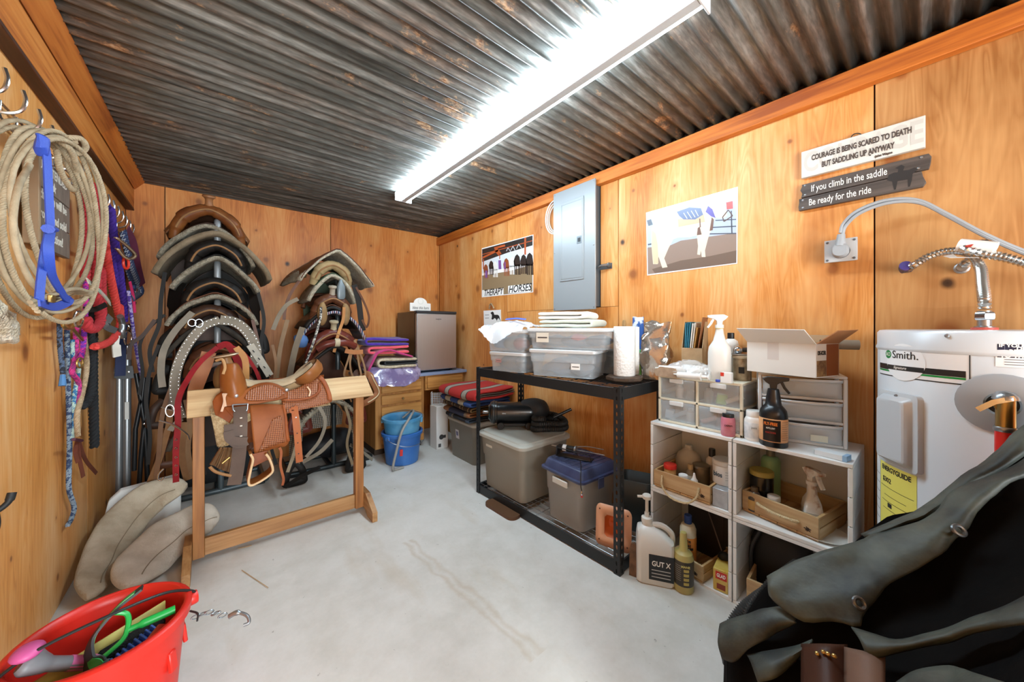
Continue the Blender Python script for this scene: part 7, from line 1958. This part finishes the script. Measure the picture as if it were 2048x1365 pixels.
# cotton lead ropes
def lead(name, label, pts, off, r, m, strands=3, pitch=None, group='lead ropes on the hook rack', n=10):
    o = O(name, rope(MB(), resample(wpath(pts, off, n), r * .32), r, strands, pitch or r * 3.6, 7), m)
    return tag(o, label, 'rope', group)
RD = mat('b82f35', .9, col2='a3272e', scale=40, bmp=.5, bscale=300); RD2 = mat('cc4038', .9, col2='c4352f', scale=40, bmp=.5, bscale=300)
PU = mat('43248c', .9, col2='371c78', scale=40, bmp=.5, bscale=300)
lead('lead_rope', 'dark red twisted lead rope just behind the lariat edge', zB([(182, 140), (188, 300), (195, 600), (190, 860), (182, 1000)]), .06, .017, RD)
lead('lead_rope', 'red cotton lead rope doubled into a low U loop', zB([(245, 125), (285, 400), (290, 800), (285, 1100)]) + zA([(370, 60), (395, 160), (395, 235), (350, 283), (305, 262), (300, 200)]), .085, .019, RD)
lead('lead_rope', 'red braided lead rope hanging between the two red twists', zB([(300, 180), (320, 450), (330, 800), (335, 1100), (340, 1330)]), .075, .017, RD, 4)
lead('lead_rope', 'orange-red lead rope swinging out in the widest loop', zB([(330, 260), (355, 600), (400, 900), (440, 1100), (500, 1365)]) + zA([(535, 110), (540, 250), (495, 345), (430, 390), (355, 410)]), .10, .0165, RD2)
lead('lead_rope', 'thick purple lead rope nearest the red ropes', zB([(362, 290), (395, 420), (410, 700), (440, 950), (490, 1150), (520, 1365)]), .07, .019, PU)
lead('lead_rope', 'thick purple lead rope hanging furthest out', zB([(412, 345), (440, 600), (475, 800), (510, 1050), (535, 1250), (535, 1400)]), .09, .019, PU)
def braid(name, label, pts, off, r, c1, c2, sc=60, group='braided leads below the hook rack'):
    o = O(name, rope(MB(), resample(wpath(pts, off, 10), r * .45), r, 4, r * 5, 6), mat(c1, .8, col2=c2, scale=sc, lo=.47, hi=.53)); return tag(o, label, 'rope', group)
braid('braided_lead', 'purple and white flecked braided lead beside the silver poles', zA([(600, 10), (622, 200), (650, 400), (690, 620)]), .12, .009, '5a3fa0', 'b9aed6')
braid('braided_lead', 'magenta and violet braided lead with a brass ring', zB([(190, 1000), (188, 1230)]) + zA([(295, 60), (288, 220), (270, 440), (250, 500)]), .055, .0095, 'c42a86', '6a2a96')
braid('braided_lead', 'magenta braided lead kinked against the plywood', zA([(225, 260), (218, 480), (195, 590), (238, 660), (238, 760), (220, 890)]), .035, .0095, 'c8327a', '8a2a66')
braid('braided_lead', 'long navy and grey braided lead curling near the floor', zA([(158, 290), (163, 600), (173, 900), (176, 1150), (170, 1365)]) + [(139, 985), (148, 1015), (143, 1038), (135, 1052)], .02, .0085, '2a3a58', '7a8894')
braid('braided_lead', 'teal and cream braided lead between the magenta braids', zA([(195, 360), (200, 480), (240, 560), (228, 660), (205, 800), (200, 950), (195, 1070)]), .028, .008, '2f6a94', 'a8bcb0')
braid('braided_lead', 'short navy lead with a blue tassel end', zA([(103, 220), (108, 400), (122, 540), (128, 600)]), .02, .008, '20242e', '4a5a74')
tag(O('tassel', MB().tube([wl(*zA([(127, 610)])[0], .02), wl(*zA([(125, 690)])[0], .022)], [.008, .012], 8), mat('4a78a8', .8)), 'blue tassel end of the short navy lead', 'tassel')
lead('lead_rope', 'tan braided rope ending in a leather popper', zA([(270, 0), (280, 300), (300, 560), (262, 770), (230, 900), (235, 1050)]), .045, .0095, mat('b39a7a', .85, col2='8f7658', scale=60), 4)
pop = T('leather_popper', 'split brown leather popper tied to the tan rope', 'strap', (0, 0, 0))
for pts in ([(235, 1080), (245, 1200), (275, 1345)], [(240, 1080), (290, 1220), (370, 1320)], [(232, 1080), (218, 1160), (235, 1240)]):
    O('tail', MB().strap(wpath(zA(pts), .045), .016, .003, (.8, -.6, 0)), leather('5a2e22', '6e3c2c'), pop)
O('tie', MB().tube([wl(*zA([(205, 1075)])[0], .055), wl(*zA([(262, 1085)])[0], .055)], .007, 8), leather('4a2430', '5e3038'), pop)
BKR = mat('17181a', .9, bmp=.6, bscale=250)
lead('lead_rope', 'thick black rope with its end curling left', zA([(330, 0), (325, 300), (335, 600), (330, 740), (300, 810), (265, 840)]), .05, .017, BKR, 3)
lead('lead_rope', 'thick black rope end hanging straight and low', zA([(345, 300), (345, 700), (350, 900), (356, 1130)]), .04, .018, BKR, 3)

# halters near the corner
HG_ = 'halters near the corner'
def wstrap(name, label, cat, pts, off, w, m, up=(.6, -.8, 0), t=.004, group=HG_): return tag(O(name, MB().strap(wpath(pts, off), w, t, up), m), label, cat, group)
PLD = chevron('plaid_nylon', [(0, '1f2740'), (.45, 'b9bcc4'), (.6, '1f2740'), (.8, '3a4a74')])
wstrap('plaid_halter', 'navy and white plaid halter strap bunched near the corner', 'halter', zB([(525, 560), (560, 700), (600, 850), (655, 1000), (688, 1110), (615, 1170)]), .14, .04, PLD)
wstrap('plaid_halter', 'second navy plaid halter strap tucked under the first', 'halter', zB([(545, 800), (590, 950), (620, 1060), (600, 1180), (640, 1230)]), .12, .036, PLD)
wstrap('maroon_strap', 'maroon nylon strap hanging at the end of the hook rack', 'strap', zB([(565, 540), (610, 650), (650, 850), (700, 1050)]), .15, .05, mat('5a2238', .6))
wstrap('hot_pink_strap', 'narrow hot pink strap below the plaid halters', 'strap', zB([(590, 1020), (620, 1150), (635, 1300)]), .14, .014, mat('c02a5a', .6))
wstrap('navy_strap', 'long navy strap hanging behind the silver poles', 'strap', zA([(560, 250), (545, 420), (540, 620)]), .08, .05, mat('1c2444', .7))
wstrap('grey_strap', 'short grey webbing strap with a buckle below the purple ropes', 'strap', zA([(470, 190), (440, 260), (520, 300)]), .10, .035, mat('5c5a58', .7))
wstrap('black_strap', 'short black leather strap across the red ropes', 'strap', zA([(285, 140), (360, 140), (440, 105)]), .13, .022, BLK_L, (.7, -.6, .2))
wstrap('printed_strap', 'pale green printed nylon strap pointing down from the lariat', 'strap', zB([(205, 1010), (290, 1080), (360, 1150), (410, 1215)]), .17, .024, mat('8fae9a', .5, col2='c9a49a', scale=30), (.7, -.6, .3))
nb = T('leather_noseband', 'tan-edged brown leather noseband sticking out by the plaid halters', 'noseband', (0, 0, 0))
O('band', MB().strap(wpath(zB([(470, 620), (560, 690), (635, 770), (600, 808), (540, 790), (480, 720)]), .17), .02, .005, (.2, -.4, .9)), leather('5a4030', '6e5240'), nb)
O('edge', MB().tube(wpath(zB([(470, 620), (560, 690), (640, 775), (600, 812), (540, 795), (480, 722)]), .175), .004, 6), mat('b59a78', .6), nb)
def ring_thing(name, label, c, r, m, off, tk=.004):
    return tag(O(name, MB().tube([wl(c[0], c[1], off) + Vector((.2 * r * math.cos(a), .9 * r * math.cos(a), r * math.sin(a))) for a in [2 * math.pi * i / 20 for i in range(20)]], tk, 8, closed=True), m), label, 'ring', 'loose halter hardware')
ring_thing('halter_ring', 'large chrome halter ring beneath the purple ropes', zA([(595, 345)])[0], .045, CHROME, .13)
ring_thing('halter_ring', 'brass ring on the magenta braid', zA([(250, 525)])[0], .022, BRASS, .06)
ring_thing('halter_ring', 'chrome ring at the foot of the blue halter strap', zA([(240, 210)])[0], .03, CHROME, .13)
ring_thing('halter_ring', 'red snap ring among the plaid halters', zB([(555, 850)])[0], .03, mat('c8301f', .4), .16, .006)
sn = T('brass_snap', 'brass bolt snap hanging below the lariat', 'snap', (0, 0, 0))
O('snap_body', MB().tube(wpath(zA([(130, 230), (165, 210), (205, 225), (200, 270), (160, 280), (130, 260), (130, 230)]), .06), .006, 8), BRASS, sn)
O('snap_tongue', MB().tube(wpath(zA([(195, 275), (240, 330), (268, 362)]), .06), .006, 8), BRASS, sn)
s3 = T('steel_snap', 'steel bolt snap on the end of the purple rope', 'snap', (0, 0, 0))
O('snap_body', MB().tube(wpath(zA([(540, 190), (555, 240), (552, 300), (560, 340)]), .12), [.014] * 25, 10), STEEL, s3)
O('swivel', MB().tube(wpath(zA([(590, 240), (605, 265), (600, 300)]), .13), .008, 8), CHROME, s3)
tag(O('white_rag_end', MB().strap(wpath(zA([(520, 330), (512, 400), (518, 480)]), .11), [.02] * 8 + [.035] * 9, .008, (.6, -.8, 0)), mat('c9c2b6', .9)), 'frayed white cotton end below the orange-red rope', 'rope end')
sf = tag(O('fleece_cover', jiggle(blob(MB(), (0, 0, 0), .035, .13, .042, 36, 22, 60, .008, 7), 16, .012, 3), mat('d2c6b2', .95, col2='b9a88c', scale=40, bmp=1.0, bscale=90, bdist=.015)), 'tuft of cream sheepskin girth cover hanging at the picture edge', 'girth cover')
put(sf, (-.485, 1.70, 1.265), rot=(R(-28), 0, 0))
O('strap', MB().strap([(0, -.25, .06), (0, -.1, .04)], .03, .006, (1, 0, 0)), leather('6e5038', '80624a'), sf)
hk = T('black_wall_hook', 'curved black rubber hook on the lower plywood at the picture edge', 'hook', (0, 0, 0))
O('arm', MB().tube(curve([(XL + .005, 1.80, .69), (XL + .03, 1.80, .687), (XL + .05, 1.81, .705), (XL + .055, 1.82, .73)]), [.008] * 18 + [.010] * 7, 10), BLACK_RUBBER, hk)
O('arm', MB().tube(curve([(XL + .03, 1.80, .687), (XL + .034, 1.795, .65), (XL + .03, 1.785, .61)]), .008, 10), BLACK_RUBBER, hk)
O('plate', MB().bx(XL + .001, XL + .006, 1.78, 1.82, .665, .715, .002), BRASS, hk)

# ------------------------------------------------------------------ silver poles and folded black frame in the corner
sv = T('aluminium_poles', 'pair of silver aluminium poles joined by a black bracket in the corner', 'poles', (0, 0, 0))
ALU = mat('a3a5a7', .35, .7)
pA0, pB0 = at(239, 800, Y=3.64), at(256, 800, Y=3.64)
O('pole', MB().tube([(pA0.x, 3.62, 0), (pA0.x, 3.64, .93)], .02, 14), ALU, sv)
O('pole', MB().tube([(pB0.x, 3.60, 0), (pB0.x, 3.62, 1.05)], .02, 14), ALU, sv)
O('neck', MB().tube([(pB0.x, 3.62, 1.05), (pB0.x, 3.62, 1.11)], .009, 10), CHROME, sv)
O('bracket', MB().prism([(-.055, .0), (-.05, .035), (.0, .05), (.05, .045), (.06, -.04), (.0, -.045), (-.04, -.03)], .012, frame_m(((pA0.x + pB0.x) / 2, 3.592, .925), (1, 0, 0), (0, 0, 1))), BLACK_PLASTIC, sv)
for dx in (-.03, .03): O('rivet', MB().lathe([(.007, 0), (.006, .003), (0, .004)], 10, ((pA0.x + pB0.x) / 2 + dx, 3.579, .93), Matrix.Rotation(R(90), 3, 'X'), cap1=False), CHROME, sv)
O('price_label', MB().bx(pB0.x - .008, pB0.x + .012, 3.584, 3.587, .60, .72), mat('cfcac2', .6), sv)
bf = T('folded_black_frame', 'folded black tubular frame with crossed legs leaning by the silver poles', 'frame', (0, 0, 0))
for pts in ([(655, 600), (690, 800), (715, 960), (690, 1200), (660, 1640)], [(755, 630), (735, 800), (715, 960), (730, 1200), (745, 1640)], [(715, 630), (700, 760), (650, 1000), (640, 1300)]):
    O('leg', MB().tube([at(*p, Y=3.50) for p in zA(pts)], .013, 10), mat('1f2022', .35, .3), bf)
O('rivet', MB().lathe([(.008, 0), (.007, .003), (0, .004)], 10, at(*zA([(715, 965)])[0], Y=3.485), Matrix.Rotation(R(90), 3, 'X'), cap1=False), CHROME, bf)
# ------------------------------------------------------------------ pads on the floor by the rope wall
PADF = mat('c4b7a1', .95, col2='a89880', scale=9, bmp=.7, bscale=110, bdist=.006); PADG = mat('d6cec0', .95, col2='bdb3a2', scale=9, bmp=.6, bscale=110, bdist=.006)
def floor_pad(name, label, pts, widths, th, n, m, up):
    q = curve(pts, 10); k = len(q); mb = MB(); rings = []
    for i, p in enumerate(q):
        t = (q[min(i + 1, k - 1)] - q[max(i - 1, 0)]).normalized()
        u = Vector(up); u = (u - t * u.dot(t)).normalized(); b = t.cross(u)
        f = i / (k - 1) * (len(widths) - 1); a = int(min(f, len(widths) - 2)); w = widths[a] + (widths[a + 1] - widths[a]) * (f - a)
        e = min(1, math.sqrt(max(0.01, 1 - (1 - min(1, min(i, k - 1 - i) / 9.0)) ** 2)))
        ring = []
        for j in range(20):
            an = 2 * math.pi * j / 20
            c, s_ = math.cos(an), math.sin(an)
            ring.append(p + b * (math.copysign(abs(c) ** .7, c) * w * e) + u * (math.copysign(abs(s_) ** .8, s_) * th * (.5 + .5 * e) * (1 - .25 * math.cos(2 * an) * 0)))
        rings.append(ring)
    mb.loft(rings); mb.v = [tuple(Vector(p) + wob(p, 8, .01, n)) for p in mb.v]
    o = O(name, mb, m, smooth=70)
    for sgn in (.3,):
        sm = []
        for i in range(3, k - 3):
            t = (q[i + 1] - q[i - 1]).normalized(); u = Vector(up); u = (u - t * u.dot(t)).normalized(); b = t.cross(u)
            f = i / (k - 1) * (len(widths) - 1); a = int(min(f, len(widths) - 2)); w = widths[a] + (widths[a + 1] - widths[a]) * (f - a)
            pp = q[i] + b * (w * sgn) + u * (th * .985); sm.append(pp + wob(pp, 8, .01, n))
        O('seam', MB().tube(sm, .0025, 5), mat('8a7c66', .9), o)
    return tag(o, label, 'saddle pad', 'fleece pads on the floor')
floor_pad('fleece_pad_roll', 'long tan fleece saddle pad curving down from the stand post', [(-.44, 2.38, .05), (-.435, 2.60, .08), (-.40, 2.82, .155), (-.30, 2.95, .235), (-.14, 2.96, .26)], [.06, .08, .095, .10, .095], .024, 3, PADF, (.35, -.55, .75))
floor_pad('fleece_pad_roll', 'pale rounded fleece saddle pad lying in front of the tan one', [(-.315, 2.36, .048), (-.28, 2.50, .075), (-.19, 2.64, .11), (-.07, 2.73, .125), (.01, 2.76, .11)], [.08, .11, .12, .11, .085], .026, 5, PADG, (.25, -.45, .85))
wp_ = T('white_plastic_panel', 'white plastic panel with clipped corners leaning behind the fleece pads', 'panel', (0, 0, 0))
out = [(203, 1105, 2.95), (204, 1050, 3.0), (216, 1005, 3.05), (240, 983, 3.08), (345, 955, 3.12), (358, 958, 3.12), (362, 975, 3.10), (362, 1090, 2.95)]
q = [at(a, b, Y=c) for a, b, c in out]
q = [Vector((p.x, p.y, max(p.z, .004))) for p in q]
mb = MB(); mb.add(q + [p + Vector((0, .03, .01)) for p in q], [tuple(range(8)), tuple(range(8, 16))[::-1]] + [(i, (i + 1) % 8, 8 + (i + 1) % 8, 8 + i) for i in range(8)])
O('panel', mb, mat('d9d7d2', .5), wp_, smooth=0, bevel=.006)

# ------------------------------------------------------------------ red bucket of grooming tools
RB = mat('d2281c', .4, bmp=.04)
rbx, rby = -.255, 1.575
rbk = bucket('red_bucket', 'bright red feed bucket full of grooming tools in the near corner', (rbx, rby, 0), .148, .178, .35, RB, 0, None, .010)
for an in (15, 195):
    Mz = Matrix.Rotation(R(an), 3, 'Z')
    O('handle_lug', MB().lathe([(.0, -.012), (.02, -.012), (.022, -.006), (.022, .006), (.02, .012), (0, .012)], 18, Mz @ Vector((.196, 0, .312)), Mz @ Matrix.Rotation(R(90), 3, 'Y'), False, False), RB, rbk)
bw = [Matrix.Rotation(R(15), 3, 'Z') @ Vector(p) for p in ((.205, 0, .315), (.19, -.012, .345), (.12, -.035, .39), (0, -.05, .405), (-.12, -.035, .39), (-.19, -.012, .345), (-.205, 0, .315))]
O('bail_handle', MB().tube(curve(bw, 8), .0042, 8), mat('2a2a2a', .4, .3), rbk)
for k in range(3): O('wall_rib', MB().box(Matrix.Rotation(R(-70 + 40 * k), 3, 'Z') @ Vector((.172, 0, .22)), (.012, .025, .06), .004, Euler((0, R(-6), R(-70 + 40 * k)))), RB, rbk)
O('fill', MB().lathe([(0, .2), (.155, .2), (.156, .205), (0, .206)], 32, cap0=False, cap1=False), mat('4a3a30', .9), rbk)
def btool(name, label, cat): return T(name, label, cat, (rbx, rby, 0), 0, 'grooming tools in the red bucket')
GRN = mat('1fa848', .4)
scr = btool('sweat_scraper', 'green sweat scraper with a black rubber blade in the red bucket', 'scraper')
bl_ = curve([(.075, .01, .425), (.025, .0, .395), (-.02, -.025, .345), (-.02, -.06, .305), (.0, -.08, .285)], 8)
O('blade', MB().strap(bl_, .05, .006, (-.8, .1, .6)), mat('2c2e2e', .6), scr)
O('blade_holder', MB().strap([p + Vector((.004, -.004, .006)) for p in bl_[3:]], .026, .006, (-.8, .1, .6)), mat('3fae5a', .4), scr)
O('handle', MB().tube(curve([(.045, -.035, .335), (.10, -.035, .34), (.152, -.03, .342)], 8), [.008] * 5 + [.012] * 12, 10), GRN, scr)
O('yoke', MB().tube(curve([(.02, -.005, .385), (.045, -.01, .37), (.05, -.03, .345), (.04, -.05, .32), (.0, -.07, .30)], 8), .0065, 8), GRN, scr)
br = btool('grooming_brush', 'grey brush handle with a pink grip standing in the red bucket', 'brush')
hb = curve([(-.135, -.045, .365), (-.10, -.045, .335), (-.05, -.03, .295), (.0, -.01, .255)], 8)
O('handle', MB().tube(hb, [.030, .034, .036, .036, .034, .032, .03, .028, .026] + [.022] * 16, 14, flat=(.7, 1.1, (0, 0, 1))), mat('77777a', .5), br)
O('pink_grip', blob(MB(), (-.128, -.048, .385), .03, .034, .016, 16, 10), mat('c4548e', .5), br)
O('pink_neck', MB().tube(hb[14:22], .022, 12, flat=(.75, 1.1, (0, 0, 1))), mat('d06a9c', .5), br)
cc = btool('blue_curry_comb', 'blue rubber curry comb with rows of teeth in the red bucket', 'comb')
O('base', MB().box((.06, -.05, .25), (.16, .08, .02), .006, Euler((R(25), R(-10), R(38)))), mat('2f56a8', .5), cc)
for i in range(11):
    Mz = Euler((R(25), R(-10), R(38))).to_matrix()
    O('tooth_row', MB().box(Vector((.06, -.05, .25)) + Mz @ Vector((-.07 + i * .014, 0, .016)), (.006, .078, .014), .002, Euler((R(25), R(-10), R(38)))), mat('3f68bc', .5), cc)
yb_ = btool('yellow_sponge', 'wedge of yellow plastic tub inside the red bucket', 'tub')
O('wall', MB().grid(lambda u, v: (-.12 + .24 * u, -.06 + .14 * u, .215 + .09 * v + .015 * u), 8, 4), mat('c9bf6a', .5), yb_, solid=.004)
O('wall', MB().grid(lambda u, v: (-.12 + .05 * u, -.06 - .06 * u, .215 + .09 * v), 5, 4), mat('c9bf6a', .5), yb_, solid=.004)
bb = btool('dark_brush', 'black bristle brush behind the green scraper', 'brush')
O('bristles', MB().box((.05, .03, .265), (.15, .05, .035), .01, Euler((R(10), 0, R(30)))), mat('1a1a1c', .95, bmp=1.0, bscale=200, bdist=.01), bb)
O('back', MB().box((.05, .03, .242), (.155, .055, .015), .005, Euler((R(10), 0, R(30)))), mat('6b4a2c', .6), bb)
rb_ = btool('red_brush', 'red handled brush leaning inside the bucket rim', 'brush')
O('handle', MB().tube([(.06, -.10, .26), (.13, -.03, .30)], [.014, .02], 10, flat=(.6, 1.3, (0, 0, 1))), mat('b81f1c', .4), rb_)
cs = T('chain_snap', 'steel snap and short chain dangling outside the red bucket rim', 'snap', (rbx, rby, 0))
o_ = Vector((.20, -.02, .285))
for i in range(5):
    c = o_ + Vector((.017 * i, -.012 * i, .012 * math.sin(i * .8)))
    M3 = Matrix.Rotation(R(90 * (i % 2)), 3, 'X') @ Matrix.Identity(3)
    O('link', MB().tube([c + M3 @ Vector((.011 * math.cos(a), 0, .006 * math.sin(a))) for a in [2 * math.pi * j / 12 for j in range(12)]], .0025, 6, closed=True), STEEL, cs)
c = o_ + Vector((.085, -.06, -.005))
O('snap_body', MB().tube(curve([c, c + Vector((.02, -.01, .008)), c + Vector((.045, -.03, -.002)), c + Vector((.05, -.045, -.018)), c + Vector((.035, -.045, -.02))]), [.008] * 10 + [.005] * 23, 8), STEEL, cs)
O('eye_wire', MB().tube(curve([(.186, .0, .30), (.205, -.03, .30), (.205, -.055, .292)]), .003, 6), mat('3a3a3a', .4, .5), cs)

# small litter on the slab
for k, (px, py, lb) in enumerate(((512, 1160, 'long dry straw stalk on the concrete in front of the stand'), (490, 1095, 'short straw stalk beside the stand stretcher'))):
    p = at(px, py, Z=.003)
    tag(O('straw_stalk', MB().tube(curve([p + Vector((-.03 - .02 * (1 - k), .12 * (1 - k) + .01, 0)), p, p + Vector((.03 + .01 * (1 - k), -.1 * (1 - k) - .005, .001))]), .0014, 5), mat('b08a58', .8)), lb, 'straw')
# ------------------------------------------------------------------ dark oilskin coat thrown over a barrel
def atw(px, py, w):
    u = (px - 1024) / 702; v = -(py - 655) / 702
    return Vector(((_rx * u + _fx) * w, (_ry * u + _fy) * w, CAM_H + v * w))
RID = [(1380, 1330), (1440, 1262), (1535, 1155), (1610, 1108), (1700, 1062), (1800, 1015), (1900, 968), (2048, 862), (2300, 730)]
def ridge(px):
    for (a, b), (c, d) in zip(RID[:-1], RID[1:]):
        if px <= c: return b + (d - b) * (px - a) / (c - a)
    return RID[-1][1]
def depth(px, py):
    d = py - ridge(px)
    return .80 - .05 * (px - 1440) / 608 - .00062 * max(d, 0) - .0011 * min(d, 0)
def coat_pt(px, py, off, seed, amp=.012):
    p = atw(px, py, depth(px, py) - off)
    f = math.sin((px * .55 + py * .85) * .035 + seed) * .5 + math.sin((px * .3 + py * .95) * .075 + seed * 2) * .3
    f += math.sin((px * .9 + py * .25) * .045 + seed * 3) * .35 * math.sin(py * .02 + seed)
    return p + wob(p, 7, amp * 1.2, seed) + wob(p, 22, amp * .45, seed + 2) + Vector((-.4, -.45, .55)) * (f * amp * .9)
def zC(pts): return [(1420 + a / 3.261, 1020 + b / 3.261) for a, b in pts]
coat = T('oilskin_coat', 'dark waxed oilskin coat thrown in a heap in the near corner', 'coat', (0, 0, 0))
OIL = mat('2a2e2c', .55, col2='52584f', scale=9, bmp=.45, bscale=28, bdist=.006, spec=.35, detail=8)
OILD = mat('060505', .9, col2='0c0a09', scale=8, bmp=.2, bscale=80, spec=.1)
def main(u, v):
    px = 1450 + 830 * u
    if v < .12:    # falls away behind the ridge
        p = coat_pt(px, ridge(px) + 14, -.012, 1, .006); k = (.12 - v) / .12
        return p + Vector((.05 * k, .03 * k, -(p.z - .015) * k))
    if v > .85:
        k = (v - .85) / .15
        p = coat_pt(px, 1560, -.012, 1, .008)
        return p + Vector((-.01 * k, -.01 * k, -(p.z - .015) * k))
    k = (v - .12) / .73
    return coat_pt(px, ridge(px) + 14 + (1560 - ridge(px) - 14) * k, -.012, 1, .012)
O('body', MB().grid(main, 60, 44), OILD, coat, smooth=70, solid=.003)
def flap(name, top, bot, off, m, seed, nu=40, nv=16, amp=.012):
    top, bot = smooth2(zC(top), 6), smooth2(zC(bot), 6)
    a, b = lerp_curve(top, nu), lerp_curve(bot, nu)
    def f(u, v):
        q = a[round(u * (nu - 1))].lerp(b[round(u * (nu - 1))], v)
        return coat_pt(q.x, q.y, off + .010 * math.sin(math.pi * v), seed, amp)
    return O(name, MB().grid(f, nu, nv), m, coat, smooth=70, solid=.003)
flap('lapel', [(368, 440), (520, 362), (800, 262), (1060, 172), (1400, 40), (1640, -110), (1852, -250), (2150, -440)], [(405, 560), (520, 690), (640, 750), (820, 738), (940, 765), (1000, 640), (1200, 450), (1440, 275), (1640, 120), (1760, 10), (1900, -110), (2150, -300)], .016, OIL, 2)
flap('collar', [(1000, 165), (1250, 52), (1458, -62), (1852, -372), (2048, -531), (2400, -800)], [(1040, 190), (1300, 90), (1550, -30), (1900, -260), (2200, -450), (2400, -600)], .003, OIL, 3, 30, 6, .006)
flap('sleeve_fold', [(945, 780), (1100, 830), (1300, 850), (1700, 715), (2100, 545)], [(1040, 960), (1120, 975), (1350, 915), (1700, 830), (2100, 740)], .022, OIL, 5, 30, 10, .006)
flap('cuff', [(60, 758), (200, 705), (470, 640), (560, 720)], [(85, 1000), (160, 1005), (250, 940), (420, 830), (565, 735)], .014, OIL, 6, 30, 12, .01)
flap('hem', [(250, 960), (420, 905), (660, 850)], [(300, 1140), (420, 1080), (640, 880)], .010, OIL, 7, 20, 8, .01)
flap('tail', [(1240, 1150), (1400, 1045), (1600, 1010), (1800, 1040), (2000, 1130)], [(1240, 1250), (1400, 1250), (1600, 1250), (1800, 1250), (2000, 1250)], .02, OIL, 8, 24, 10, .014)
for (a, b) in ((1570, 122), (952, 600)):
    px, py = zC([(a, b)])[0]
    c = coat_pt(px, py, .034, 2, .012)
    n_ = Vector((-.62, -.55, .56)).normalized(); ax = n_.cross(Vector((0, 0, 1))).normalized(); bx2 = n_.cross(ax)
    O('grommet', MB().tube([c + ax * (.0085 * math.cos(t)) + bx2 * (.0085 * math.sin(t)) for t in [2 * math.pi * i / 20 for i in range(20)]], .0035, 8, closed=True), mat('6d7072', .35, .8), coat)
bb_ = T('brown_leather_bag', 'brown leather bag with a brass glint under the coat hem', 'bag', (0, 0, 0))
def bagp(u, v): 
    px, py = zC([(600 + 290 * u, 880 + 300 * v)])[0]
    return atw(px, py, depth(px, py) - .012 - .02 * math.sin(math.pi * u))
O('side', MB().grid(bagp, 12, 10), leather('3a2218', '4c2e20'), bb_, solid=.004)
def bagq(u, v):
    px, py = zC([(880 + 260 * u, 900 + 60 * u + 260 * v)])[0]
    return atw(px, py, depth(px, py) - .016 - .012 * math.sin(math.pi * u))
O('gusset', MB().grid(bagq, 10, 8), leather('6e5446', '7f6454'), bb_, solid=.004)
for (a, b) in ((700, 940), (740, 930), (770, 942), (810, 955)):
    px, py = zC([(a, b)])[0]
    O('stud', blob(MB(), atw(px, py, depth(px, py) - .036), .004, .004, .0035, 8, 6), BRASS, bb_)
hz2 = tag(O('ribbed_hose', rib_pipe([atw(1600, 1135, 1.19), atw(1556, 1168, 1.16), atw(1530, 1198, 1.14), atw(1506, 1234, 1.12), atw(1492, 1285, 1.11), atw(1490, 1340, 1.11), atw(1500, 1400, 1.11)], .0235, .008), mat('1b1c1d', .45)), 'black ribbed vacuum hose emerging beside the coat cuff', 'hose')
hz3 = tag(O('ribbed_hose', rib_pipe([atw(1545, 1180, 1.29), atw(1508, 1205, 1.26), atw(1476, 1236, 1.24), atw(1455, 1285, 1.22), atw(1460, 1330, 1.22)], .021, .008), mat('3a3c3d', .45)), 'grey ribbed hose loop resting behind the black hose', 'hose')
